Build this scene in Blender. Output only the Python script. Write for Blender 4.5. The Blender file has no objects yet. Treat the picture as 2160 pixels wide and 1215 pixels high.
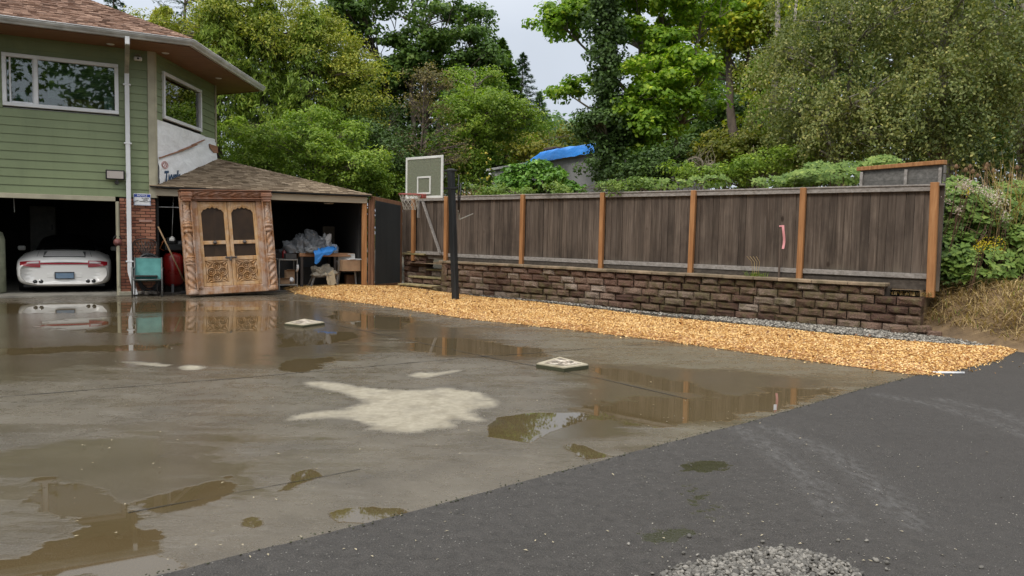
import bpy, math, random
import numpy as np
from mathutils import Vector, Matrix, noise
R = math.radians
scene = bpy.context.scene
COL = scene.collection
rnd = random.Random(7)
rng = np.random.default_rng(11)

# ------------------------------------------------------------------ camera
F_PX, CX, CY, CAM_H = 1600.0, 1080.0, 607.5, 1.5
th, al = math.atan(113 / 1600), 0.0194
Fw = Vector((0, math.cos(th), -math.sin(th)))
U0 = Vector((0, math.sin(th), math.cos(th)))
R0 = Vector((1, 0, 0))
Rt = R0 * math.cos(al) + U0 * math.sin(al)
Up = U0 * math.cos(al) - R0 * math.sin(al)
CAM = Vector((0, 0, CAM_H))
cd = bpy.data.cameras.new('camera')
cam = bpy.data.objects.new('camera', cd)
COL.objects.link(cam)
m3 = Matrix((Rt, Up, -Fw)).transposed()
cam.matrix_world = Matrix.Translation(CAM) @ m3.to_4x4()
cd.sensor_width = 36
cd.lens = F_PX / 2160 * 36
cd.clip_start, cd.clip_end = 0.05, 3000
scene.camera = cam

def ray(u, v):
    return Fw + Rt * ((u - CX) / F_PX) - Up * ((v - CY) / F_PX)
def G(u, v, z=0.0):
    r = ray(u, v); t = (z - CAM_H) / r.z
    return CAM + r * t
def D(u, v, Y):
    r = ray(u, v); return CAM + r * (Y / r.y)
def proj(p):
    q = Vector(p) - CAM
    w = q.dot(Fw)
    return (CX + F_PX * q.dot(Rt) / w, CY - F_PX * q.dot(Up) / w)

class Frame:
    """vertical plane: origin, horizontal direction d, outward normal n"""
    def __init__(s, O, d, n):
        s.O = Vector((O[0], O[1], 0)); s.d = Vector((d[0], d[1], 0)).normalized(); s.n = Vector((n[0], n[1], 0)).normalized()
    def p(s, a, off, z):
        return s.O + s.d * a + s.n * off + Vector((0, 0, z))
    def hit(s, u, v, off=0.0):
        r = ray(u, v); o = s.O + s.n * off
        t = (o - CAM).dot(s.n) / r.dot(s.n)
        q = CAM + r * t
        return (q - s.O).dot(s.d), q.z
    def s_at(s, u, z=1.0, off=0.0):
        # coordinate along the plane for column u at height z
        v = 500
        for _ in range(6):
            a, zz = s.hit(u, v, off)
            v = v + (zz - z) * 80
        return s.hit(u, v, off)[0]

phi = R(62)
C1 = G(330, 622)
H = Frame(C1, (math.sin(phi), math.cos(phi)), (math.cos(phi), -math.sin(phi)))      # house front
p2 = R(-2)
S = Frame(C1, (math.sin(p2), math.cos(p2)), (math.cos(p2), -math.sin(p2)))          # house side, upper floor
WR, WL = G(1940, 707), G(940, 618.5)
fd = (WL - WR).normalized()
FN = Frame(WR, (fd.x, fd.y), (-abs(fd.y), -abs(fd.x)))                              # retaining wall face

# ------------------------------------------------------------------ object helpers
def wmat(o):
    m = o.matrix_basis.copy()
    while o.parent: o = o.parent; m = o.matrix_basis @ m
    return m
def tag(o, label=None, cat=None, group=None, kind=None):
    if label: o['label'] = label
    if cat: o['category'] = cat
    if group: o['group'] = group
    if kind: o['kind'] = kind
    return o
def thing(name, label, cat, loc=(0, 0, 0), group=None, rot=None):
    o = bpy.data.objects.new(name, None); COL.objects.link(o)
    o.empty_display_size = 0.1
    if rot is not None:
        o.matrix_basis = Matrix.Translation(Vector(loc)) @ rot.to_4x4()
    else:
        o.location = Vector(loc)
    return tag(o, label, cat, group)
def copy_tree(o, parent=None):
    c = o.copy(); COL.objects.link(c); c.parent = parent
    for ch in [x for x in list(bpy.data.objects) if x.parent == o]: copy_tree(ch, c)
    return c

class MB:
    def __init__(s): s.v = []; s.f = []; s.m = []; s.sm = []; s.cur = 0; s.smooth = False
    def add(s, vs, fs, smooth=None):
        n = len(s.v); s.v.extend([tuple(x) for x in vs])
        for f in fs:
            s.f.append([n + i for i in f]); s.m.append(s.cur); s.sm.append(s.smooth if smooth is None else smooth)
        return s
    def box(s, c, sz, rot=None):
        hx, hy, hz = sz[0] / 2, sz[1] / 2, sz[2] / 2
        vs = [Vector((x, y, z)) for x in (-hx, hx) for y in (-hy, hy) for z in (-hz, hz)]
        if rot is not None: vs = [rot @ q for q in vs]
        c = Vector(c); vs = [q + c for q in vs]
        return s.add(vs, [(0, 1, 3, 2), (4, 6, 7, 5), (0, 4, 5, 1), (2, 3, 7, 6), (0, 2, 6, 4), (1, 5, 7, 3)], False)
    def bev(s, c, sz, rot=None, b=0.01):
        hx, hy, hz = [x / 2 for x in sz]; b = min(b, hx * .45, hy * .45, hz * .45)
        vs, fs, idx = [], [], {}
        for sx in (-1, 1):
            for sy in (-1, 1):
                for sz_ in (-1, 1):
                    idx[(sx, sy, sz_, 0)] = len(vs); vs.append(Vector((sx * hx, sy * (hy - b), sz_ * (hz - b))))
                    idx[(sx, sy, sz_, 1)] = len(vs); vs.append(Vector((sx * (hx - b), sy * hy, sz_ * (hz - b))))
                    idx[(sx, sy, sz_, 2)] = len(vs); vs.append(Vector((sx * (hx - b), sy * (hy - b), sz_ * hz)))
        I = idx
        for q in (-1, 1):
            fs.append([I[(q, -1, -1, 0)], I[(q, -1, 1, 0)], I[(q, 1, 1, 0)], I[(q, 1, -1, 0)]][::-1 if q > 0 else 1])
            fs.append([I[(-1, q, -1, 1)], I[(1, q, -1, 1)], I[(1, q, 1, 1)], I[(-1, q, 1, 1)]][::-1 if q > 0 else 1])
            fs.append([I[(-1, -1, q, 2)], I[(-1, 1, q, 2)], I[(1, 1, q, 2)], I[(1, -1, q, 2)]][::-1 if q > 0 else 1])
        for a in (-1, 1):
            for c_ in (-1, 1):
                fs.append([I[(a, c_, -1, 0)], I[(a, c_, 1, 0)], I[(a, c_, 1, 1)], I[(a, c_, -1, 1)]])
                fs.append([I[(a, -1, c_, 0)], I[(a, 1, c_, 0)], I[(a, 1, c_, 2)], I[(a, -1, c_, 2)]])
                fs.append([I[(-1, a, c_, 1)], I[(1, a, c_, 1)], I[(1, a, c_, 2)], I[(-1, a, c_, 2)]])
                for e in (-1, 1): fs.append([I[(a, c_, e, 0)], I[(a, c_, e, 1)], I[(a, c_, e, 2)]])
        if rot is not None: vs = [rot @ q for q in vs]
        c = Vector(c)
        return s.add([q + c for q in vs], fs, False)
    def beam(s, a, b, w, h, up=(0, 0, 1), bevel=0.0):
        a, b = Vector(a), Vector(b); x = (b - a); L = x.length; x.normalize()
        y = Vector(up).cross(x)
        if y.length < 1e-4: y = Vector((1, 0, 0)).cross(x)
        y.normalize(); z = x.cross(y)
        rot = Matrix((x, y, z)).transposed()
        return s.bev((a + b) / 2, (L, w, h), rot, bevel) if bevel else s.box((a + b) / 2, (L, w, h), rot)
    def tube(s, pts, r, n=8, cap=True, smooth=True):
        pts = [Vector(p) for p in pts]; k = len(pts)
        rs = r if isinstance(r, (list, tuple)) else [r] * k
        vs, fs = [], []
        t0 = (pts[1] - pts[0]).normalized()
        ref = Vector((0, 0, 1)) if abs(t0.z) < .9 else Vector((1, 0, 0))
        a = t0.cross(ref).normalized()
        for i, p in enumerate(pts):
            t = (pts[min(i + 1, k - 1)] - pts[max(i - 1, 0)]).normalized()
            a = (a - t * a.dot(t)).normalized(); b = t.cross(a)
            for j in range(n):
                w = 2 * math.pi * j / n
                vs.append(p + (a * math.cos(w) + b * math.sin(w)) * rs[i])
        for i in range(k - 1):
            for j in range(n):
                fs.append((i * n + j, i * n + (j + 1) % n, (i + 1) * n + (j + 1) % n, (i + 1) * n + j))
        if cap: fs.append(tuple(range(n))[::-1]); fs.append(tuple(range((k - 1) * n, k * n)))
        return s.add(vs, fs, smooth)
    def lathe(s, base, prof, n=16, axis=None, fn=None, smooth=True):
        """prof: (r, h) pairs; axis: matrix 3x3 giving local x y z"""
        ax = axis or Matrix.Identity(3); base = Vector(base); vs, fs = [], []
        for i, (r, h) in enumerate(prof):
            for j in range(n):
                w = 2 * math.pi * j / n
                rr = r if fn is None else fn(r, h, w)
                vs.append(base + ax @ Vector((rr * math.cos(w), rr * math.sin(w), h)))
        for i in range(len(prof) - 1):
            for j in range(n):
                fs.append((i * n + j, i * n + (j + 1) % n, (i + 1) * n + (j + 1) % n, (i + 1) * n + j))
        fs.append(tuple(range(n))[::-1]); fs.append(tuple(range((len(prof) - 1) * n, len(prof) * n)))
        return s.add(vs, fs, smooth)
    def grid(s, fn, nu, nv, smooth=True):
        vs = [fn(i / nu, j / nv) for j in range(nv + 1) for i in range(nu + 1)]
        fs = [(j * (nu + 1) + i, j * (nu + 1) + i + 1, (j + 1) * (nu + 1) + i + 1, (j + 1) * (nu + 1) + i) for j in range(nv) for i in range(nu)]
        return s.add(vs, fs, smooth)
    def prism(s, poly, ext):
        """poly: list of 3D points, extruded by vector ext"""
        n = len(poly); e = Vector(ext); a = [Vector(q) for q in poly]
        fs = [tuple(range(n))[::-1], tuple(range(n, 2 * n))] + [(i, (i + 1) % n, n + (i + 1) % n, n + i) for i in range(n)]
        return s.add(a + [q + e for q in a], fs, False)
    def build(s, name, mats, parent=None, world=True, origin=None):
        me = bpy.data.meshes.new(name)
        vs = [Vector(q) for q in s.v]
        off = None
        if parent is not None and world:
            inv = wmat(parent).inverted(); vs = [inv @ q for q in vs]
        if parent is None and origin is not None:
            off = Vector(origin); vs = [q - off for q in vs]
        me.from_pydata([tuple(q) for q in vs], [], s.f)
        if not isinstance(mats, (list, tuple)): mats = [mats]
        for m in mats: me.materials.append(m)
        me.polygons.foreach_set('material_index', s.m)
        me.polygons.foreach_set('use_smooth', s.sm)
        me.update()
        o = bpy.data.objects.new(name, me); COL.objects.link(o)
        if parent is not None: o.parent = parent
        elif off is not None: o.location = off
        return o

def np_mesh(name, V, F, mat, parent=None, origin=None, smooth=False, mat_idx=None, attrs=None):
    """V (n,3), F (m,k) with constant k"""
    V = np.asarray(V, dtype=np.float32); F = np.asarray(F, dtype=np.int32)
    if parent is not None:
        inv = np.array(wmat(parent).inverted()); V = V @ inv[:3, :3].T.astype(np.float32) + inv[:3, 3].astype(np.float32)
    elif origin is not None:
        V = V - np.array(origin, dtype=np.float32)
    me = bpy.data.meshes.new(name)
    m, k = F.shape
    me.vertices.add(len(V)); me.vertices.foreach_set('co', V.ravel())
    me.loops.add(m * k); me.loops.foreach_set('vertex_index', F.ravel())
    me.polygons.add(m); me.polygons.foreach_set('loop_start', np.arange(0, m * k, k, dtype=np.int32))
    if smooth: me.polygons.foreach_set('use_smooth', np.ones(m, dtype=bool))
    for q in (mat if isinstance(mat, (list, tuple)) else [mat]): me.materials.append(q)
    if mat_idx is not None: me.polygons.foreach_set('material_index', np.asarray(mat_idx, dtype=np.int32))
    me.update(calc_edges=True)
    for an, av in (attrs or {}).items():
        a = me.attributes.new(an, 'FLOAT', 'POINT'); a.data.foreach_set('value', np.asarray(av, dtype=np.float32))
    o = bpy.data.objects.new(name, me); COL.objects.link(o)
    if parent is not None: o.parent = parent
    elif origin is not None: o.location = Vector(origin)
    return o

# ------------------------------------------------------------------ materials
class NT:
    def __init__(s, name):
        s.m = bpy.data.materials.new(name); s.m.use_nodes = True
        s.t = s.m.node_tree; s.t.nodes.clear()
        s.out = s.n('ShaderNodeOutputMaterial')
    def n(s, typ, **kw):
        x = s.t.nodes.new(typ)
        for k, v in kw.items():
            if k == 'inp':
                for a, b in v.items(): s.set(x, a, b)
            else: setattr(x, k, v)
        return x
    def set(s, x, a, b):
        if isinstance(b, bpy.types.NodeSocket): s.t.links.new(b, x.inputs[a])
        else:
            if isinstance(b, tuple) and len(b) == 3 and x.inputs[a].type == 'RGBA': b = b + (1,)
            x.inputs[a].default_value = b
    def noise(s, scale, detail=4, vec=None, rough=.55, dist=0.0):
        x = s.n('ShaderNodeTexNoise', inp={'Scale': scale, 'Detail': detail, 'Roughness': rough, 'Distortion': dist})
        if vec is not None: s.set(x, 'Vector', vec)
        return x.outputs['Fac']
    def vor(s, scale, vec=None, feature='F1', out='Distance'):
        x = s.n('ShaderNodeTexVoronoi', feature=feature, inp={'Scale': scale})
        if vec is not None: s.set(x, 'Vector', vec)
        return x.outputs[out]
    def ramp(s, fac, stops, interp='LINEAR'):
        x = s.n('ShaderNodeValToRGB'); x.color_ramp.interpolation = interp
        el = x.color_ramp.elements
        while len(el) < len(stops): el.new(.5)
        for e, (p, c) in zip(el, stops):
            e.position = p; e.color = (c, c, c, 1) if isinstance(c, (int, float)) else tuple(c) + (1,)
        s.set(x, 'Fac', fac); return x.outputs['Color']
    def mix(s, fac, a, b, mode='MIX'):
        x = s.n('ShaderNodeMix', data_type='RGBA', blend_type=mode)
        x.clamp_factor = True
        for i, val in ((0, fac), (6, a), (7, b)):
            if isinstance(val, bpy.types.NodeSocket): s.t.links.new(val, x.inputs[i])
            else:
                if isinstance(val, tuple) and len(val) == 3: val = val + (1,)
                if i and isinstance(val, (int, float)): val = (val, val, val, 1)
                x.inputs[i].default_value = val
        return x.outputs[2]
    def math(s, op, a, b=0.0, c=None, clamp=False):
        x = s.n('ShaderNodeMath', operation=op); x.use_clamp = clamp
        for i, v in ((0, a), (1, b)) + (((2, c),) if c is not None else ()):
            if isinstance(v, bpy.types.NodeSocket): s.t.links.new(v, x.inputs[i])
            else: x.inputs[i].default_value = v
        return x.outputs[0]
    def obj(s, sc=(1, 1, 1), rot=(0, 0, 0)):
        tc = s.n('ShaderNodeTexCoord'); mp = s.n('ShaderNodeMapping', inp={'Scale': sc, 'Rotation': rot})
        s.t.links.new(tc.outputs['Object'], mp.inputs['Vector']); return mp.outputs['Vector']
    def pos(s, sc=(1, 1, 1), rot=(0, 0, 0)):
        g = s.n('ShaderNodeNewGeometry'); mp = s.n('ShaderNodeMapping', inp={'Scale': sc, 'Rotation': rot})
        s.t.links.new(g.outputs['Position'], mp.inputs['Vector']); return mp.outputs['Vector']
    def island(s): return s.n('ShaderNodeNewGeometry').outputs['Random Per Island']
    def attr(s, name): return s.n('ShaderNodeAttribute', attribute_name=name).outputs['Fac']
    def bump(s, h, strength=.5, dist=.01, normal=None):
        x = s.n('ShaderNodeBump', inp={'Strength': strength, 'Distance': dist, 'Height': h})
        if normal is not None: s.set(x, 'Normal', normal)
        return x.outputs['Normal']
    def bsdf(s, **kw):
        x = s.n('ShaderNodeBsdfPrincipled')
        nm = {'color': 'Base Color', 'rough': 'Roughness', 'metal': 'Metallic', 'normal': 'Normal', 'spec': 'Specular IOR Level', 'coat': 'Coat Weight', 'emit': 'Emission Color', 'estr': 'Emission Strength', 'ior': 'IOR', 'coatr': 'Coat Roughness'}
        for k, v in kw.items(): s.set(x, nm[k], v)
        return x
    def done(s, x):
        s.t.links.new(x.outputs[0], s.out.inputs['Surface']); return s.m

def mat(name, col, rough=.7, var=.25, scale=6.0, bump=.15, bscale=40., metal=0.0, island=0.0, spec=.5, coat=0.0, stretch=(1, 1, 1), col2=None, dirt=0.0):
    t = NT(name); vec = t.obj(stretch)
    nz = t.noise(scale, 5, vec)
    c2 = col2 or tuple(max(0, c * (1 - var * 1.6)) for c in col)
    hi = tuple(min(1, c * (1 + var * .5)) for c in col)
    c = t.mix(t.ramp(nz, [(.3, 0.), (.7, 1.)]), c2, hi)
    if dirt:
        c = t.mix(t.math('MULTIPLY', t.ramp(t.noise(scale * .35, 6, t.obj()), [(.45, 0.), (.75, 1.)]), dirt), c, (.06, .05, .035))
    if island:
        isl = t.math('MULTIPLY_ADD', t.island(), island, 1 - island / 2)
        c = t.mix(1.0, c, t.n('ShaderNodeCombineColor', inp={0: isl, 1: isl, 2: isl}).outputs[0], 'MULTIPLY')
    b = t.bsdf(color=c, rough=t.math('MULTIPLY_ADD', nz, .2, rough - .1), metal=metal, spec=spec, coat=coat)
    if bump: t.set(b, 'Normal', t.bump(t.noise(bscale, 5, vec), bump, .01))
    return t.done(b)

def leaf_mat(name, cols, trans=.35, clump=.5, rough=.55, spec=.3):
    """cols: three colours picked per leaf, shifted by a slow noise over the crown"""
    t = NT(name)
    isl = t.island(); nz = t.noise(clump, 3, t.pos())
    f = t.math('ADD', t.math('MULTIPLY', isl, .55), t.math('MULTIPLY', t.math('SUBTRACT', nz, .3), 1.1), clamp=True)
    c = t.ramp(f, [(.08, cols[0]), (.5, cols[1]), (.92, cols[2])])
    c = t.mix(t.ramp(isl, [(.965, 0.), (.97, 1.)]), c, tuple(min(1, x * 1.3) for x in cols[2]))
    b = t.bsdf(color=c, rough=rough, spec=spec)
    tr = t.n('ShaderNodeBsdfTranslucent')
    t.set(tr, 'Color', t.mix(1.0, c, (1.15, 1.3, .55), 'MULTIPLY'))
    mx = t.n('ShaderNodeMixShader', inp={0: trans}); t.t.links.new(b.outputs[0], mx.inputs[1]); t.t.links.new(tr.outputs[0], mx.inputs[2])
    return t.done(mx)

def wood(name, dark, mid, light, axis='z', rough=.75, grain=28., island=.35, wash=None, bump=.4, spec=.3):
    t = NT(name)
    st = {'x': (.06, 1, 1), 'y': (1, .06, 1), 'z': (1, 1, .06)}[axis]
    isl = t.island()
    v = t.obj(st)
    vv = t.n('ShaderNodeVectorMath', operation='ADD'); t.set(vv, 0, v)
    cx_ = t.n('ShaderNodeCombineXYZ', inp={0: t.math('MULTIPLY', isl, 37.), 1: t.math('MULTIPLY', isl, 19.), 2: 0.}); t.set(vv, 1, cx_.outputs[0])
    g = t.noise(grain, 6, vv.outputs[0], .65, .3)
    b_ = t.noise(1.7, 4, t.obj())
    c = t.ramp(g, [(.28, dark), (.5, mid), (.75, light)])
    if wash: c = t.mix(t.ramp(t.noise(7., 6, t.obj(), .7), [(.42, 0.), (.62, .85)]), c, wash)
    k = t.math('MULTIPLY_ADD', isl, island, 1 - island * .5)
    k = t.math('MULTIPLY', k, t.math('MULTIPLY_ADD', b_, .5, .75))
    c = t.mix(1.0, c, t.n('ShaderNodeCombineColor', inp={0: k, 1: k, 2: k}).outputs[0], 'MULTIPLY')
    b = t.bsdf(color=c, rough=rough, spec=spec, normal=t.bump(g, bump, .004))
    return t.done(b)
# ================================================================== ground
def gp(pts, z=0.0): return np.array([[*G(u, v, z)[:2]] for u, v in pts])
def sdf(P, poly):
    """signed distance (negative inside) of points P (n,2) to polygon"""
    d = np.full(len(P), 1e9); ins = np.zeros(len(P), bool); n = len(poly)
    for i in range(n):
        a, b = poly[i], poly[(i + 1) % n]; e = b - a; w = P - a
        t = np.clip((w @ e) / (e @ e + 1e-12), 0, 1)
        d = np.minimum(d, np.hypot(*(w - t[:, None] * e).T))
        c = ((a[1] > P[:, 1]) != (b[1] > P[:, 1])) & (P[:, 0] < (b[0] - a[0]) * (P[:, 1] - a[1]) / (b[1] - a[1] + 1e-12) + a[0])
        ins ^= c
    return np.where(ins, -d, d)
def dline(P, pts):
    d = np.full(len(P), 1e9)
    for a, b in zip(pts[:-1], pts[1:]):
        e = b - a; w = P - a; t = np.clip((w @ e) / (e @ e + 1e-12), 0, 1)
        d = np.minimum(d, np.hypot(*(w - t[:, None] * e).T))
    return d
def ss(x, a, b):
    t = np.clip((x - a) / (b - a), 0, 1); return t * t * (3 - 2 * t)

puddles = [  # outlines of standing water on the slab, soft edge in metres
    ([(60, 690), (120, 672), (260, 668), (600, 666), (600, 690), (560, 700), (300, 706), (140, 700)], .3),
    ([(-60, 640), (600, 634), (600, 656), (300, 660), (-60, 664)], .35),
    ([(-50, 735), (180, 729), (400, 722), (410, 733), (240, 742), (-50, 752)], .25),
    ([(585, 705), (640, 698), (740, 700), (770, 712), (700, 726), (590, 733)], .1),
    ([(580, 768), (620, 757), (700, 752), (740, 756), (670, 768), (690, 775), (640, 786), (590, 782)], .12),
    ([(860, 712), (1000, 714), (1140, 735), (1160, 752), (1060, 753), (1010, 748), (920, 750), (860, 735)], .18),
    ([(700, 655), (880, 672), (860, 700), (760, 690), (690, 672)], .25),
    ([(1235, 772), (1300, 776), (1420, 800), (1560, 838), (1500, 838), (1380, 820), (1260, 790)], .15),
    ([(1200, 858), (1330, 838), (1500, 838), (1640, 815), (1790, 822), (1700, 850), (1560, 888), (1400, 905), (1290, 890), (1180, 885)], .22),
    ([(1045, 880), (1130, 870), (1215, 870), (1235, 888), (1160, 912), (1125, 935), (1020, 922)], .03),
    ([(1185, 930), (1235, 940), (1285, 962), (1240, 974), (1205, 955)], .04),
    ([(625, 992), (660, 988), (692, 1003), (630, 1028), (578, 1040), (600, 1018)], .05),
    ([(290, 1050), (380, 1030), (480, 1005), (508, 1022), (470, 1050), (400, 1068), (300, 1085)], .07),
    ([(60, 1010), (110, 1000), (250, 1045), (290, 1085), (330, 1120), (372, 1160), (330, 1196), (-120, 1270), (-60, 1200), (130, 1140), (155, 1112), (75, 1052)], .1),
    ([(150, 1218), (260, 1195), (372, 1172), (420, 1215), (400, 1260), (100, 1270)], .08),
    ([(505, 1092), (530, 1086), (565, 1104), (545, 1120), (515, 1110)], .04),
    ([(690, 1074), (790, 1066), (880, 1078), (800, 1106), (700, 1102)], .03),
]
films = [  # thinner sheets of water
    ([(-200, 640), (640, 630), (900, 690), (760, 760), (300, 800), (-200, 830)], .9),
    ([(-100, 950), (300, 860), (620, 960), (560, 1080), (340, 1220), (-300, 1320)], .7),
    ([(1180, 760), (1500, 775), (1850, 800), (1600, 880), (1350, 930), (1200, 990), (1020, 940), (1150, 850)], .5),
    ([(700, 640), (1000, 690), (1200, 740), (1130, 790), (840, 740)], .5),
]
dries = [
    ([(602, 888), (640, 872), (725, 862), (770, 850), (735, 830), (655, 812), (640, 804), (700, 806), (790, 820), (880, 824), (950, 817), (1010, 826), (1045, 848), (1040, 858), (990, 866), (1015, 880), (1028, 890), (985, 888), (950, 884), (945, 902), (865, 914), (770, 908), (790, 898), (745, 884), (690, 880)], .1),
    ([(858, 792), (880, 786), (930, 785), (972, 781), (940, 790), (890, 797)], .08),
    ([(238, 762), (300, 763), (360, 769), (345, 774), (290, 769)], .1),
    ([(380, 774), (400, 769), (430, 774), (415, 780), (390, 779)], .08),
]
xs = np.arange(-17, 10.01, .06); ys = np.arange(1.2, 23.01, .06)
XX, YY = np.meshgrid(xs, ys); P = np.stack([XX.ravel(), YY.ravel()], 1)
wet = np.zeros(len(P)); film = np.zeros(len(P)); dry = np.zeros(len(P))
for pts, sft in puddles: wet = np.maximum(wet, np.clip(.5 - sdf(P, gp(pts)) / (5 * sft), 0, 1))
for pts, sft in films: film = np.maximum(film, np.clip(.5 - sdf(P, gp(pts)) / (3.2 * sft), 0, 1))
for pts, sft in dries: dry = np.maximum(dry, np.clip(.5 - sdf(P, gp(pts)) / (3.6 * sft), 0, 1))
oliv_refl = 1 - ss(sdf(P, gp([(1150, 690), (1450, 715), (1960, 785), (1750, 850), (1450, 935), (1300, 850), (1150, 760)])), -.6, .6)  # olive cast of the mirrored trees, put into the slab colour
nx, ny = len(xs), len(ys)
I = (np.arange(ny - 1)[:, None] * nx + np.arange(nx - 1)[None]).ravel()
Fq = np.stack([I, I + 1, I + nx + 1, I + nx], 1)
t = NT('wet_concrete')
pv = t.pos()
w, fl, dr, ol = t.attr('wet'), t.attr('film'), t.attr('dry'), t.attr('olive')
nA = t.noise(1.6, 8, pv, .62); nB = t.noise(9., 6, pv, .6); nC = t.noise(90., 4, pv, .7); nBig = t.noise(.35, 5, pv, .6)
def thr(val, nz, amt, lo, hi):   # soft field + noise -> crisp natural edge
    s_ = t.math('ADD', val, t.math('MULTIPLY', t.math('SUBTRACT', nz, .5), amt))
    return t.ramp(s_, [(lo, 0.), (hi, 1.)])
edge = t.math('ADD', t.math('MULTIPLY', nA, .6), t.math('MULTIPLY', nB, .4))
W_ = thr(w, t.math('ADD', t.math('MULTIPLY', edge, .7), t.math('MULTIPLY', t.noise(3., 8, t.pos((.5, 1.3, 1), (0, 0, R(10))), .65), .3)), 1.7, .49, .55)
FL = thr(fl, t.math('ADD', t.math('MULTIPLY', edge, .4), t.math('MULTIPLY', t.noise(.9, 8, t.pos((.5, 1.6, 1), (0, 0, R(-6))), .62), .6)), 2.4, .50, .70)
D_ = t.math('MULTIPLY', thr(dr, t.math('ADD', t.math('MULTIPLY', edge, .6), t.math('MULTIPLY', nC, .4)), 2.0, .40, .68), t.ramp(t.noise(2.6, 7, pv, .7), [(.3, .55), (.5, 1.)]))
strk = t.noise(1.1, 6, t.pos((.45, 1.5, 1), (0, 0, R(-8))), .6)
rand_film = t.ramp(strk, [(.5, 0.), (.62, 1.)])
FLm = t.math('MAXIMUM', FL, t.math('MULTIPLY', rand_film, .55))
base = t.ramp(nA, [(.3, (.058, .046, .030)), (.5, (.112, .093, .065)), (.72, (.172, .147, .108))])
base = t.mix(t.math('MULTIPLY', t.ramp(nBig, [(.35, 0.), (.65, 1.)]), .5), base, (.095, .072, .042))
base = t.mix(t.math('MULTIPLY', t.ramp(ol, [(.2, 0.), (.8, 1.)]), .65), base, (.16, .135, .082))
base = t.mix(t.ramp(nC, [(.56, 0.), (.70, .45)]), base, (.26, .245, .21)); base = t.mix(t.ramp(nC, [(.3, .5), (.44, 0.)]), base, (.05, .045, .038)); base = t.mix(t.ramp(t.noise(210., 3, pv, .8), [(.4, .6), (.52, 0.)]), base, (.035, .03, .025)); base = t.mix(t.ramp(t.noise(170., 3, t.pos((1.1, 1, 1)), .8), [(.55, 0.), (.66, .6)]), base, (.27, .25, .215)); base = t.mix(t.ramp(t.noise(4.5, 8, t.pos((.35, 1.6, 1), (0, 0, R(14))), .7), [(.56, 0.), (.70, .45)]), base, (.205, .19, .165))
base = t.mix(t.ramp(t.vor(26., pv), [(0., .55), (.05, 0.)]), base, (.05, .045, .035))
wetc = t.mix(.75, base, (.075, .052, .020))
c = t.mix(FLm, base, t.mix(.55, base, (.075, .056, .030)))
c = t.mix(W_, c, wetc)
dryc = t.ramp(t.noise(14., 7, pv, .7), [(.3, (.24, .215, .162)), (.7, (.36, .328, .258))])
c = t.mix(t.math('MULTIPLY', t.ramp(t.math('ADD', dr, t.math('MULTIPLY', t.math('SUBTRACT', edge, .5), 1.2)), [(.05, 0.), (.35, .55), (.6, .55)]), 1.), c, (.075, .062, .045))
c = t.mix(D_, c, t.mix(t.ramp(t.noise(5., 6, pv, .65), [(.48, 0.), (.66, .55)]), dryc, (.19, .165, .12)))
rgh = t.ramp(t.math('ADD', t.math('MULTIPLY', nB, .5), t.math('MULTIPLY', t.noise(2.2, 7, t.pos((.5, 1.4, 1)), .65), .5)), [(.38, .17), (.62, .44)])
rgh = t.mix(FLm, rgh, .12)
rgh = t.mix(W_, rgh, .02)
rgh = t.mix(D_, rgh, .9)
bstr = t.math('MULTIPLY', t.math('SUBTRACT', 1.0, W_), t.math('MULTIPLY_ADD', FLm, -.75, 1.0))
hgt = t.math('MULTIPLY', t.math('ADD', nC, t.math('MULTIPLY', nB, 1.2)), bstr)
b = t.bsdf(color=c, rough=rgh, normal=t.bump(hgt, .6, .004), spec=t.math('MULTIPLY_ADD', D_, -.40, t.math('MULTIPLY_ADD', t.math('MAXIMUM', W_, FLm), .06, .44)))
concrete = t.done(b)
slab = np_mesh('concrete_slab', np.c_[P, np.zeros(len(P))], Fq, concrete, attrs={'wet': wet, 'film': film, 'dry': dry, 'olive': oliv_refl})
tag(slab, kind='structure', label='wet concrete parking slab with puddles and a pale dry patch')

soil = mat('soil', (.09, .065, .04), .95, .5, 1.5, .6, 30, col2=(.035, .04, .02))
mb = MB()
mb.box((0, 60, -.07), (900, 900, .06))
tag(mb.build('ground', soil), kind='structure', label='earth and rough grass around the house')

# expansion joints in the slab (grooves filled with dirt) and the garage apron
dirt = mat('joint_dirt', (.035, .03, .022), .9, .4, 20, .3, 60)
def strip(name, pts, w, z, m, kind='structure', label=None, wob=0.0):
    P_ = [G(u, v) for u, v in pts]; q = []
    for a, b in zip(P_[:-1], P_[1:]):
        n = max(2, int((b - a).length / .12))
        q += [a.lerp(b, i / n) for i in range(n)]
    q.append(P_[-1]); vs, fs = [], []
    for i, p in enumerate(q):
        tt = (q[min(i + 1, len(q) - 1)] - q[max(0, i - 1)]).normalized(); nn = Vector((-tt.y, tt.x, 0))
        ww = w * (.6 + .8 * noise.noise(p * 3)); o = nn * noise.noise(p * 2 + Vector((9, 0, 0))) * wob
        vs += [p + o + nn * ww * .5 + Vector((0, 0, z)), p + o - nn * ww * .5 + Vector((0, 0, z))]
    fs = [(2 * i, 2 * i + 1, 2 * i + 3, 2 * i + 2) for i in range(len(q) - 1)]
    m_ = MB(); m_.add(vs, fs); return tag(m_.build(name, m), kind=kind, label=label)
strip('slab_joint', [(0, 838), (500, 798), (1021, 752), (1125, 745), (1400, 723)], .022, .003, dirt, label='dark expansion joint across the slab', wob=.01)
strip('slab_joint', [(640, 672), (683, 680), (1021, 752), (1271, 800), (1450, 842)], .02, .0045, dirt, label='dark expansion joint running towards the tarmac', wob=.01)
strip('slab_joint', [(270, 1082), (440, 1050), (690, 1004), (760, 990)], .012, .003, dirt, label='thin crack through the near puddles', wob=.01)

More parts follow.
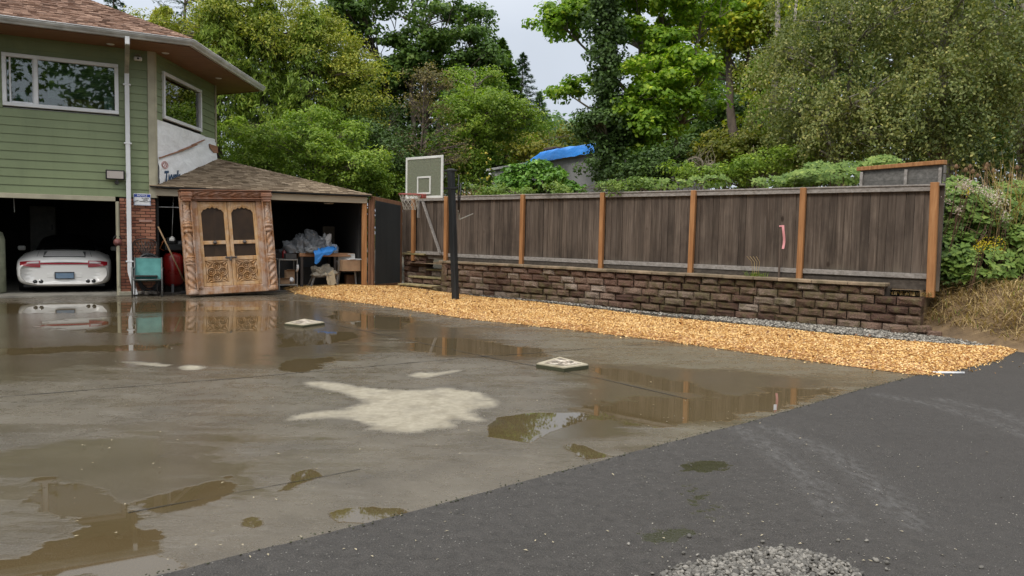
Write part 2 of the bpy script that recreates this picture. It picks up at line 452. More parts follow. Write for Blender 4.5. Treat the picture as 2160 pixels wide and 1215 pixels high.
# ---- asphalt: rows follow the edge of the slab
edge_px = [(-400, 1380), (100, 1272), (340, 1215), (560, 1160), (854, 1086), (1100, 1019), (1271, 973), (1443, 927), (1591, 889), (1787, 831), (1944, 791), (1973, 789), (2050, 774), (2106, 759), (2145, 741), (2200, 722), (2400, 668)]
E = gp(edge_px)
L = np.r_[0, np.cumsum(np.hypot(*np.diff(E, axis=0).T))]
tt = np.arange(0, L[-1], .06)
EX = np.interp(tt, L, E[:, 0]); EY = np.interp(tt, L, E[:, 1])
wob = np.array([noise.noise(Vector((a * 3.0, 0, 0))) * .012 + noise.noise(Vector((a * 11, 5, 0))) * .008 for a in tt])
en = np.array([.55, -.835]); ssn = np.r_[np.arange(0, 9, .07), np.arange(9, 22, .6)]
AX = EX[None] + en[0] * (ssn[:, None] + wob[None] * (ssn[:, None] < .3)); AY = EY[None] + en[1] * (ssn[:, None] + wob[None] * (ssn[:, None] < .3))
PA = np.stack([AX.ravel(), AY.ravel()], 1)
trk = [[(1560, 905), (1640, 960), (1710, 1020), (1770, 1090)], [(1620, 905), (1760, 960), (1850, 1030), (1930, 1110)], [(1860, 835), (1990, 860), (2100, 895), (2160, 920)], [(1990, 845), (2100, 870), (2190, 905)]]
track = np.zeros(len(PA))
for pts in trk: track = np.maximum(track, 1 - ss(dline(PA, gp(pts)), .03, .16))
apud = np.zeros(len(PA))
for pts, sft in [([(1430, 985), (1480, 972), (1535, 975), (1545, 990), (1500, 1000), (1440, 998)], .12), ([(1350, 1130), (1400, 1118), (1450, 1112), (1475, 1125), (1420, 1148), (1360, 1155)], .08), ([(1430, 1000), (1500, 1040), (1540, 1085), (1480, 1110), (1430, 1060)], .25)]:
    apud = np.maximum(apud, (1 - ss(sdf(PA, gp(pts)), -sft, sft)) * (.75 if sft > .2 else 1))
adry = ss(PA @ np.array([.8, .1]), 1.0, 3.4)
na, nb = len(tt), len(ssn)
I = (np.arange(nb - 1)[:, None] * na + np.arange(na - 1)[None]).ravel()
Fa = np.stack([I, I + na, I + na + 1, I + 1], 1)
t = NT('asphalt')
pv = t.pos()
n1, n2, n3 = t.noise(1.2, 6, pv, .6), t.noise(14., 6, pv, .65), t.noise(150., 3, pv, .7)
tr, pu, ad = t.attr('track'), t.attr('puddle'), t.attr('dryness')
vA = t.vor(95., pv, out='Distance'); 
c = t.ramp(n2, [(.3, (.022, .0195, .0172)), (.7, (.048, .043, .038))])
c = t.mix(t.ramp(vA, [(.05, .9), (.3, 0.)]), c, (.12, .108, .094)); c = t.mix(t.ramp(n3, [(.60, 0.), (.70, .5)]), c, (.12, .113, .105))
sp = t.n('ShaderNodeTexVoronoi', inp={'Scale': 48.}); t.set(sp, 'Vector', pv)
big = t.math('MULTIPLY', t.ramp(sp.outputs['Distance'], [(.0, 1.), (.13, .9), (.17, 0.)]), t.ramp(t.n('ShaderNodeSeparateColor', inp={0: sp.outputs['Color']}).outputs[0], [(.72, 0.), (.74, 1.)]))
c = t.mix(big, c, (.30, .285, .25))
c = t.mix(t.math('MULTIPLY', ad, .45), c, (.036, .032, .029)); c = t.mix(t.ramp(t.noise(240., 2, pv, .8), [(.56, 0.), (.66, .7)]), c, (.15, .135, .12)); c = t.mix(t.ramp(t.noise(2.2, 7, pv, .7), [(.5, 0.), (.7, .35)]), c, (.028, .024, .02))
TR = t.math('MULTIPLY', tr, t.ramp(t.noise(22., 5, t.pos((1, .5, 1)), .7), [(.42, 0.), (.66, .42)]))
c = t.mix(TR, c, (.15, .145, .14))
PU = t.ramp(t.math('ADD', pu, t.math('MULTIPLY', t.math('SUBTRACT', n2, .5), 1.5)), [(.5, 0.), (.62, 1.)])
c = t.mix(t.math('MULTIPLY', PU, .7), c, (.03, .03, .012))
rg = t.mix(PU, t.mix(ad, t.ramp(n2, [(.3, .38), (.7, .58)]), .75), .06)
hh = t.math('MULTIPLY', t.math('ADD', t.math('MULTIPLY', vA, -1.0), n3), t.math('MULTIPLY_ADD', PU, -.85, 1.))
asph = t.done(t.bsdf(color=c, rough=rg, normal=t.bump(hh, .8, .005), spec=.32))
tag(np_mesh('asphalt', np.c_[PA, np.full(len(PA), .008)], Fa, asph, attrs={'track': track, 'puddle': apud, 'dryness': adry}), kind='structure', label='dark asphalt drive with pale stone specks and tyre tracks')

# ---- scattering helpers
def in_poly(n, poly):
    lo, hi = poly.min(0), poly.max(0); out = np.zeros((0, 2))
    while len(out) < n:
        q = rng.uniform(lo, hi, (n * 2, 2)); out = np.r_[out, q[sdf(q, poly) < 0]]
    return out[:n]
def rand_rot(n, tilt):
    """random frames: x,y,n rows; normals tilted from vertical by up to tilt (0..1)"""
    N_ = rng.normal(size=(n, 3)) * tilt; N_[:, 2] += 1; N_ /= np.linalg.norm(N_, axis=1)[:, None]
    A = rng.normal(size=(n, 3)); A -= (A * N_).sum(1)[:, None] * N_; A /= np.linalg.norm(A, axis=1)[:, None]
    return A, np.cross(N_, A), N_
def flakes(C, L_, W_, tilt, curl=.2):
    n = len(C); A, B, N_ = rand_rot(n, tilt); l = (L_ * rng.uniform(.5, 1.2, n))[:, None]; w_ = (W_ * rng.uniform(.5, 1.3, n))[:, None]
    sk = rng.uniform(-.3, .3, n)[:, None]
    V = np.stack([C - A * l * .5 - B * w_ * .4, C + A * l * sk * .3 - B * w_ * .5 + N_ * w_ * curl, C + A * l * .5 + B * w_ * .1, C + A * l * sk * .3 + B * w_ * .5 + N_ * w_ * curl], 1).reshape(-1, 3)
    return V, np.arange(n * 4).reshape(n, 4)
PHI = (1 + 5 ** .5) / 2
ICO = np.array([(-1, PHI, 0), (1, PHI, 0), (-1, -PHI, 0), (1, -PHI, 0), (0, -1, PHI), (0, 1, PHI), (0, -1, -PHI), (0, 1, -PHI), (PHI, 0, -1), (PHI, 0, 1), (-PHI, 0, -1), (-PHI, 0, 1)]) / math.hypot(1, PHI)
ICOF = np.array([(0, 11, 5), (0, 5, 1), (0, 1, 7), (0, 7, 10), (0, 10, 11), (1, 5, 9), (5, 11, 4), (11, 10, 2), (10, 7, 6), (7, 1, 8), (3, 9, 4), (3, 4, 2), (3, 2, 6), (3, 6, 8), (3, 8, 9), (4, 9, 5), (2, 4, 11), (6, 2, 10), (8, 6, 7), (9, 8, 1)])
def ico_sub():
    V = [Vector(q) for q in ICO]; F2 = []; mid = {}
    def m_(a, b):
        k = (min(a, b), max(a, b))
        if k not in mid: mid[k] = len(V); V.append(((V[a] + V[b]) / 2).normalized())
        return mid[k]
    for a, b, c in ICOF:
        x, y, z = m_(a, b), m_(b, c), m_(c, a); F2 += [(a, x, z), (x, b, y), (z, y, c), (x, y, z)]
    return np.array([tuple(q) for q in V]), np.array(F2)
ICO2, ICO2F = ico_sub()
def stones(C, size, flat=.6, V0=ICO, F0=ICOF):
    n = len(C); A, B, N_ = rand_rot(n, .35); s_ = size * rng.uniform(.5, 1.25, n)
    V = V0[None] * (1 + rng.uniform(-.22, .22, (n, len(V0), 1)))
    sc = np.stack([s_ * rng.uniform(.8, 1.3, n), s_ * rng.uniform(.7, 1.1, n), s_ * flat * rng.uniform(.7, 1.2, n)], 1)
    V = V * sc[:, None] * .5
    W = V[:, :, 0:1] * A[:, None] + V[:, :, 1:2] * B[:, None] + V[:, :, 2:3] * N_[:, None] + C[:, None]
    F = F0[None] + (np.arange(n) * len(V0))[:, None, None]
    return W.reshape(-1, 3), F.reshape(-1, 3)

# ---- wood chip bed
front = gp([(596, 612), (640, 620), (700, 630), (792, 641), (988, 671), (1208, 694), (1400, 717), (1591, 743), (1762, 766), (1934, 788), (1973, 790)], .02)
back = gp([(598, 607), (640, 603), (700, 600), (775, 598), (835, 602), (919, 616), (1017, 628), (1149, 641), (1314, 661), (1400, 672), (1589, 689), (1779, 710), (1968, 727), (2131, 735), (2148, 738)], .02)
bed = np.r_[front, gp([(2050, 772), (2106, 758)], .02), back[::-1]]
def resamp(c, n):
    l = np.r_[0, np.cumsum(np.hypot(*np.diff(c, axis=0).T))]; q = np.linspace(0, l[-1], n)
    return np.stack([np.interp(q, l, c[:, 0]), np.interp(q, l, c[:, 1])], 1)
f2, b2 = resamp(np.r_[front, gp([(2050, 772), (2106, 758)], .02)], 160), resamp(back, 160)
def chip_h(x, y, d):
    return .012 + .05 * min(1, d / .25) + .012 * noise.noise(Vector((x * 3, y * 3, 0))) + .08 * math.exp(-((x + 3.9) ** 2 + (y - 18.9) ** 2) / 1.6) * min(1, d / .3)
mb = MB()
vs = []
for j in range(13):
    for i in range(160):
        p_ = f2[i] * (1 - j / 12) + b2[i] * j / 12
        d_ = max(0., -float(sdf(p_[None], bed)[0]))
        vs.append((p_[0], p_[1], chip_h(p_[0], p_[1], d_) if 0 < j < 12 else .005))
mb.add(vs, [(j * 160 + i, j * 160 + i + 1, (j + 1) * 160 + i + 1, (j + 1) * 160 + i) for j in range(12) for i in range(159)], True)
t = NT('wood_chips'); isl = t.island(); nz = t.noise(1.2, 4, t.pos())
c = t.ramp(t.math('ADD', t.math('MULTIPLY', isl, .62), t.math('MULTIPLY', nz, .45)), [(.12, (.28, .13, .04)), (.38, (.58, .34, .11)), (.62, (.76, .51, .21)), (.95, (.86, .67, .37))])
chipm = t.done(t.bsdf(color=c, rough=.75, spec=.2))
t = NT('chip_base'); c = t.ramp(t.vor(45., t.pos((1, 1, 1)), out='Color'), [(.1, (.20, .09, .03)), (.9, (.55, .30, .12))])
chipb = t.done(t.bsdf(color=c, rough=.85))
bed_o = tag(mb.build('wood_chip_bed', chipb), kind='structure', label='bed of fresh orange wood chips between slab and wall')
n = 105000
Q = in_poly(n, bed); ds = -sdf(Q, bed)
ed_ = np.concatenate([f2[rng.integers(0, 160, 1500)], b2[rng.integers(0, 160, 900)]]) + rng.normal(0, .07, (2400, 2)) * rng.choice([.7, 1, 3], (2400, 1), p=[.5, .4, .1]); Q = np.r_[Q, ed_]; ds = np.r_[ds, np.zeros(2400)]
z = np.array([chip_h(x, y, d) for (x, y), d in zip(Q, ds)]) + rng.uniform(-.004, .014, len(Q))
V, F = flakes(np.c_[Q, z], .047, .017, .45)
tag(np_mesh('wood_chips', V, F, chipm), kind='stuff', label='loose orange wood chips covering the bed')

Q = in_poly(420, bed)
V, F = flakes(np.c_[Q, np.full(len(Q), .10) * np.minimum(1, -sdf(Q, bed) * 4) + .012], .06, .035, .4)
tag(np_mesh('fallen_leaves', V, F, mat('brown_leaf', (.20, .09, .035), .8, .5, 3)), kind='stuff', label='few brown fallen leaves on the wood chips')
# ---- gravel strip at the wall foot and fan of gravel at its right end
t = NT('gravel'); isl = t.island()
c = t.ramp(isl, [(.05, (.06, .052, .043)), (.4, (.16, .145, .12)), (.7, (.29, .265, .225)), (.95, (.52, .48, .41))])
c = t.mix(t.ramp(t.noise(60., 3, t.pos()), [(.3, .5), (.6, 0.)]), c, (.08, .078, .07))
gravm = t.done(t.bsdf(color=c, rough=.6, spec=.4))
gbase = mat('gravel_bed', (.10, .095, .085), .95, .5, 25, .8, 60, col2=(.03, .028, .022))
gb = gp([(900, 613), (1017, 626), (1149, 638), (1314, 657), (1589, 686), (1779, 706), (1968, 725), (2140, 737), (2200, 726), (2190, 712), (2080, 702), (1990, 690), (1940, 696), (1400, 664), (940, 610)])
mb = MB(); mb.add([(x, y, .006) for x, y in gb], [tuple(range(len(gb)))])
tag(mb.build('gravel_strip', gbase), kind='structure', label='strip of grey gravel along the foot of the wall')
Q = in_poly(15000, gb)
V, F = stones(np.c_[Q, rng.uniform(.005, .03, len(Q))], .045)
tag(np_mesh('gravel', V, F, gravm), kind='stuff', label='loose grey gravel along the foot of the wall')

# ---- gravel heap on the tarmac in front
gh = gp([(1395, 1215), (1420, 1198), (1500, 1185), (1560, 1170), (1640, 1160), (1700, 1166), (1745, 1180), (1790, 1196), (1815, 1215), (1850, 1300), (1350, 1300)])
Q = in_poly(2600, gh); d = -sdf(Q, gh)
z = .012 + np.minimum(d, .25) * .10 + rng.uniform(-.004, .008, len(Q))
Qs = in_poly(130, gh); ang = rng.uniform(0, 6.28, 130); Qs = Qs + np.c_[np.cos(ang), np.sin(ang)] * rng.exponential(.16, 130)[:, None]
keep = sdf(Qs, gh) > 0; Qs = Qs[keep]
V, F = stones(np.c_[np.r_[Q, Qs], np.r_[z, np.full(len(Qs), .014)]], .024, .65, ICO2, ICO2F)
t = NT('pale_gravel'); isl = t.island()
c = t.ramp(isl, [(.05, (.06, .054, .045)), (.5, (.155, .143, .122)), (.95, (.29, .268, .232))])
c = t.mix(t.ramp(t.noise(120., 4, t.pos()), [(.3, .55), (.65, 0.)]), c, (.10, .098, .09))
gm2 = t.done(t.bsdf(color=c, rough=.7, normal=t.bump(t.noise(400., 3, t.pos()), .3, .002)))
tag(np_mesh('gravel', V, F, gm2, smooth=True), kind='stuff', label='patch of pale crushed gravel lying on the asphalt near the camera')
mb = MB()
ghc = gh.mean(0)
mb.add([(x, y, .012) for x, y in (gh - ghc) * .97 + ghc], [tuple(range(len(gh)))])
tag(mb.build('gravel_bed', gbase), kind='structure', label='gritty dirt beneath the pale gravel patch')
# loose grit and chips on the tarmac
Q = gp([(rnd.uniform(1350, 2160), rnd.uniform(860, 1210)) for _ in range(350)])
V, F = stones(np.c_[Q, np.full(len(Q), .011)], .008, .6)
tag(np_mesh('grit', V, F, gravm), kind='stuff', label='small stone grit scattered over the asphalt')
Q = gp([(u, v) for u, v in [(rnd.uniform(150, 2100), rnd.uniform(640, 1190)) for _ in range(230)]])
V, F = flakes(np.c_[Q, np.full(len(Q), .014)], .022, .01, .15)
tag(np_mesh('litter', V, F, mat('pale_litter', (.42, .36, .24), .8, .3)), kind='stuff', label='tiny pale leaf and chip litter on slab and asphalt')
# dirt and moss along the joint between slab and tarmac
seam = []
for i in range(700):
    k = rnd.uniform(0, L[-1] - 2.2); seam.append((np.interp(k, L, E[:, 0]) + rnd.gauss(0, .02), np.interp(k, L, E[:, 1]) + rnd.gauss(0, .02), .012))
V, F = stones(np.array(seam), .013, .5)
tag(np_mesh('debris', V, F, mat('seam_debris', (.06, .055, .035), .9, .5, 8, col2=(.03, .04, .015))), kind='stuff', label='dark dirt and moss bits along the slab edge')

# ---- raised ground behind the retaining wall and the bank at its right end
WL_T = FN.s_at(928, .4); ST_T = FN.s_at(868, .4); PI_T = FN.s_at(836, .3)
def bank_h(a, q):
    nz = noise.noise(Vector((a * 1.3, q * 1.3, 3))) * .05 + noise.noise(Vector((a * 4, q * 4, 3))) * .02
    if a >= .05: return (.70 if q > .12 else .0) + nz * .5 + max(0, q - 2) * .02
    q0 = -1.9 * min(1, max(0, -a) / 2.6) ** .8 + .0
    x = min(1, max(0, (q - q0) / 1.7)); h = .80 * x * x * (3 - 2 * x)
    return h + nz * min(1, x * 5) + max(0, q - 2) * .03 - .03 * (1 - min(1, x * 8))
mb = MB()
aa = [-16 + i * .2 for i in range(80)] + [0.04, .06] + [.3 + i * .5 for i in range(26)]
qq = [-2.4 + i * .12 for i in range(20)] + [.1, .14, .3, .5, .7, 1, 1.4, 1.8, 2.4, 3, 4, 5, 7, 9, 12, 16, 22, 30, 40]
aa = [a for a in aa if a <= WL_T + 1.6]
vs = [FN.p(a, -q, bank_h(a, q)) for q in qq for a in aa]
# keep the sheet out from under the wall: behind a = 0 it only starts at q = .14
fs = [(j * len(aa) + i, j * len(aa) + i + 1, (j + 1) * len(aa) + i + 1, (j + 1) * len(aa) + i) for j in range(len(qq) - 1) for i in range(len(aa) - 1) if aa[i] < .04 or qq[j] >= .13]
mb.add(vs, fs, True)
bankm = mat('bank_soil', (.20, .135, .07), .95, .5, 3, .8, 25, col2=(.07, .045, .025))
tag(mb.build('bank', bankm), kind='structure', label='raised earth behind the wall sloping down at its right end')
# ================================================================== house
def lap_mat(name, col, axis_boost=0.0):
    t = NT(name); n1 = t.noise(1.1, 6, t.obj(), .6); n2 = t.noise(40., 4, t.obj((1, 1, 1)))
    st = t.noise(3.0, 5, t.obj((2.5, 2.5, .25)), .6)
    c = t.mix(t.ramp(n1, [(.3, 0.), (.7, 1.)]), tuple(x * .82 for x in col), col)
    c = t.mix(t.ramp(st, [(.52, 0.), (.75, .3)]), c, tuple(x * .62 for x in col))
    return t.done(t.bsdf(color=c, rough=.5, spec=.4, normal=t.bump(n2, .12, .003)))
green = lap_mat('green_siding', (.205, .250, .130))
cream = mat('cream_trim', (.42, .39, .28), .6, .15, 3, .1, dirt=.3)
white = mat('white_vinyl', (.72, .73, .74), .4, .06, 3, .04, dirt=.12)
gutm = mat('gutter_paint', (.52, .52, .49), .4, .25, 3, .1, stretch=(1, 1, 3), dirt=.35)
gutd = mat('gutter_shadow_side', (.30, .32, .30), .45, .35, 2.5, .1, dirt=.5)
soff = wood('soffit_wood', (.14, .070, .036), (.21, .108, .056), (.28, .155, .085), 'x', .6, 22, .25)
dark_in = mat('unlit_interior', (.022, .021, .020), .9, .4, 2, .1)  # near black: shade of the unlit rooms put into the wall colour
glass_t = NT('window_glass')
fr = glass_t.n('ShaderNodeFresnel', inp={'IOR': 1.6}); gl = glass_t.n('ShaderNodeBsdfGlossy', inp={'Roughness': .015, 'Color': (1, 1, 1)}); trp = glass_t.n('ShaderNodeBsdfTransparent', inp={'Color': (.72, .8, .76)})
mx = glass_t.n('ShaderNodeMixShader', inp={0: glass_t.math('MULTIPLY_ADD', fr.outputs[0], 1.3, .04, clamp=True)})
glass_t.t.links.new(trp.outputs[0], mx.inputs[1]); glass_t.t.links.new(gl.outputs[0], mx.inputs[2]); glass = glass_t.done(mx)
black = mat('black_plastic', (.012, .012, .012), .4, .3, 6, .05)
blackm = mat('black_metal', (.014, .015, .016), .45, .4, 6, .2)
Z = Vector((0, 0, 1))
house = thing('house', 'green two storey house with brick pier, open garage and brown shingle roof', 'house', C1)
zE = 5.42
GAR = H.hit(240, 425)[1]      # garage head height
GR = H.s_at(245, 1.2)         # right side of the opening
ZS = H.hit(250, 415)[1]       # bottom of the siding
SL = H.s_at(-260, 1)
# Frame.p takes (along, off, z)
def lap_wall(m, fr_, s0, s1, z0, z1, holes, ex=.172):
    z = z0
    while z < z1 - .01:
        zt = min(z + ex, z1); segs = [(s0, s1)]
        for a, b, c, d in holes:
            if c < z + ex * .5 < d: segs = [q for x, y in segs for q in ((x, min(y, a)), (max(x, b), y)) if q[1] - q[0] > .02]
        for a, b in segs:
            m.add([fr_.p(a, .020, z), fr_.p(b, .020, z), fr_.p(b, .004, zt), fr_.p(a, .004, zt), fr_.p(a, -.01, z), fr_.p(b, -.01, z)], [(0, 1, 2, 3), (4, 5, 1, 0)])
        z += ex
# openings in the upper front wall
wa, wz1 = H.hit(3, 113); wb, _ = H.hit(249, 134); _, wz0 = H.hit(249, 242)
_, wz1b = H.hit(249, 134)
wz1 = (wz1 + wz1b) / 2
hole = (wa, wb, wz0, wz1)
m = MB(); lap_wall(m, H, SL, 0, ZS, zE - .02, [hole]); m.build('siding', green, house)
# side (upper) wall
S_END = 3.78
sa, sz1 = S.hit(340, 150); sb, sz1b = S.hit(421, 190); _, sz0 = S.hit(342, 250); _, sz0b = S.hit(421, 278)
sz1 = (sz1 + sz1b) / 2; sz0 = (sz0 + sz0b) / 2
shole = (sa, sb, sz0, sz1)
zt1 = sz0 - .06
m = MB(); lap_wall(m, S, 0, S_END, zt1, zE - .02, [shole]); m.build('siding', green, house)
# inner shell: sheathing behind the siding, closed rooms, all in one mesh of boards coloured as unlit rooms
m = MB()
def hexpt(a, off, z): return H.p(a, off, z)
def wallseg(fr_, a0, a1, z0, z1, off=-.06, th=.08):
    if a1 - a0 < .01 or z1 - z0 < .01: return
    c = fr_.p((a0 + a1) / 2, off - th / 2, (z0 + z1) / 2)
    m.box(c, (a1 - a0, th, z1 - z0), Matrix((fr_.d, -fr_.n, Z)).transposed())
for fr_, s0, s1, h_, zlo in ((H, SL, -.02, hole, ZS), (S, .02, S_END, shole, 2.3)):
    wallseg(fr_, s0, h_[0], zlo, zE); wallseg(fr_, h_[1], s1, zlo, zE)
    wallseg(fr_, h_[0], h_[1], zlo, h_[2]); wallseg(fr_, h_[0], h_[1], h_[3], zE)
T3 = Frame(S.p(S_END, 0, 0), (-math.cos(R(26)), math.sin(R(26))), (math.sin(R(26)), math.cos(R(26))))
wallseg(T3, 0, 7, 0, zE, -.0)
# floor between storeys, ceiling, room back walls
B = [H.p(SL, -.1, 0), H.p(-.1, -.1, 0), S.p(S_END, -.12, 0), H.p(-1.0, -7.6, 0), H.p(SL, -7.6, 0)]
for zz in (2.55, zE - .1): m.prism([q + Z * zz for q in B], (0, 0, .08))
wallseg(H, SL, -.6, 2.6, zE, -3.4, .08)
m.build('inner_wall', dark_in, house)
# garage shell
m = MB()
m.box(H.p((SL + GR + .9) / 2, -7.0, 1.3), (GR + .9 - SL, .1, 2.6), Matrix((H.d, -H.n, Z)).transposed())
m.box(H.p(GR + .45, -3.6, 1.3), (.1, 6.8, 2.6), Matrix((H.d, -H.n, Z)).transposed())
m.box(H.p(SL, -3.6, 1.3), (.1, 6.8, 2.6), Matrix((H.d, -H.n, Z)).transposed())
m.prism([H.p(SL, -.15, 2.5), H.p(GR + .9, -.15, 2.5), H.p(GR + .9, -7, 2.5), H.p(SL, -7, 2.5)], (0, 0, .04))
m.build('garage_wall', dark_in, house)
m = MB(); m.prism([H.p(SL, .03, .0), H.p(GR, .03, .0), H.p(GR, -7, .0), H.p(SL, -7, .0)][::-1], (0, 0, .03))
m.build('garage_floor', mat('garage_floor', (.24, .225, .19), .8, .25, 2, .2, dirt=.4), house)
# garage header board, jamb
m = MB(); rot = Matrix((H.d, -H.n, Z)).transposed()
m.bev(H.p((SL + GR) / 2, .012, (GAR + ZS) / 2 + .0), (GR - SL, .07, ZS - GAR - .004), rot, .006)
m.bev(H.p(GR + .035, .012, GAR / 2), (.07, .10, GAR), rot, .006)
m.bev(H.p(GR + .035, .03, GAR / 2 + .1), (.03, .13, GAR - .2), rot, .006)
m.build('garage_frame', cream, house)
# brick pier
t = NT('red_brick'); isl = t.island(); nz = t.noise(25., 5, t.obj())
c = t.ramp(t.math('ADD', t.math('MULTIPLY', isl, .7), t.math('MULTIPLY', nz, .4)), [(.2, (.17, .060, .038)), (.5, (.27, .105, .062)), (.85, (.36, .165, .10))])
brickm = t.done(t.bsdf(color=c, rough=.85, normal=t.bump(nz, .4, .005)))
mortar = mat('mortar', (.11, .085, .07), .95, .3, 20, .3)
P0, P1 = GR + .075, .0
m = MB(); m.box(H.p((P0 + P1) / 2, -.13, ZS / 2), (P1 - P0 - .01, .24, ZS), rot); mo = m.build('pier_wall', mortar, house)
m = MB(); z = .085; k = 0
while z < ZS - .03:
    x = P0 - (.1 if k % 2 else 0)
    while x < P1:
        a, b = max(x, P0), min(x + .195, P1)
        if b - a > .03: m.bev(H.p((a + b) / 2, -.005 + rnd.uniform(-.003, .003), z + .030), (b - a - .006, .03, .056), rot, .004)
        x += .202
    z += .068; k += 1
# brick return on the right flank of the pier
z = .085
while z < ZS - .03:
    m.bev(H.p(P1 - .002, -.13, z + .03), (.02, .2, .056), rot, .004); z += .068
m.build('brick_facing', brickm, mo)
m = MB(); m.bev(H.p(P0 + .25, .03, .045), (.62, .16, .09), rot, .01); m.build('pier_footing', mat('footing_concrete', (.40, .37, .28), .9, .3, 8, .4), house)
# number plate on the bricks
m = MB(); a, z = H.hit(307, 466, .02); m.bev(H.p(a, .017, z), (.27, .012, .05), rot, .003); m.build('brick_plate', mat('worn_plate', (.38, .22, .17), .6), house)
# corner board
m = MB()
m.bev(H.p(-.055, .028, (ZS + zE) / 2 - .02), (.13, .03, zE - ZS - .04), rot, .004)
m.build('corner_board', cream, house); m = MB()
m.bev(S.p(.02, .026, (ZS + zE) / 2 - .02), (.10, .03, zE - ZS - .04), Matrix((S.d, -S.n, Z)).transposed(), .004)
m.build('corner_board', cream, house); m = MB()
m.bev(S.p(S_END - .03, .026, (zt1 + zE) / 2 - .2), (.07, .03, zE - zt1 + .35), Matrix((S.d, -S.n, Z)).transposed(), .004)
m.build('corner_board', cream, house)
# torn house wrap below the side window
t = NT('house_wrap'); n1 = t.noise(3., 6, t.obj((1, 1, 2)), .6, .8); n2 = t.noise(18., 5, t.obj())
c = t.mix(t.ramp(n1, [(.35, 0.), (.65, 1.)]), (.74, .75, .76), (.86, .87, .88))
wrapm = t.done(t.bsdf(color=c, rough=.55, normal=t.bump(t.math('ADD', n1, t.math('MULTIPLY', n2, .3)), .5, .04)))
m = MB()
m.grid(lambda i, j: S.p(-.0 + S_END * i, .008 + .02 * noise.noise(Vector((i * 9, j * 7, 0))) + .012 * abs(noise.noise(Vector((i * 20 + j * 9, j * 15, 4)))), 2.3 + (zt1 - 2.3) * j), 40, 20)
wrap = m.build('house_wrap', wrapm, house)
WR0, WR1 = S.hit(330, 334)[1], S.hit(452, 300)[1]
m = MB()   # a second loose sheet, sagging with a torn edge over bare sheathing
def wr(i, j):
    u_ = i; top = WR0 + (WR1 - WR0) * u_ + .05 * noise.noise(Vector((u_ * 6, 0, 0))); bot = 2.3
    return S.p(S_END * (.02 + .96 * i), .04 + .03 * math.sin(j * 3.1) + .025 * noise.noise(Vector((i * 7, j * 5, 2))), bot + (top - bot) * j)
m.grid(wr, 40, 14)
loose = m.build('loose_wrap', wrapm, wrap)
sheath = wood('bare_sheathing', (.15, .07, .04), (.27, .14, .085), (.36, .21, .14), 'y', .8)
m = MB()
for u0_, v0_, u1_, v1_, w_ in ((331, 333, 382, 316, .05), (375, 318, 408, 305, .09), (400, 306, 426, 295, .04)):
    A_, B_ = S.hit(u0_, v0_), S.hit(u1_, v1_); m.beam(S.p(A_[0], .06, A_[1]), S.p(B_[0], .06, B_[1]), .02, w_, S.n)
m.prism([S.p(S.hit(u_, v_)[0], .055, S.hit(u_, v_)[1]) for u_, v_ in ((436, 303), (454, 309), (455, 323), (446, 322), (438, 312))], S.n * .012)
m.build('bare_sheathing', sheath, wrap)
def text(body, fr_origin, dx, dy, size, m_, parent, name='lettering', ext=.002, bold=0.0, align='LEFT', shear=0.0):
    cu = bpy.data.curves.new(name, 'FONT'); cu.body = body; cu.size = size; cu.extrude = ext; cu.offset = bold; cu.align_x = align; cu.shear = shear; cu.resolution_u = 3
    ob = bpy.data.objects.new('tmp_text', cu); COL.objects.link(ob)
    dg = bpy.context.evaluated_depsgraph_get(); me = bpy.data.meshes.new_from_object(ob.evaluated_get(dg))
    bpy.data.objects.remove(ob)
    x, y = Vector(dx).normalized(), Vector(dy).normalized(); z_ = x.cross(y)
    M_ = Matrix.Translation(Vector(fr_origin)) @ Matrix((x, y, z_)).transposed().to_4x4()
    me.transform(M_ if parent is None else wmat(parent).inverted() @ M_)
    me.materials.clear(); me.materials.append(m_); me.name = name
    o = bpy.data.objects.new(name, me); COL.objects.link(o); o.parent = parent
    return o
ink = mat('blue_ink', (.03, .07, .14), .6, .1); inkr = mat('red_ink', (.55, .27, .25), .6, .1)
a, z = S.hit(345, 383, .06)
text('Tyvek', S.p(a, .078, z - .02), S.d + Z * .10, Z, .36, ink, loose, bold=.012, shear=.12)
a, z = S.hit(347, 348, .06)
m = MB()
for r_ in (.085, .062): m.tube([S.p(a + r_ * 2.0 * math.cos(w_), .07, z + r_ * math.sin(w_) * .95) for w_ in np.linspace(0, 6.2832, 17)], .006, 5)
for q in (-.1, 0, .1): m.beam(S.p(a + q - .03, .07, z - .035), S.p(a + q + .03, .07, z + .035), .006, .014, S.n)
m.build('printed_mark', inkr, loose)
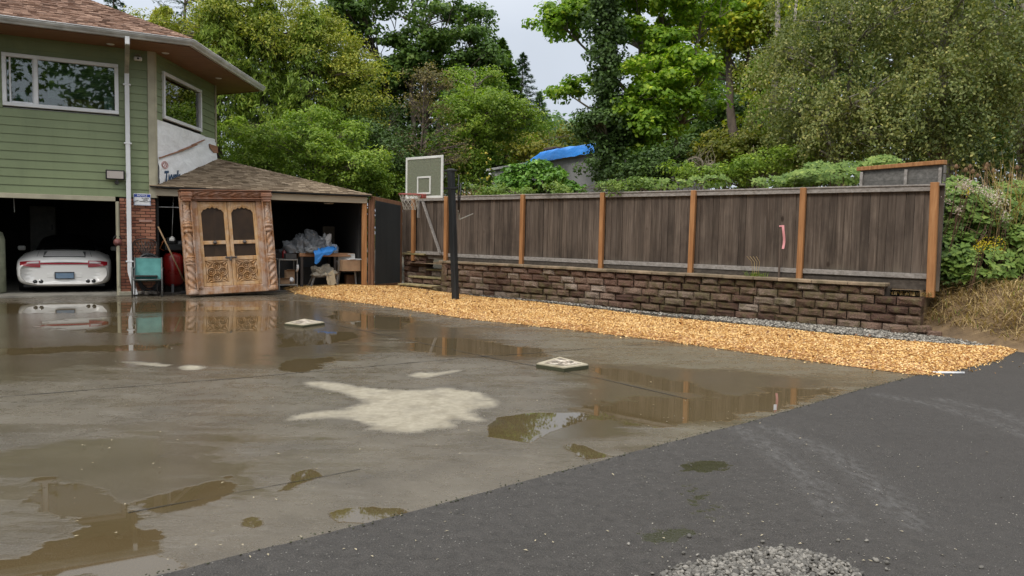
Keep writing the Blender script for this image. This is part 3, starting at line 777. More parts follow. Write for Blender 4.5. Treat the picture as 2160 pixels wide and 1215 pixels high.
# windows
def window(fr_, h_, name_label=None, split=None, ext=1):
    a0, a1, z0, z1 = h_; rt = Matrix((fr_.d, -fr_.n, Z)).transposed()
    m = MB(); fw = .075
    m.bev(fr_.p((a0 + a1) / 2, .02, z1 - fw / 2), (a1 - a0, .09, fw), rt, .006); m.bev(fr_.p((a0 + a1) / 2, .02, z0 + fw / 2), (a1 - a0, .09, fw), rt, .006)
    m.bev(fr_.p(a0 + fw / 2, .02, (z0 + z1) / 2), (fw, .088, z1 - z0 - 2 * fw), rt, .006); m.bev(fr_.p(a1 - fw / 2, .02, (z0 + z1) / 2), (fw, .088, z1 - z0 - 2 * fw), rt, .006)
    if split: m.bev(fr_.p(split, .018, (z0 + z1) / 2), (.08, .08, z1 - z0 - 2 * fw), rt, .006)
    f = m.build('window', white, house)
    g_ = MB(); g_.box(fr_.p((a0 + a1) / 2, -.005, (z0 + z1) / 2), (a1 - a0 - .1, .008, z1 - z0 - .1), rt); g_.build('pane', glass, f)
    if split:
        s_ = MB(); q0, q1 = a0 + fw, split - .04; zz0, zz1 = z0 + fw, z1 - fw
        for c_, sz in (((q0 + .06), (.03, .03, zz1 - zz0)), ((q1 - .012), (.02, .03, zz1 - zz0))): s_.bev(fr_.p(c_, .005, (zz0 + zz1) / 2), sz, rt, .004)
        s_.bev(fr_.p((q0 + q1) / 2 + .03, .005, zz0 + .015), (q1 - q0 - .1, .03, .03), rt, .004)
        s_.build('sash', white, f)
    return f
sp = H.hit(76, 180)[0]
wf = window(H, hole, split=sp)
window(S, shole)
# blinds and the things on the sill inside
bl = mat('blind_slats', (.13, .17, .115), .6, .1, 2, 0)
m = MB(); z = wz0 + .30
while z < wz1 - .07:
    m.box(H.p((sp + wb) / 2 + .08, -.22, z), (wb - sp - .22, .006, .045), rot @ Matrix.Rotation(R(12), 3, 'X')); z += .05
m.bev(H.p((sp + wb) / 2 + .08, -.22, wz0 + .27), (wb - sp - .22, .03, .03), rot, .004)
m.build('blind', bl, house)
m = MB(); m.box(H.p((wa + wb) / 2, -.22, wz0 - .03), (wb - wa, .34, .03), rot); m.build('window_sill', white, house)
def box_on(fr_, u0, u1, v0, v1, off, dp, name, m_, label, cat, group=None):
    a0, z0 = fr_.hit(u0, v1, off); a1, z1 = fr_.hit(u1, v0, off); c = fr_.p((a0 + a1) / 2, off, z0)
    t_ = thing(name, label, cat, c, group); mm = MB(); rt = Matrix((fr_.d, -fr_.n, Z)).transposed()
    mm.bev(fr_.p((a0 + a1) / 2, off - dp / 2, (z0 + z1) / 2), (a1 - a0, dp, z1 - z0), rt, .008)
    return t_, mm, (a0, a1, z0, z1)
kraft = mat('cardboard', (.30, .19, .11), .85, .2, 5, .1)
def sill_box(u0, u1, v0, v1, m_, label, name='box', band=None):
    t_, mm, (a0, a1, z0, z1) = box_on(H, u0, u1, v0, v1, -.12, .14, name, m_, label, 'box')
    z0 = wz0 - .014
    mm = MB(); mm.bev(H.p((a0 + a1) / 2, -.19, (z0 + z1) / 2), (a1 - a0, .14, z1 - z0), rot, .006); mm.build('carton', m_, t_)
    m2 = MB(); m2.bev(H.p((a0 + a1) / 2, -.118, z0 + (z1 - z0) * .45), ((a1 - a0) * .5, .004, (z1 - z0) * .3), rot, .001); m2.build('printed_panel', band or white, t_)
    m2 = MB(); m2.bev(H.p((a0 + a1) / 2, -.19, z1 + .003), ((a1 - a0) * .98, .05, .003), rot, .001); m2.build('tape', band or white, t_)
sill_box(136, 220, 214, 236, kraft, 'long brown cardboard box lying on the sill behind the big window', band=kraft)
sill_box(220, 240, 205, 236, mat('white_card', (.5, .55, .56), .6), 'white upright carton at the right end of the window sill', band=mat('blue_print', (.08, .2, .32), .6))
sill_box(33, 57, 195, 224, mat('teal_card', (.06, .16, .18), .6), 'teal box standing on the sill behind the narrow sliding window', band=mat('dark_print', (.02, .03, .04), .6))
sill_box(20, 32, 192, 222, mat('plum_card', (.13, .04, .06), .6), 'dark plum box beside the teal box on the window sill', band=mat('plum_print', (.2, .1, .1), .6))

# ---- eaves: soffit, gutter, roof
w_ov = .98
def isect(o1, d1, o2, d2):
    det = d1.x * -d2.y + d2.x * d1.y; r_ = o2 - o1
    t_ = (r_.x * -d2.y + d2.x * r_.y) / det; return o1 + d1 * t_
def off_corner(w, z): q = isect(H.p(0, w, 0), H.d, S.p(0, w, 0), S.d); return Vector((q.x, q.y, z))
def off_corner2(w, z): q = isect(S.p(S_END, w, 0), S.d, T3.p(0, w, 0), T3.d); return Vector((q.x, q.y, z))
zs_ = zE - .10
def eave(w, z): return [H.p(SL - 1.5, w, z), off_corner(w, z), off_corner2(w, z), T3.p(7, w, z)]
m = MB()
o_, i_ = eave(w_ov, zs_), eave(-.05, zs_)
for k in range(3): m.prism([o_[k], o_[k + 1], i_[k + 1], i_[k]], (0, 0, .02))
sof = m.build('soffit', soff, house)
m = MB(); fa = eave(w_ov + .02, zs_ + .06)
for k in range(3): m.beam(fa[k], fa[k + 1], .03, .15)
m.build('fascia', wood('fascia_wood', (.12, .055, .03), (.18, .09, .05), (.25, .14, .08), 'x', .6), house)
# gutter: K profile swept round the eave
prof = [(0, .0), (.07, 0), (.085, .03), (.105, .055), (.12, .085), (.12, .115), (.108, .115), (.105, .1), (.01, .1), (0, .105)]
m = MB(); vs = []
for w, z in prof: vs += eave(w_ov + .04 + w, zs_ + .0 + z)
npf = len(prof)
m.add(vs, [(4 * j + k, 4 * j + k + 1, 4 * ((j + 1) % npf) + k + 1, 4 * ((j + 1) % npf) + k) for j in range(npf) for k in range(3)])
m.build('gutter', gutm, house)
m = MB()   # bright rolled lip of the gutter
lip = eave(w_ov + .165, zs_ + .118)
for k in range(3): m.tube([lip[k], lip[k + 1]], .008, 6)
m.build('gutter_lip', white, house)
# downpipe
da, dz = H.hit(270, 330, .08)
m = MB()
ptop = H.p(da, w_ov + .1, zs_ + .02); el = H.p(da, w_ov + .1, zs_ - .12); wl = H.p(da, .085, zs_ - .52); bt = H.p(da, .085, .52); b1 = H.p(da + .03, .10, .34); b2 = H.p(da + .11, .16, .03)
def rpipe(mm, pts, w, h):
    for a_, b_ in zip(pts[:-1], pts[1:]):
        d_ = (b_ - a_).normalized(); mm.beam(a_ - d_ * .01, b_ + d_ * .01, w, h, H.n if abs(d_.z) > .5 else Z, .008)
rpipe(m, [el, wl], .085, .06); dp0 = m.build('downpipe_elbow', mat('downpipe_stained', (.42, .40, .33), .5, .3, 4, .1), house)
m = MB(); rpipe(m, [ptop, el], .085, .062); rpipe(m, [wl, bt], .09, .065); rpipe(m, [bt, b2], .085, .06); dp = m.build('downpipe', white, house)
for z in (4.55, 3.3, .75): m = MB(); m.bev(H.p(da, .06, z), (.15, .125, .03), rot, .004); m.build('downpipe_strap', white, dp)
# shingles laid row by row on a sloping plane
def shingle_mat(name, lo, mid, hi):
    t = NT(name); isl = t.island(); nz = t.noise(1.5, 5, t.obj()); g_ = t.noise(160., 3, t.obj())
    c = t.ramp(t.math('ADD', t.math('MULTIPLY', isl, .75), t.math('MULTIPLY', nz, .3)), [(.15, lo), (.5, mid), (.9, hi)])
    c = t.mix(t.ramp(g_, [(.3, .35), (.7, 0.)]), c, lo)
    return t.done(t.bsdf(color=c, rough=.9, spec=.2, normal=t.bump(g_, .5, .003)))
sh1 = shingle_mat('brown_shingle', (.12, .070, .048), (.235, .140, .098), (.36, .235, .17))
sh2 = shingle_mat('grey_brown_shingle', (.12, .088, .058), (.22, .165, .11), (.33, .26, .18))
def shingles(m, O, dx, up, h, smin, smax, ex=.125, tw=.135):
    """rows from eave line O going up the slope; smin/smax: functions of slope distance"""
    nrm = dx.cross(up).normalized(); k = 0; q = 0.0
    if nrm.z < 0: nrm = -nrm
    while q < h:
        a, b = smin(q), smax(q); x = a + rnd.uniform(-tw, 0); q2 = min(q + ex * 1.1, h + .02)
        while x < b:
            w = tw * rnd.choice((.7, 1, 1, 1.3)); x0, x1 = max(x, a), min(x + w - .004, b)
            if x1 - x0 > .02:
                lift = rnd.choice((.010, .016, .022)); dr = rnd.uniform(-.004, .004)
                p = [O + dx * x0 + up * (q + dr), O + dx * x1 + up * (q + dr), O + dx * x1 + up * q2, O + dx * x0 + up * q2]
                m.add([p[0] + nrm * .001, p[1] + nrm * .001, p[1] + nrm * lift, p[0] + nrm * lift, p[2] + nrm * .004, p[3] + nrm * .004], [(0, 1, 2, 3), (3, 2, 4, 5), (0, 3, 5), (1, 4, 2)])
            x += w
        q += ex; k += 1
pt = .416; wR = w_ov + .14; zR = zs_ + .125
e_ = eave(wR, zR)
RUN = 5.2
def inset(k, r):   # point on the hip at horizontal distance r inside the eave corner k
    return (off_corner if k == 1 else off_corner2)(wR - r, zR + r * pt)
cl = math.sqrt(1 + pt * pt)
m = MB(); upv = (-H.n + Z * pt).normalized(); O_ = e_[1].copy()
k1 = (inset(1, 1.0) - e_[1]).dot(H.d)
shingles(m, O_, H.d, upv, RUN * cl, lambda q: -14.0, lambda q: k1 * q / cl)
upS = (-S.n + Z * pt).normalized(); k1s = (inset(1, 1) - e_[1]).dot(S.d); k2s = (inset(2, 1) - e_[2]).dot(S.d); LS = (e_[2] - e_[1]).length
shingles(m, e_[1], S.d, upS, RUN * cl, lambda q: k1s * q / cl, lambda q: LS + k2s * q / cl)
rf = MB()
r1, r2 = inset(1, RUN), inset(2, RUN)
dn = Z * .012
back = H.p(-14, wR - RUN, zR + RUN * pt)
rf.add([H.p(-14, wR, zR) - dn, e_[1] - dn, r1 - dn, back - dn], [(0, 1, 2, 3)]); rf.add([e_[1] - dn, e_[2] - dn, r2 - dn, r1 - dn], [(0, 1, 2, 3)])
rf.add([e_[2] - dn, T3.p(9, wR, zR) - dn, H.p(-14, wR - RUN * 2.6, zR) - dn, back - dn, r1 - dn, r2 - dn], [(0, 1, 2, 3, 4, 5)])
deck = rf.build('roof', mat('roof_felt', (.10, .06, .045), .95), house)
m.build('shingles', sh1, deck)
m = MB()   # hip caps
hp = (r1 - e_[1]); n_ = int(hp.length / .15)
for i in range(n_):
    a_ = e_[1] + hp * (i / n_); b_ = e_[1] + hp * ((i + 1.15) / n_)
    for sg, dd in ((-1, H.d), (1, S.d)):
        side = (upv if sg < 0 else upS).cross(hp.normalized()); 
        w1 = (-H.d * .13 - upv * 0 if sg < 0 else S.d * .13); w1 = w1 + Z * (-.02)
        m.add([a_ + Z * .03, a_ + w1 + Z * .026, b_ + w1 + Z * .02, b_ + Z * .022], [(0, 1, 2, 3)])
m.build('hip_cap', sh1, deck)
# soffit lights
for u, v in ((233, 93), (461, 165), (349, 112)):
    r_ = ray(u, v); t_ = (zs_ - CAM_H) / r_.z; q = CAM + r_ * t_
    m = MB(); m.lathe(q - Z * .012, [(.0, 0), (.06, 0), (.075, .006), (.08, .014)], 14); m.build('soffit_light', white, sof)
# small white camera under the eave
a, z = H.hit(291, 122, .1)
t_ = thing('security_camera', 'small white camera fixed high on the green wall under the eave', 'camera', H.p(a, 0, z))
m = MB(); m.bev(H.p(a, .08, z - .02), (.16, .12, .07), rot, .015); m.build('housing', white, t_)
m = MB(); m.tube([H.p(a - .05, .03, z + .01), H.p(a - .04, .06, z + .07), H.p(a + .04, .06, z + .07), H.p(a + .05, .03, z + .01)], .012, 6); m.build('bracket', mat('bracket_tan', (.3, .25, .18), .5), t_)
m = MB(); m.lathe(H.p(a, .135, z - .02), [(.0, 0), (.02, 0), (.022, .012), (0, .012)], 10, rot @ Matrix.Rotation(R(90), 3, 'X')); m.build('lens', black, t_)
# floodlight
a, z = H.hit(243, 369, .1)
t_ = thing('floodlight', 'black framed floodlight with a pale lens above the garage corner', 'floodlight', H.p(a, 0, z))
tilt = rot @ Matrix.Rotation(R(8), 3, 'X')
m = MB(); m.bev(H.p(a, .12, z), (.365, .05, .21), tilt, .012); m.build('housing', black, t_)
m = MB(); m.bev(H.p(a, .148, z), (.31, .006, .155), tilt, .004); m.build('lens', mat('flood_lens', (.52, .47, .44), .3, .05), t_)
m = MB(); m.tube([H.p(a + .03, .02, z - .16), H.p(a + .03, .09, z - .15), H.p(a + .03, .11, z - .08)], .018, 6); m.lathe(H.p(a + .03, .02, z - .16), [(.04, -.0), (.045, .02), (.03, .03), (0, .03)], 10, rot @ Matrix.Rotation(R(90), 3, 'X')); m.build('bracket', mat('cast_grey', (.12, .12, .12), .5), t_)
# notice sign
a0, z0 = H.hit(282, 433, .06); a1, z1 = H.hit(318, 409, .06); z1 = z1 - .0
zc, ac = (z0 + z1) / 2, (a0 + a1) / 2; wS, hS = a1 - a0, z1 - z0
t_ = thing('notice_sign', 'white notice sign with a blue header at the top of the brick pier', 'sign', H.p(ac, 0, zc))
m = MB(); m.bev(H.p(ac, .045, zc), (wS, .008, hS), rot, .002); m.build('board', white, t_)
blue = mat('sign_blue', (.02, .06, .32), .45, .05)
m = MB(); m.box(H.p(ac, .0505, z1 - .045), (wS * .93, .002, .062), rot)
for dx in (-1, 1): m.box(H.p(ac + dx * (wS / 2 - .012), .0505, zc), (.006, .002, hS * .9), rot)
m.box(H.p(ac, .0505, z0 + .012), (wS * .93, .002, .005), rot); m.build('header_band', blue, t_)
text('NOTICE', H.p(ac, .0525, z1 - .062), H.d, Z, .055, white, t_, bold=.001, align='CENTER')
inkd = mat('dark_ink', (.03, .03, .035), .6)
text('24 HOUR\nVIDEO\nSURVEILLANCE', H.p(ac + .06, .0505, z0 + .145), H.d, Z, .034, inkd, t_, align='CENTER', bold=.0006)
m = MB(); cx_ = ac - .11; cz_ = z0 + .10
m.beam(H.p(cx_ - .045, .052, cz_ - .01), H.p(cx_ + .035, .052, cz_ + .018), .002, .026, H.n); m.beam(H.p(cx_ - .03, .052, cz_ - .01), H.p(cx_ - .045, .052, cz_ - .04), .002, .01, H.n); m.box(H.p(cx_ - .052, .052, cz_ - .045), (.012, .002, .035), rot)
m.build('camera_symbol', inkd, t_)
# red bell hanging on the garage jamb
a, z = H.hit(248, 511, .06)
t_ = thing('wall_bell', 'dark red round bell hanging on the cream garage jamb', 'bell', H.p(a, 0, z))
m = MB(); m.lathe(H.p(a, .05, z), [(.0, 0), (.08, .0), (.085, .02), (.07, .05), (.04, .07), (0, .075)], 16, rot @ Matrix.Rotation(R(90), 3, 'X')); m.build('gong', mat('rusty_red', (.17, .05, .04), .5, .4, 9, .3), t_)
m = MB(); m.tube([H.p(a + .085 * math.cos(q), .06, z + .05 + .09 * math.sin(q)) for q in np.linspace(0, math.pi, 9)], .009, 6); m.build('hoop', blackm, t_)

# ================================================================== car in the garage
def car():
    a, _ = H.hit(137, 605, -.65); base = H.p(a, -.65, .0)
    t_ = thing('sports_car', 'white sports coupe parked nose in, seen from behind in the garage', 'car', base, rot=Matrix((H.d, -H.n, Z)).transposed())
    # local: x right, y forward (into the garage), z up
    paint = NT('white_paint'); paint = paint.done(paint.bsdf(color=(.80, .78, .74), rough=.22, coat=.8, spec=.5))
    def sec(y, wb, wm, wt, zb, zm, zt, nose=0):   # half section, symmetric
        pts = []
        prof = [(0.0, zb), (wb * .7, zb), (wb, zb + .06), (wm * .985, zb + .17), (wm, zm - .12), (wm * .985, zm), (wm * .93, zm + (zt - zm) * .35), (wt, zt - (zt - zm) * .16), (wt * .82, zt - .012), (wt * .45, zt), (0, zt + .004)]
        for x, z in prof: pts.append((x, y, z))
        return [Vector(q) for q in pts] + [Vector((-x, y_, z)) for x, y_, z in pts[-2:0:-1]]
    st = [sec(.0, .72, .82, .60, .22, .58, .70), sec(.03, .77, .865, .62, .19, .60, .765), sec(.10, .82, .895, .63, .17, .64, .815), sec(.22, .85, .915, .64, .17, .69, .85), sec(.42, .87, .926, .65, .17, .73, .895),
          sec(.75, .88, .926, .65, .17, .76, .955), sec(1.15, .88, .92, .64, .18, .78, 1.0), sec(1.7, .86, .88, .62, .17, .76, .95), sec(2.5, .85, .86, .66, .17, .74, .92), sec(3.2, .85, .89, .70, .17, .72, .86), sec(3.8, .82, .88, .62, .18, .66, .78), sec(4.25, .68, .76, .45, .2, .52, .62), sec(4.42, .45, .5, .3, .25, .44, .5)]
    m = MB(); n_ = len(st[0]); vs = [q for s_ in st for q in s_]
    fs = [(i * n_ + j, i * n_ + (j + 1) % n_, (i + 1) * n_ + (j + 1) % n_, (i + 1) * n_ + j) for i in range(len(st) - 1) for j in range(n_)]
    fs += [tuple(range(n_)), tuple(range((len(st) - 1) * n_, len(st) * n_))[::-1]]
    m.add(vs, fs, True); body = m.build('body', paint, t_, world=False)
    sb = body.modifiers.new('s', 'SUBSURF'); sb.levels = sb.render_levels = 2
    # roof (dark soft top) and glass
    m = MB(); cab = [(.78, .56, .60, .985), (1.05, .58, .52, 1.13), (1.4, .59, .50, 1.235), (1.9, .60, .48, 1.275), (2.4, .62, .5, 1.25), (2.9, .66, .54, 1.1), (3.3, .70, .6, .90)]
    vs = []
    for y, wb, wt, zt in cab: vs += [Vector((x, y, z)) for x, z in ((-wb - .05, .9), (-wb, min(zt, .99)), (-wt, max(.96, zt - .06)), (-wt * .6, zt), (0, zt + .015), (wt * .6, zt), (wt, max(.96, zt - .06)), (wb, min(zt, .99)), (wb + .05, .9))]
    fs = [(i * 9 + j, i * 9 + j + 1, (i + 1) * 9 + j + 1, (i + 1) * 9 + j) for i in range(len(cab) - 1) for j in range(8)] + [tuple(range(9)), tuple(range(54, 63))[::-1]]
    m.add(vs, fs, True); m.build('cabin', mat('dark_glass_top', (.008, .008, .009), .35, .1), t_, world=False)
    def surf(x, z, y0=-.2):   # y of the rear skin at (x, z) from the sections
        best = .5
        for i in range(len(st) - 1):
            for k in range(9):
                y = st[i][0].y + (st[i + 1][0].y - st[i][0].y) * k / 9
                f_ = k / 9
                hx = 0; 
                pr = [st[i][j].lerp(st[i + 1][j], f_) for j in range(11)]
                if not pr[0].z <= z <= pr[-1].z: continue
                for q in range(10):
                    if pr[q].z <= z <= pr[q + 1].z:
                        e = (z - pr[q].z) / max(1e-5, pr[q + 1].z - pr[q].z); hx = max(hx, pr[q].x + (pr[q + 1].x - pr[q].x) * e)
                if abs(x) <= hx: return y
        return best
    def patch(x0, x1, z0, z1, name, m_, lift=.012, n1=10, n2=4, parent=None, taper=0.0, shape=None):
        m = MB()
        def fn(i, j):
            x = x0 + (x1 - x0) * i; zz0, zz1 = z0, z1
            if shape: zz0, zz1 = shape(i)
            z = zz0 + (zz1 - zz0) * j
            return Vector((x, surf(x, z) - lift, z))
        m.grid(fn, n1, n2); return m.build(name, m_, parent or t_, world=False)
    lamp_r = mat('tail_red', (.30, .012, .02), .15, .05, coat=1.0); lamp_c = mat('tail_clear', (.42, .34, .33), .15, .05, coat=1.0)
    red_strip = mat('red_strip', (.36, .012, .03), .2, .05, coat=.5)
    for sg in (-1, 1):
        lp = patch(sg * .45, sg * .83, .69, .80, 'taillight', lamp_r, .016, 12, 4, shape=lambda i: (.590 + .05 * i ** 2, .740 - .03 * i ** 2))
        patch(sg * .48, sg * .70, .735, .785, 'lens', lamp_c, .022, 8, 2, lp, shape=lambda i: (.678, .722 - .012 * i))
    patch(-.47, .47, .655, .69, 'light_strip', red_strip, .014, 14, 1)
    m = MB()
    for k in range(6):   # engine lid slats
        y = .13 + k * .07; z = .935 + .012 * k
        m.box((0, y, .836 + .0165 * k), (.78 - .02 * k, .012, .007), Matrix.Rotation(R(30), 3, 'X'))
    lid = m.build('lid_grille', paint, t_, world=False)
    m = MB(); m.box((0, .30, .862), (.80, .40, .02), Matrix.Rotation(R(13.5), 3, 'X')); m.build('grille_recess', black, lid, world=False)
    for sx in (-1, 1): m = MB(); m.tube([Vector((sx * (.52), surf(.52, .82) - .004, .82)), Vector((sx * .49, .3, .93)), Vector((sx * .45, .5, .975)), Vector((sx * .43, .75, .965))], .0035, 4); m.build('lid_seam', black, t_, world=False)
    patch(-.175, .175, .35, .475, 'licence_plate', mat('plate_blue', (.10, .16, .24), .5, .6, 14, 0, col2=(.20, .27, .34)), .02, 4, 2)
    m = MB(); y = surf(0, .45) - .024
    for z in (.343, .482): m.box((0, y, z), (.37, .012, .014))
    for x in (-.18, .18): m.box((x, y, .412), (.014, .012, .15))
    m.build('plate_frame', black, t_, world=False)
    for sg in (-1, 1):
        m = MB(); m.bev((sg * .265, surf(.26, .46) + .005, .415), (.135, .022, .10), None, .01); m.build('bumper_pad', paint, t_, world=False)
        for dx in (-.055, .055):
            m = MB(); m.lathe((sg * .50 + dx, -.0, .285), [(.046, 0), (.05, .012), (.046, .2)], 14, Matrix.Rotation(R(-90), 3, 'X')); e = m.build('exhaust_pipe', mat('chrome', (.5, .5, .5), .2, .05, metal=1), t_, world=False)
            m = MB(); m.lathe((sg * .50 + dx, -.003, .285), [(0, 0), (.038, 0), (.038, .02)], 12, Matrix.Rotation(R(-90), 3, 'X')); m.build('bore', black, e, world=False)
        m = MB(); m.bev((sg * .50, .09, .285), (.25, .14, .12), None, .03); m.build('exhaust_surround', black, t_, world=False)
    m = MB(); m.bev((0, .25, .19), (1.56, .3, .07), None, .03); m.build('diffuser', black, t_, world=False)
    tyre = mat('tyre_rubber', (.015, .015, .015), .85)
    for y in (.98, 3.36):
        for sg in (-1, 1):
            ax = Matrix.Rotation(R(90), 3, 'Y')
            m = MB(); m.lathe((sg * .79 - .13, y, .32), [(.2, 0), (.30, .0), (.325, .03), (.325, .23), (.30, .26), (.2, .26)], 28, ax); w_ = m.build('wheel', tyre, t_, world=False)
            m = MB(); m.lathe((sg * .79 - .1315 + (.02 if sg < 0 else .0), y, .32), [(.0, 0.0), (.2, 0), (.21, .245), (0, .245)], 20, ax); m.build('rim', mat('rim_silver', (.4, .4, .41), .3, .1, metal=.9), w_, world=False)
    for sg in (-1, 1): m = MB(); m.bev((sg * .98, 2.35, .95), (.16, .1, .11), None, .04); m.build('wing_mirror', paint, t_, world=False)
    # lettering across the tail is too faint to read in the photo; a fine line of raised studs stands there
    return t_
car()
# tall pale cabinet at the back of the garage
a, _ = H.hit(91, 480, -6.3)
t_ = thing('storage_cabinet', 'tall pale cabinet standing against the dark back wall of the garage', 'cabinet', H.p(a, -6.6, .03))
cab = mat('dim_cabinet', (.17, .17, .145), .6)
m = MB(); m.bev(H.p(a, -6.5, 1.03), (.62, .5, 2.0), rot, .01); m.build('case', cab, t_)
for z, h_ in ((1.45, 1.1), (.45, .8)):
    m = MB(); m.bev(H.p(a, -6.235, z), (.58, .02, h_), rot, .006); d_ = m.build('door', cab, t_)
    m = MB(); m.bev(H.p(a + .22, -6.215, z), (.02, .02, .15), rot, .005); m.build('handle', blackm, d_)
# opener rail bracket hanging in the garage opening
a, z = H.hit(28, 433, -.5)
t_ = thing('door_bracket', 'thin white door track bracket hanging inside the garage opening', 'bracket', H.p(a, -.5, 2.5))
m = MB(); m.beam(H.p(a, -.5, 2.5), H.p(a + .02, -.5, z - .15), .03, .006); m.build('strap', white, t_)
# pale wrapped bundle cut by the left frame edge
a, _ = H.hit(-2, 560, -.7)
t_ = thing('wrapped_bundle', 'pale cylinder standing just inside the garage at its left edge', 'tank', H.p(a - .2, -1.0, .03))
m = MB(); m.lathe(H.p(a - .12, -.9, .03), [(.14, 0), (.22, .02), (.22, 1.15), (.18, 1.3), (.05, 1.36)], 20); m.build('shell', mat('dim_cream', (.30, .32, .22), .6), t_)
m = MB(); m.tube([H.p(a - .12, -.9, 1.35), H.p(a - .12, -.9, 1.8), H.p(a - .3, -.9, 1.9)], .015, 6); m.build('pipe', blackm, t_)

# ================================================================== carport
CE = H.s_at(772, 2.3)                      # right end of the front
carport = thing('carport', 'low open fronted carport with a shingled hip roof joined to the house', 'carport', H.p(CE / 2, 0, 0))
zt_ = H.hit(560, 405)[1]; zb_ = H.hit(690, 426)[1]
beige = mat('beige_board', (.40, .335, .24), .7, .15, 3, .15, stretch=(.5, .5, 3), dirt=.2)
m = MB(); m.bev(H.p(CE / 2 + .01, .02, (zt_ + zb_) / 2 - .01), (CE + .02, .045, zt_ - zb_ - .02), rot, .004); m.build('fascia', beige, carport)
PEAK = S.p(S_END, 0, 0); pk = H.hit(455, 335, (PEAK - H.O).dot(H.n))[1]
run = -(PEAK - H.O).dot(H.n); ps = (pk - zt_ - .02) / (run + .12); pka = (PEAK - H.O).dot(H.d)
upc = (-H.n + Z * ps).normalized(); Oc = H.p(0, .12, zt_ + .02); clc = math.sqrt(1 + ps * ps)
LC = (run + .12) * clc
sdir = (S.p(1, 0, 0) - S.O); 
left_s = lambda q: -(.02) + (pka) * (q / clc - .12) / run if q / clc > .12 else -.12
# left edge follows the side wall of the house
m = MB(); shingles(m, Oc, H.d, upc, LC, left_s, lambda q: CE + .12 + (pka - CE - .12) * q / LC, .12, .15)
dk = MB(); A0, A1, A2 = H.p(-.12, .12, zt_ + .008), H.p(CE + .12, .12, zt_ + .008), PEAK + Z * (pk - .012)
bk = H.p(CE + .12, -2 * run, zt_ + .008); bk0 = H.p(pka - 2.5, -2 * run, zt_ + .008)
dk.add([A0, A1, A2], [(0, 1, 2)]); dk.add([A1, bk, A2], [(0, 1, 2)]); dk.add([bk, bk0, A2], [(0, 1, 2)])
dko = dk.build('roof', mat('roof_felt_dark', (.09, .07, .055), .95), carport); m.build('shingles', sh2, dko)
m = MB()
hv = A2 - A1; n_ = int(hv.length / .16)
for i in range(n_):
    a_ = A1 + hv * (i / n_) + Z * .03; b_ = A1 + hv * ((i + 1.1) / n_) + Z * .024
    m.add([a_, a_ - H.d * .14 - upc * .0 - Z * .012, b_ - H.d * .14 - Z * .012, b_], [(0, 1, 2, 3)]); m.add([a_, b_, b_ - H.n * .14 - Z * .03, a_ - H.n * .14 - Z * .03], [(0, 1, 2, 3)])
m.build('hip_cap', sh2, dko)
m = MB()
m.box(H.p(CE / 2, .1, zt_ + .004), (CE + .2, .05, .014), rot); m.build('drip_edge', blackm, carport)
# dark shell of the shed
m = MB()
m.box(H.p(CE / 2 - .5, -5.2, 1.15), (CE + 1.5, .1, 2.3), rot); m.box(H.p(CE - .05, -2.8, 1.15), (.06, 5.0, 2.3), rot)
m.box(H.p(CE / 2, -2.7, 2.26), (CE + .1, 5.0, .03), rot); m.box(H.p(.05, -1.6, 1.2), (.05, 3.0, 2.3), rot)
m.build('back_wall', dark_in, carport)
m = MB(); m.box(H.p(CE / 2, -2.6, .012), (CE - .1, 5.1, .04), rot); m.build('shed_floor', mat('shed_floor', (.07, .06, .05), .9, .4, 3, .3), carport)
orange = wood('orange_cedar', (.19, .082, .028), (.31, .145, .055), (.42, .225, .10), 'z', .7, 24, .2)
oldw = wood('brown_stud', (.08, .038, .02), (.15, .075, .04), (.22, .12, .07), 'z', .75, 24, .25)
m = MB(); pa = H.s_at(769, 1.2, .0); m.bev(H.p(pa, -.03, (zb_ + .0) / 2), (.115, .10, zb_ + .0), rot, .006); m.build('post', orange, carport)
m = MB(); m.bev(H.p(pa + .12, -.01, zb_ / 2 + .05), (.05, .09, zb_ + .1), rot, .005); m.bev(H.p(pa + .175, .0, zb_ / 2 + .05), (.045, .09, zb_ + .1), rot, .005); m.build('door_jamb', oldw, carport)
a, z = H.hit(693, 433, -.9)
m = MB(); m.lathe(H.p(a, -.9, zb_ - .02), [(.05, 0.0), (.11, .0), (.13, .02), (.13, .03)], 16); m.build('ceiling_light', mat('dim_white', (.5, .5, .48), .5), carport)
m = MB(); a, z = H.hit(350, 437, -.12)
m.tube([H.p(.05, -.12, z), H.p(.75, -.12, z)], .012, 6); m.build('hanging_rail', mat('dim_steel', (.35, .35, .34), .4), carport)
# black corrugated wing panel between the carport and the steps
pl = G(784, 608); pl = H.p(pa + .2, .02, 0); dR = ray(843, 604); _w = FN.p(PI_T + .12, -.15, 0); pr = Vector((dR.x * _w.y / dR.y, _w.y, 0))
wing = thing('corrugated_panel', 'black corrugated panel in a brown timber frame right of the carport', 'panel', (pl + pr) / 2)
pd = (pr - pl).normalized(); pn = Vector((pd.y, -pd.x, 0)); Lw = (pr - pl).length; zl, zr = D(780, 414, pl.y).z, D(843, 426, pr.y).z
m = MB()
m.beam(pl + Z * .0, pl + Z * zl, .07, .09, pn, .005); m.beam(pr, pr + Z * zr, .07, .09, pn, .005)
m.beam(pl + Z * (zl - .05), pr + Z * (zr - .05), .07, .10, Z, .005); m.beam(pl + Z * .09, pr + Z * .09, .07, .14, Z, .005)
m.build('frame', oldw, wing)
m = MB(); nn_ = 220
def cor(i, j):
    x = .05 + (Lw - .1) * i; zt = (zl + (zr - zl) * i) - .1
    return pl + pd * x + pn * (.045 + .016 * math.sin(i * 2 * math.pi * 24)) + Z * (.17 + (zt - .17) * j)
m.grid(cor, nn_, 1); m.build('corrugated_sheet', mat('black_sheet', (.020, .024, .024), .5, .3, 2, .1, stretch=(1, 1, .3)), wing)
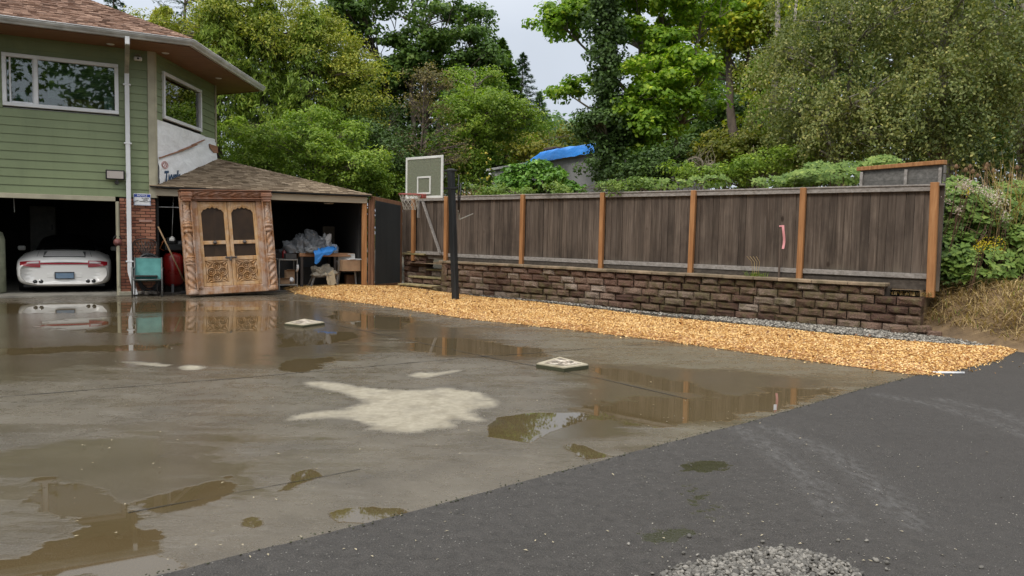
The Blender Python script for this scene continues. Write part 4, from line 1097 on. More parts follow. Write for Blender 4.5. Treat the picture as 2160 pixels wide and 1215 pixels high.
# ================================================================== carved door leaning on the carport
bl_, br_ = G(395, 627.5), G(588, 622)
bl_.z = br_.z = 0
dx_ = (br_ - bl_).normalized(); W_D = (br_ - bl_).length
back_ = Vector((-dx_.y, dx_.x, 0)); back_ = back_ if back_.y > 0 else -back_
LEAN, SH = .16, .055
upD = (Z * math.cos(LEAN) + back_ * math.sin(LEAN)).normalized(); nD = dx_.cross(upD)
rotD = Matrix((dx_, -nD if False else upD.cross(dx_), upD)).transposed()   # local x across, y away from the viewer, z up
rotD = rotD @ Matrix.Rotation(R(-2.0), 3, 'Y')
HD = 2.30
door = thing('carved_door', 'large carved wooden double door and frame leaning against the carport', 'door', bl_ + Z * .03, rot=rotD)
def carved(name, lo, mid, hi, wash, ws=.6, axis='z'):
    t = NT(name); st = {'x': (.1, 1, 1), 'z': (1, 1, .1)}[axis]
    g_ = t.noise(26., 6, t.obj(st), .65, .4); n2 = t.noise(5., 6, t.obj(), .7); geo = t.n('ShaderNodeNewGeometry')
    c = t.ramp(g_, [(.28, lo), (.5, mid), (.75, hi)])
    c = t.mix(t.math('MULTIPLY', t.ramp(n2, [(.42, 0.), (.6, 1.)]), ws), c, wash)
    c = t.mix(t.ramp(t.noise(2.2, 5, t.obj()), [(.35, .45), (.6, 0.)]), c, lo)
    return t.done(t.bsdf(color=c, rough=.6, spec=.3, normal=t.bump(g_, .5, .004)))
cw = carved('carved_wood', (.18, .075, .03), (.33, .165, .075), (.47, .28, .14), (.47, .40, .35), .6)
cwx = carved('carved_lintel_wood', (.13, .05, .025), (.23, .10, .05), (.33, .17, .095), (.32, .24, .20), .4, 'x')
leafw = carved('honey_wood', (.24, .115, .04), (.44, .25, .105), (.58, .38, .18), (.52, .43, .34), .45)
COLW = .235
def P3(x, y, z): return Vector((x, y, z))
# frame: flat jambs, threshold, lintel
m = MB()
m.bev((W_D / 2, .05, .09), (W_D - .1, .14, .17), None, .012)
for x in (COLW + .055, W_D - COLW - .055): m.bev((x, .04, HD / 2), (.13, .12, HD - .2), None, .01)
for x in (COLW - .02, W_D - COLW + .02): m.bev((x, .0, HD / 2), (.03, .16, HD - .22), None, .006)
for x in (.025, W_D - .025): m.bev((x, .05, HD / 2), (.05, .12, HD - .05), None, .01)
m.bev((COLW / 2, .10, HD / 2), (COLW - .02, .05, HD - .1), None, .005); m.bev((W_D - COLW / 2, .10, HD / 2), (COLW - .02, .05, HD - .1), None, .005)
m.build('frame', cw, door, world=False)
m = MB()
def lint(i, j):
    x = (W_D - .02) * i + .01; z = HD - .15 + .15 * j
    rel = .022 * abs(math.sin(x * 14 + 1.6 * math.sin(j * math.pi * 1.5))) * max(0, math.sin(j * math.pi)) ** .5 + .018 * noise.noise(Vector((x * 16, j * 7, 0)))
    prof_ = -.05 - .05 * math.sin(j * math.pi * .5) - rel
    return P3(x, prof_, z)
m.grid(lint, 170, 14)
m.bev((W_D / 2, .03, HD - .075), (W_D, .14, .15), None, .01); m.bev((W_D / 2, -.03, HD + .008), (W_D + .02, .22, .02), None, .006)
m.bev((W_D / 2, -.01, HD - .168), (W_D - .05, .15, .03), None, .01); m.bev((W_D / 2, .0, HD - .20), (W_D - .4, .12, .026), None, .008)
m.build('lintel', cwx, door, world=False)
# columns: bases, twisted shafts, carved collars
def column(x, sg):
    prof = []
    zs = np.linspace(.0, HD - .22, 150)
    def base_r(z):
        q = z / (HD - .22)
        if q < .05: return .115 - .018 * abs((q / .05) - .4)
        if q < .06: return .082
        if q < .31: return .088
        if q < .33: return .105
        if q < .385: return .088 + .022 * math.sin((q - .33) / .055 * math.pi)
        if q < .40: return .104
        if q < .655: return .080
        if q < .68: return .108
        if q < .70: return .085
        if q < .74: return .085 + .025 * math.sin((q - .70) / .04 * math.pi)
        if q < .765: return .1
        if q < .95: return .066 + .02 * (1 - (q - .765) / .185)
        return .075 + .04 * (q - .95) / .05
    def fn(r, h, w):
        q = h / (HD - .22)
        if .06 < q < .31: return r + .014 * math.sin(3 * w * 1 + sg * h * 46 / 1.2)
        if .40 < q < .655: return r + .012 * math.sin(3 * w + sg * h * 34)
        if .765 < q < .95 or .33 < q < .385: return r + .011 * math.sin(5 * w + 7 * math.sin(h * 26)) * math.sin(h * 60)
        return r
    m = MB(); m.lathe((x, .0, .02), [(base_r(z), z) for z in zs], 30, None, fn)
    c = m.build('column', cw, door, world=False)
    m = MB(); m.bev((x, -.005, HD - .16), (.22, .25, .09), None, .02); m.bev((x, -.04, HD - .09), (.25, .22, .11), None, .03); m.bev((x, -.05, HD - .22), (.18, .16, .05), None, .015); m.build('capital', cwx, c, world=False)
column(COLW / 2 + .01, 1); column(W_D - COLW / 2 - .01, -1)
# two door leaves
X0, X1 = COLW + .115, W_D - COLW - .115; ZB, ZT = .18, HD - .225; mid = (X0 + X1) / 2
lat = mat('lattice_brass', (.095, .055, .03), .6, .3, 6, .1)
back_dark = mat('dark_backing', (.012, .010, .010), .9)
iron = mat('iron_latch', (.10, .085, .08), .5, .3, 8, .2)
for side, (xa, xb) in enumerate(((X0, mid - .004), (mid + .004, X1))):
    m = MB(); sw = .078; z_mid = ZB + (ZT - ZB) * .515; z_low = ZB + (ZT - ZB) * .325
    w_ = xb - xa; y0 = .04
    m.bev((xa + sw / 2, y0, (ZB + ZT) / 2), (sw, .06, ZT - ZB), None, .008); m.bev((xb - sw / 2, y0, (ZB + ZT) / 2), (sw, .06, ZT - ZB), None, .008)
    for z, h_ in ((ZB + .04, .08), (z_low, .09), (z_mid, .085), (ZT - .03, .06)): m.bev(((xa + xb) / 2, y0 - .002, z), (w_ - 2 * sw + .01, .055, h_), None, .008)
    lf = m.build('door_leaf', leafw, door, world=False)
    # scalloped header
    xi, xj = xa + sw - .005, xb - sw + .005; n_ = 44; top = ZT - .05
    def sc(q):
        d = abs(q - .5) * 2
        return .075 + .11 * max(0, d) ** 3 + .026 * abs(math.sin(d * math.pi * 2.6)) - (.012 * (1 - d * 5) if d < .2 else 0)
    m = MB(); vs = []
    for i in range(n_ + 1):
        x = xi + (xj - xi) * i / n_; b_ = top - sc(i / n_)
        vs += [P3(x, y0 - .032, top), P3(x, y0 - .036 - .008 * abs(math.sin(i * 1.1)), (top + b_) / 2), P3(x, y0 - .028, b_), P3(x, y0 + .01, b_)]
    m.add(vs, [(4 * i + k, 4 * i + k + 1, 4 * i + k + 5, 4 * i + k + 4) for i in range(n_) for k in range(3)], False); m.build('scalloped_header', leafw, lf, world=False)
    # lattice openings
    for z0, z1 in ((z_mid + .042, ZT - .06), (z_low + .045, z_mid - .042)):
        m = MB(); sp_ = .034; H_, Wd = z1 - z0, xj - xi
        k = -H_
        while k < Wd:
            for sgn in (1, -1):
                p0x, p1x = k, k + H_
                a0, a1 = max(p0x, 0), min(p1x, Wd)
                if a1 > a0:
                    za, zb = z0 + (a0 - p0x), z0 + (a1 - p0x)
                    if sgn < 0: za, zb = z1 - (a0 - p0x), z1 - (a1 - p0x)
                    m.beam((xi + a0, y0 + (.0 if sgn > 0 else .006), za), (xi + a1, y0 + (.0 if sgn > 0 else .006), zb), .0065, .005, (0, 1, 0))
            k += sp_
        m.build('lattice', lat, lf, world=False)
        # what stands behind is open air and the dark shed
    # rosette panel
    z0, z1 = ZB + .08, z_low - .045
    cxp, czp, Rr = (xi + xj) / 2, (z0 + z1) / 2, min(xj - xi, z1 - z0) * .5
    def relief(i, j):
        x = (i - .5) * (xj - xi); z = (j - .5) * (z1 - z0); h_ = 0.0
        for ax_, az_ in ((0, .5), (0, -.5), (.5, 0), (-.5, 0)):
            r = math.hypot(x - ax_ * Rr, z - az_ * Rr) / Rr
            h_ = max(h_, 1 - abs(r - .36) / .075, .8 * (1 - abs(r - .21) / .05), 1 - r / .12)
        rc = math.hypot(x, z) / Rr; h_ = max(h_, 1 - rc / .12, (1 - abs(rc - .88) / .05) * .9)
        if rc > .93 or (abs(x) > Rr * .62 and abs(z) > Rr * .3) or (abs(z) > Rr * .62 and abs(x) > Rr * .3):
            an = math.atan2(abs(z) - Rr * 1.02, abs(x) - Rr * 1.0); h_ = max(h_, .75 * abs(math.sin(an * 6)) * min(1, max(0, (rc - .78) * 5)))
        h_ = max(h_, .35 * noise.noise(Vector((x * 30, z * 30, side))))
        return P3(cxp + x, y0 + .018 - .055 * max(0, min(1, h_)) ** .7, czp + z)
    m = MB(); m.grid(relief, 90, 96); m.build('carved_panel', leafw, lf, world=False)
    m = MB(); m.lathe(((xa + xb) / 2, y0 - .03, z_mid), [(0.0, 0), (.035, 0), (.045, .012), (.03, .02), (.018, .05), (0, .055)], 14, Matrix.Rotation(R(90), 3, 'X')); m.build('knob', iron, lf, world=False)
m = MB(); zl_ = ZB + (ZT - ZB) * .325 + .02; m.tube([P3(mid - .13, -.005, zl_), P3(mid + .12, -.005, zl_)], .013, 8); m.bev((mid - .02, .0, zl_ - .03), (.04, .03, .09), None, .006)
for dx in (-.1, .0, .1): m.bev((mid + dx, .0, zl_), (.025, .035, .045), None, .005)
m.build('latch', iron, door, world=False)

# ================================================================== teal chair, hose, iron bench, tank
def frame_at(u, v, z=0.0, yaw=0.0):
    p = G(u, v, z); a = math.atan2(H.n.x, -H.n.y) + yaw
    # local: -y towards the viewer along the house normal, x along the front
    return p, Matrix.Rotation(math.atan2(H.d.y, H.d.x) + yaw, 3, 'Z')
p_, r_ = frame_at(314, 627, 0, R(-6)); p_ = p_ - H.n * .27
ch = thing('patio_chair', 'teal sling patio chair with grey metal arms in front of the brick pier', 'chair', p_, rot=r_)
steel = mat('grey_tube', (.15, .15, .145), .45, .3, 5, .1, metal=.3); teal = NT('teal_sling'); v_ = teal.obj((60, 60, 220))
wv = teal.n('ShaderNodeTexWave', inp={'Scale': 1.}); teal.set(wv, 'Vector', v_)
nzz = teal.noise(5., 4, teal.obj())
tealm = teal.done(teal.bsdf(color=teal.mix(teal.ramp(nzz, [(.3, 0.), (.7, 1.)]), (.05, .20, .19), (.10, .31, .29)), rough=.65))
for sg in (-1, 1):
    m = MB(); x = sg * .29
    m.tube([P3(x, -.26, 0), P3(x, -.25, .60), P3(x, -.20, .625), P3(x, .26, .60)], .019, 8); m.build('arm', steel, ch, world=False)
    m = MB(); m.tube([P3(x * .93, .20, 0), P3(x * .93, .06, .38), P3(x * .93, .12, .60), P3(x * .92, .19, .84)], .016, 8); m.build('rear_frame', steel, ch, world=False)
for a_, b_ in (((-.29, -.24, .375), (.29, -.24, .375)), ((-.26, .19, .83), (.26, .19, .83))): m = MB(); m.tube([P3(*a_), P3(*b_)], .013, 8); m.build('cross_bar', steel, ch, world=False)
def sling(i, j):
    x = (i - .5) * .52
    if j < .5:
        q = j * 2; y, z = -.25 + .33 * q, .40 - .045 * math.sin(q * 2.6) - .01
    else:
        q = (j - .5) * 2; y, z = .08 + .10 * q + .02 * math.sin(q * 3.1), .37 + .47 * q
    return P3(x, y, z - .012 * math.cos((i - .5) * 3))
m = MB(); m.grid(sling, 8, 26); m.build('sling_seat', tealm, ch, world=False)
# hose coil
hp_, hr_ = H.p(H.s_at(312, .8, .08), .075, 0), frame_at(312, 612)[1]
hose = thing('garden_hose', 'coiled black garden hose hanging behind the teal chair', 'hose', hp_, rot=hr_)
m = MB(); pts = []
for k in range(700):
    w = k * .09; rr = .24 + .025 * math.sin(k * .013) + .02 * noise.noise(Vector((k * .02, 0, 0)))
    pts.append(P3(rr * math.cos(w) + .02, .01 + .04 * noise.noise(Vector((w * .16, 3, 0))), .60 + 1.2 * rr * math.sin(w) * (1.0 if math.sin(w) > 0 else 1.75)))
m.tube(pts[::2], .012, 6); m.build('coil', mat('black_rubber', (.016, .017, .018), .45), hose, world=False)
m = MB(); m.bev((0, .09, .8), (.05, .06, .14), None, .01); m.tube([P3(0, .09, .84), P3(0, -.02, .86), P3(0, -.04, .90)], .012, 6); m.build('hanger', blackm, hose, world=False)
# ornate iron chair back behind
bp, br2 = frame_at(303, 617)
bp = H.p(H.s_at(306, 1.1, .1), .16, 0)
bch = thing('iron_chair', 'dark wrought iron chair with a lattice back against the brick pier', 'chair', bp, rot=br2)
m = MB(); top = [P3(.24 * math.cos(a), .12, 1.13 + .12 * math.sin(a)) for a in np.linspace(math.pi, 0, 12)]
m.tube([P3(-.24, .1, .45)] + top + [P3(.24, .1, .45)], .014, 6)
for k in range(-3, 4):
    m.tube([P3(k * .075, .115, .48 + 0), P3(-k * .075 * .9, .12, 1.21 - abs(k) * .015)], .008, 5); m.tube([P3(k * .075, .115, .90), P3(k * .06 + .05, .12, 1.05), P3(k * .075, .12, 1.21 - abs(k) * .02)], .006, 5)
m.build('backrest', mat('wrought_iron', (.035, .026, .022), .6, .4, 8, .3), bch, world=False)
ir = bpy.data.materials['wrought_iron']
m = MB(); m.bev((0, -.06, .44), (.46, .34, .03), None, .01); m.build('seat', ir, bch, world=False)
for x in (-.21, .21):
    for y in (-.2, .1): m = MB(); m.tube([P3(x, y, .44), P3(x * 1.08, y * 1.1, 0)], .013, 6); m.build('leg', ir, bch, world=False)
# red compressor tank in the shed mouth
a_, _z = H.hit(366, 600, -.35)
tk = thing('air_compressor', 'upright red air compressor tank with black motor in the carport gap', 'compressor', H.p(a_, -.45, .03), rot=rot)
red = mat('tank_red', (.26, .012, .010), .3, .2, 3, .05, coat=.3)
m = MB(); m.lathe((0, 0, .12), [(.02, 0), (.15, .02), (.215, .09), (.215, .68), (.17, .76), (.04, .8)], 24); m.build('tank', red, tk, world=False)
for k in range(3):
    w = k * 2.1 + .4; m = MB(); m.beam((.18 * math.cos(w), .18 * math.sin(w), .2), (.26 * math.cos(w), .26 * math.sin(w), 0), .05, .012); m.build('leg', blackm, tk, world=False)
m = MB(); m.bev((0, 0, 1.02), (.40, .28, .16), None, .03); m.bev((-.04, 0, 1.17), (.22, .2, .17), None, .03); m.lathe((.16, 0, .95), [(.02, 0), (.1, .0), (.1, .22), (.02, .24)], 16); m.build('motor', black, tk, world=False)
m = MB(); m.tube([P3(-.2, -.12, .95), P3(-.28, -.2, 1.0), P3(-.22, -.22, 1.15), P3(-.15, -.05, 1.22)], .012, 6); m.build('hose', mat('orange_hose', (.4, .12, .03), .5), tk, world=False)
# broom / pole leaning
a0, z0 = H.hit(334, 478, .12); a1, z1 = H.hit(389, 594, .12)
t_ = thing('garden_pole', 'long worn wooden pole leaning in the gap beside the brick pier', 'pole', H.p(a1, .12, 0))
m = MB(); m.tube([H.p(a0, .02, z0), H.p((a0 + a1) / 2, .08, (z0 + z1) / 2 + .01), H.p(a1, .14, max(.02, z1))], .017, 8); m.build('shaft', wood('pole_wood', (.14, .09, .05), (.24, .16, .09), (.34, .24, .14), 'z', .7), t_)
m = MB(); m.bev(H.p(a1 + .02, .14, .06), (.20, .035, .06), rot, .01); m.build('rake_head', blackm, t_)
# white work light hanging on a cord
a0, z0 = H.hit(366, 440, -.15); a1, z1 = H.hit(363, 505, -.15)
t_ = thing('hanging_lamp', 'small white lamp hanging on a cord in the carport gap', 'lamp', H.p(a1, -.15, z1))
m = MB(); m.tube([H.p(a0, -.15, 2.2), H.p(a1, -.15, z1 + .05)], .006, 5); m.build('cord', mat('grey_cord', (.35, .35, .34), .6), t_)
m = MB(); m.bev(H.p(a1, -.15, z1), (.11, .06, .08), rot, .015); m.bev(H.p(a1, -.15, z1 + .05), (.05, .04, .04), rot, .01); m.build('lamp_body', mat('dull_white', (.6, .6, .58), .5), t_)
# concrete rubble under the bench
a0, _z = H.hit(308, 618, .1)
t_ = MB()
for k in range(5): t_.bev(H.p(a0 - .2 + k * .1, .12 + .03 * (k % 2), .05 + .02 * (k % 2)), (.12, .12, .07), rot @ Matrix.Rotation(k * .7, 3, 'Z'), .02)
tag(t_.build('rubble', mat('rubble', (.16, .14, .12), .9, .4, 10, .5), origin=H.p(a0, .12, 0)), 'small grey broken stones lying under the teal chair', 'rubble', kind='stuff')

# ================================================================== carport contents
def hz(u, v, off): return H.hit(u, v, off)
FL_Z = .035
tbl_off = -.55
ta, tz = hz(631, 536, tbl_off); tb, _t = hz(747, 545, tbl_off); tz = hz(690, 534, tbl_off)[1]
bench = thing('workbench', 'wooden topped workbench just inside the carport piled with tarps', 'workbench', H.p((ta + tb) / 2, tbl_off - .3, FL_Z), rot=rot)
WB = tb - ta
benchw = wood('bench_wood', (.20, .10, .05), (.34, .185, .10), (.45, .27, .16), 'x', .6, 20, .2)
m = MB(); m.bev((0, 0, tz - FL_Z - .045), (WB, .7, .085), None, .008); m.build('tabletop', benchw, bench, world=False)
for x in (-WB / 2 + .06, WB / 2 - .5):
    for y in (-.3, .3): m = MB(); m.bev((x, y, (tz - FL_Z - .09) / 2), (.07, .07, tz - FL_Z - .09), None, .006); m.build('leg', mat('dark_leg', (.05, .04, .035), .7), bench, world=False)
m = MB(); m.bev((-.1, .2, .28), (WB - .5, .05, .5), None, .01); m.build('rear_panel', mat('dim_panel', (.03, .028, .026), .8), bench, world=False)
def crumple(c, sx, sy, hgt, seed, droop=0.0, n=46, sharp=1.0, rotm=None):
    """a puffy heap of cloth: a lumpy half ball with creases and a spread hem"""
    m = MB(); rotm = rotm or Matrix.Identity(3)
    def fn(i, j):
        w = i * 2 * math.pi; e = j * math.pi / 2
        d = Vector((math.cos(w) * math.cos(e) ** .6, math.sin(w) * math.cos(e) ** .6, math.sin(e) ** .8)); s3 = Vector((seed * 3.1, seed * 1.7, 0))
        r = .80 + .55 * noise.noise(d * 1.5 + s3) + .22 * noise.noise(d * 3.3 + s3)
        for f_, a_ in ((2.4, .16), (5.0, .09)):
            q = d * f_ + Vector((noise.noise(d * 2 + s3), noise.noise(d * 2 - s3), 0)) * .8 + s3; r -= a_ * max(0, 1 - 5 * abs(noise.noise(q)))
        flare = 1 + .18 * (1 - j) ** 6
        return c + rotm @ Vector((d.x * sx / 2 * r * flare, d.y * sy / 2 * r * flare, max(0, d.z * hgt * r)))
    m.grid(fn, 72, 30); return m
def cloth_mat(name, c1, c2, rough=.55):
    t = NT(name); nz = t.noise(3., 5, t.obj()); return t.done(t.bsdf(color=t.mix(nz, c1, c2), rough=rough, spec=.4, normal=t.bump(t.noise(11., 5, t.obj(), .6, .6), .5, .03)))
greyt = cloth_mat('grey_tarp', (.10, .107, .115), (.19, .197, .205)); bluet = cloth_mat('blue_tarp', (.015, .13, .42), (.03, .22, .60)); whitet = cloth_mat('white_cloth', (.48, .47, .46), (.62, .61, .60)); sand = cloth_mat('sand_cloth', (.35, .29, .19), (.48, .41, .29))
def put(u, v, off): a, z = H.hit(u, v, off); return H.p(a, off, z)
def heap(u0, u1, vbase, vtop, off, dep, seed, name, m_, label, cat, droop=0, z=None, grp=None):
    a0, _1 = hz(u0, vbase, off); a1, _2 = hz(u1, vbase, off); zt = hz((u0 + u1) / 2, vtop, off)[1]; zz = tz if z is None else z
    c = H.p((a0 + a1) / 2, off, zz + .004)
    mm = crumple(c, (a1 - a0) * 1.06, dep, (zt - zz) * 1.15, seed, droop, rotm=rot)
    return tag(mm.build(name, m_, origin=c), label, cat, grp)
heap(598, 658, 538, 503, -.80, .62, 1, 'tarp', greyt, 'rounded grey tarp bundle at the left end of the workbench', 'tarp')
heap(618, 690, 538, 494, -.92, .62, 5, 'tarp', greyt, 'tallest crumpled grey tarp in the middle of the workbench', 'tarp')
heap(626, 682, 540, 510, -.60, .45, 8, 'tarp', greyt, 'grey tarp fold at the front edge of the workbench, below the tall one', 'tarp')
heap(664, 706, 536, 499, -.95, .42, 11, 'dust_sheet', whitet, 'white crumpled cloth behind the grey and blue tarps', 'cloth')
heap(680, 712, 538, 516, -.7, .4, 13, 'plastic_bag', cloth_mat('blue_white_bag', (.10, .16, .24), (.42, .45, .5)), 'blue and white plastic bag among the tarps', 'bag')
m = MB(); c0 = put(660, 540, -.42); c1 = put(706, 533, -.5)
def bt(i, j):
    p = c0.lerp(c1, i); w_ = noise.noise(Vector((i * 5, j * 5, 2))) * .06
    q = p + H.n * (.16 - .34 * j if j > .45 else .16) + Z * (.05 + .11 * math.sin(max(0, j) * 3.14) + w_)
    if j <= .45: q = p + H.n * (.185 + w_ * .2) + Z * (.06 - (.45 - j) * (.52 - .62 * i + .12 * math.sin(i * 11)) + w_ * .8)
    return q
m.grid(bt, 26, 26); tag(m.build('tarp', bluet, origin=c0), 'bright blue tarp hanging over the front of the workbench', 'tarp')
# a metal shelf cart to the left of the bench
sa_, _q = hz(589, 600, -.35); sb_, _q = hz(627, 600, -.35)
cart = thing('shelf_cart', 'grey metal shelf unit beside the carved door, inside the carport', 'shelf', H.p((sa_ + sb_) / 2, -.55, FL_Z), rot=rot)
WC = sb_ - sa_; zc1 = hz(608, 548, -.35)[1] - FL_Z; zc0 = hz(608, 601, -.35)[1] - FL_Z
dull = mat('dull_steel', (.24, .23, .21), .5, .3, 6, .1, metal=.3)
m = MB()
for x in (-WC / 2, WC / 2):
    for y in (-.2, .2): m.bev((x, y, zc1 / 2 + .01), (.022, .022, zc1 + .02), None, .003)
m.build('upright', dull, cart, world=False)
for z in (zc1, max(.05, zc0)): m = MB(); m.bev((0, 0, z), (WC, .42, .03), None, .004); m.build('shelf', dull, cart, world=False)
def carton(x0, x1, z0, z1, off, name, m_, label, cat='box', dp=.25, flaps=True, grp=None):
    t_ = thing(name, label, cat, H.p((x0 + x1) / 2, off, z0), grp, rot=rot)
    mm = MB(); mm.bev((0, 0, (z1 - z0) / 2), (x1 - x0, dp, z1 - z0), None, .006); mm.build('carton', m_, t_, world=False)
    if flaps:
        mm = MB(); mm.beam((-(x1 - x0) / 2, -dp / 2, z1 - z0), (-(x1 - x0) / 2 + .01, -dp / 2 - .07, z1 - z0 + .05), x1 - x0, .004, (1, 0, 0)) if False else mm.bev((0, -dp / 2 - .03, z1 - z0 + .01), (x1 - x0, .07, .005), Matrix.Rotation(R(-25), 3, 'X'), .001)
        mm.build('flap', m_, t_, world=False)
    return t_
zsh = max(.05, zc0) + FL_Z + .018
carton(sa_ + .03, sa_ + .26, zsh, zsh + .13, -.5, 'box', kraft, 'small open cardboard box low on the metal shelf unit')
carton(sa_ + .20, sb_ - .03, zsh, zsh + .33, -.62, 'box', kraft, 'taller cardboard box at the back of the metal shelf unit')
m = MB(); c = H.p(sb_ - .12, -.46, zsh + .10); m.lathe(c, [(.0, 0), (.055, .0), (.065, .015), (0, .02)], 16, rot @ Matrix.Rotation(R(90), 3, 'X')); tag(m.build('plate', white, origin=c), 'small white round dish leaning on the lower shelf', 'dish')
carton(sa_ + .16, sb_ - .01, zc1 + FL_Z + .018, zc1 + FL_Z + .15, -.5, 'toolbox', mat('dark_toolbox', (.03, .03, .03), .5), 'dark toolbox on the top of the metal shelf unit', 'toolbox', flaps=False)
c = H.p(sa_ + .20, -.72, zc1 + FL_Z + .018)
m = MB(); m.lathe(c, [(.05, 0), (.055, .02), (.055, .18), (.02, .22), (.02, .26)], 14); t_ = m.build('spray_can', red, origin=c); tag(t_, 'red can standing on the shelf unit beside the tarps', 'can')
m = MB(); m.tube([H.p(sb_ - .02, -.33, FL_Z + .45), H.p(sb_ + .0, -.31, FL_Z + .52), H.p(sb_, -.31, FL_Z + .62)], .03, 8); m.build('hook_bundle', whitet, cart)
# folding stand with a cloth, under the bench
fa_, _q = hz(651, 600, -.5); fb_, _q = hz(713, 600, -.5); zf = hz(680, 583, -.5)[1]
fst = thing('folding_stand', 'low folding work stand with splayed grey legs under the workbench', 'stand', H.p((fa_ + fb_) / 2, -.5, FL_Z), rot=rot)
WF = (fb_ - fa_); hF = zf - FL_Z
m = MB(); m.bev((0, -.06, hF), (WF * .72, .06, .035), None, .005); m.bev((0, .1, hF), (WF * .72, .06, .035), None, .005); m.build('rail', dull, fst, world=False)
for sx in (-1, 1):
    for y in (-.10, .14): m = MB(); m.beam((sx * WF * .33, y * .7, hF), (sx * WF * .5, y * 1.6, 0), .05, .025); m.build('leg', dull, fst, world=False)
c = H.p((fa_ + fb_) / 2 - .05, -.5, zf + .02)
m = crumple(c, .62, .34, .26, 31, rotm=rot); tag(m.build('rag_pile', cloth_mat('dim_rags', (.16, .14, .11), (.30, .27, .21)), origin=c), 'pile of pale rags on the folding stand under the workbench', 'rags')
m = MB(); c = H.p((fa_ + fb_) / 2 + .1, -.36, zf)
m.grid(lambda i, j: c + H.d * ((i - .5) * .22 + .08 * j + .03 * noise.noise(Vector((i * 4, j * 4, 0)))) + H.n * (.03 + .02 * math.sin(i * 9)) + Z * (.12 - .34 * j - .05 * math.sin(i * 5)), 14, 14)
tag(m.build('glove', sand, origin=c), 'sand coloured cloth hanging off the folding stand', 'cloth')
# white plastic chair, with a big box leaning on it
cp = G(737, 606, FL_Z + .02); 
wc = thing('plastic_chair', 'white plastic armchair at the right end of the workbench', 'chair', cp + H.n * -.2, rot=rot @ Matrix.Rotation(R(160), 3, 'Z'))
wp = mat('white_plastic', (.66, .65, .62), .45, .05, 3, 0, dirt=.15)
m = MB(); m.grid(lambda i, j: P3((i - .5) * .46, (j - .5) * .44, .42 - .025 * math.cos((i - .5) * 3)), 8, 8); m.grid(lambda i, j: P3((i - .5) * .46, (j - .5) * .44, .40 - .025 * math.cos((i - .5) * 3)), 8, 8)
m.bev((0, -.22, .395), (.48, .02, .06), None, .006); m.build('seat', wp, wc, world=False)
m = MB(); m.grid(lambda i, j: P3((i - .5) * (.46 - .06 * j), .21 + .10 * j, .43 + .42 * j), 8, 8)
m.tube([P3(-.23, .2, .42), P3(-.2, .32, .86), P3(.2, .32, .86), P3(.23, .2, .42)], .014, 6); m.build('backrest', wp, wc, world=False)
for sx in (-1, 1):
    for y in (-.2, .2): m = MB(); m.beam((sx * .22, y, .41), (sx * .26, y * 1.22, 0), .055, .03); m.build('leg', wp, wc, world=False)
    m = MB(); m.tube([P3(sx * .25, -.22, .40), P3(sx * .27, -.24, .64), P3(sx * .27, .0, .67), P3(sx * .24, .26, .66)], .018, 6); m.build('arm', wp, wc, world=False)
a0, _z = hz(712, 570, -.35); a1, _z = hz(758, 570, -.35); zb0 = hz(730, 573, -.4)[1]; zb1 = hz(730, 548, -.4)[1]
carton(a0 + .08, a1 - .02, max(FL_Z + .46, zb0), zb1, -.32, 'box', kraft, 'large brown cardboard box set on the white plastic chair', dp=.3, flaps=False)
m = MB(); c = H.p((a0 + a1) / 2 + .12, -.32, zb1 + .012); 
for k in range(3): m.bev(c + Z * k * .008, (.36 - .03 * k, .26, .006), rot @ Matrix.Rotation(k * .25, 3, 'Z'), .001)
tag(m.build('papers', white, origin=c), 'loose white papers on top of the large cardboard box', 'papers')
carton(a0 + .30, a1 - .03, FL_Z, FL_Z + .34, -.7, 'box', mat('basket_brown', (.16, .075, .035), .7), 'dark brown box on the floor behind the white plastic chair', flaps=False)
# dim shapes deeper inside
m = MB(); c = H.p(CE - 1.3, -1.8, FL_Z + .45); m.bev(c, (1.4, .6, .9), rot, .02); t_ = thing('chest', 'dark chest standing at the back of the carport behind the tarps', 'chest', H.p(CE - 1.3, -1.8, FL_Z))
m.build('case', mat('dark_chest', (.035, .04, .05), .35), t_)
m = MB(); m.bev(H.p(CE - 1.3, -1.79, FL_Z + .93), (1.45, .65, .05), rot, .01); m.build('lid', mat('dark_chest_lid', (.06, .065, .075), .35), t_)
carton(CE - .62, CE - .3, 1.05, 1.62, -1.9, 'hanging_coat', mat('dim_tan', (.09, .075, .055), .8), 'dim tan work coat hanging on the right wall inside the carport', 'coat', dp=.12, flaps=False)

# ================================================================== retaining wall, cap, steps
t = NT('wall_block'); isl = t.island(); nz = t.noise(8., 7, t.obj(), .65); n3 = t.noise(45., 5, t.obj(), .7); n1 = t.noise(.5, 4, t.obj())
c = t.ramp(isl, [(.05, (.095, .050, .036)), (.4, (.185, .105, .074)), (.7, (.25, .165, .12)), (.97, (.38, .30, .24))])
c = t.mix(t.ramp(n3, [(.38, .6), (.56, 0.)]), c, (.035, .025, .018)); c = t.mix(t.ramp(n1, [(.46, .0), (.62, .4)]), c, (.085, .055, .030))
c = t.mix(t.ramp(t.math('ADD', nz, t.math('MULTIPLY', n1, .6)), [(.80, 0.), (.98, .6)]), c, (.10, .090, .030))
c = t.mix(t.ramp(nz, [(.62, 0.), (.75, .4)]), c, (.26, .20, .15))
blockm = t.done(t.bsdf(color=c, rough=.85, spec=.3, normal=t.bump(t.math('ADD', nz, n3), 1.0, .035)))
capm = mat('cap_stone', (.25, .185, .125), .9, .4, 4, .5, 30, island=.5, col2=(.09, .075, .04))
wall = thing('retaining_wall', 'low retaining wall of rough brown split face blocks', 'wall', FN.p(WL_T / 2, -.15, 0))
BH, NR = .15, 5
rotF0 = Matrix((FN.d, -FN.n, Z)).transposed()
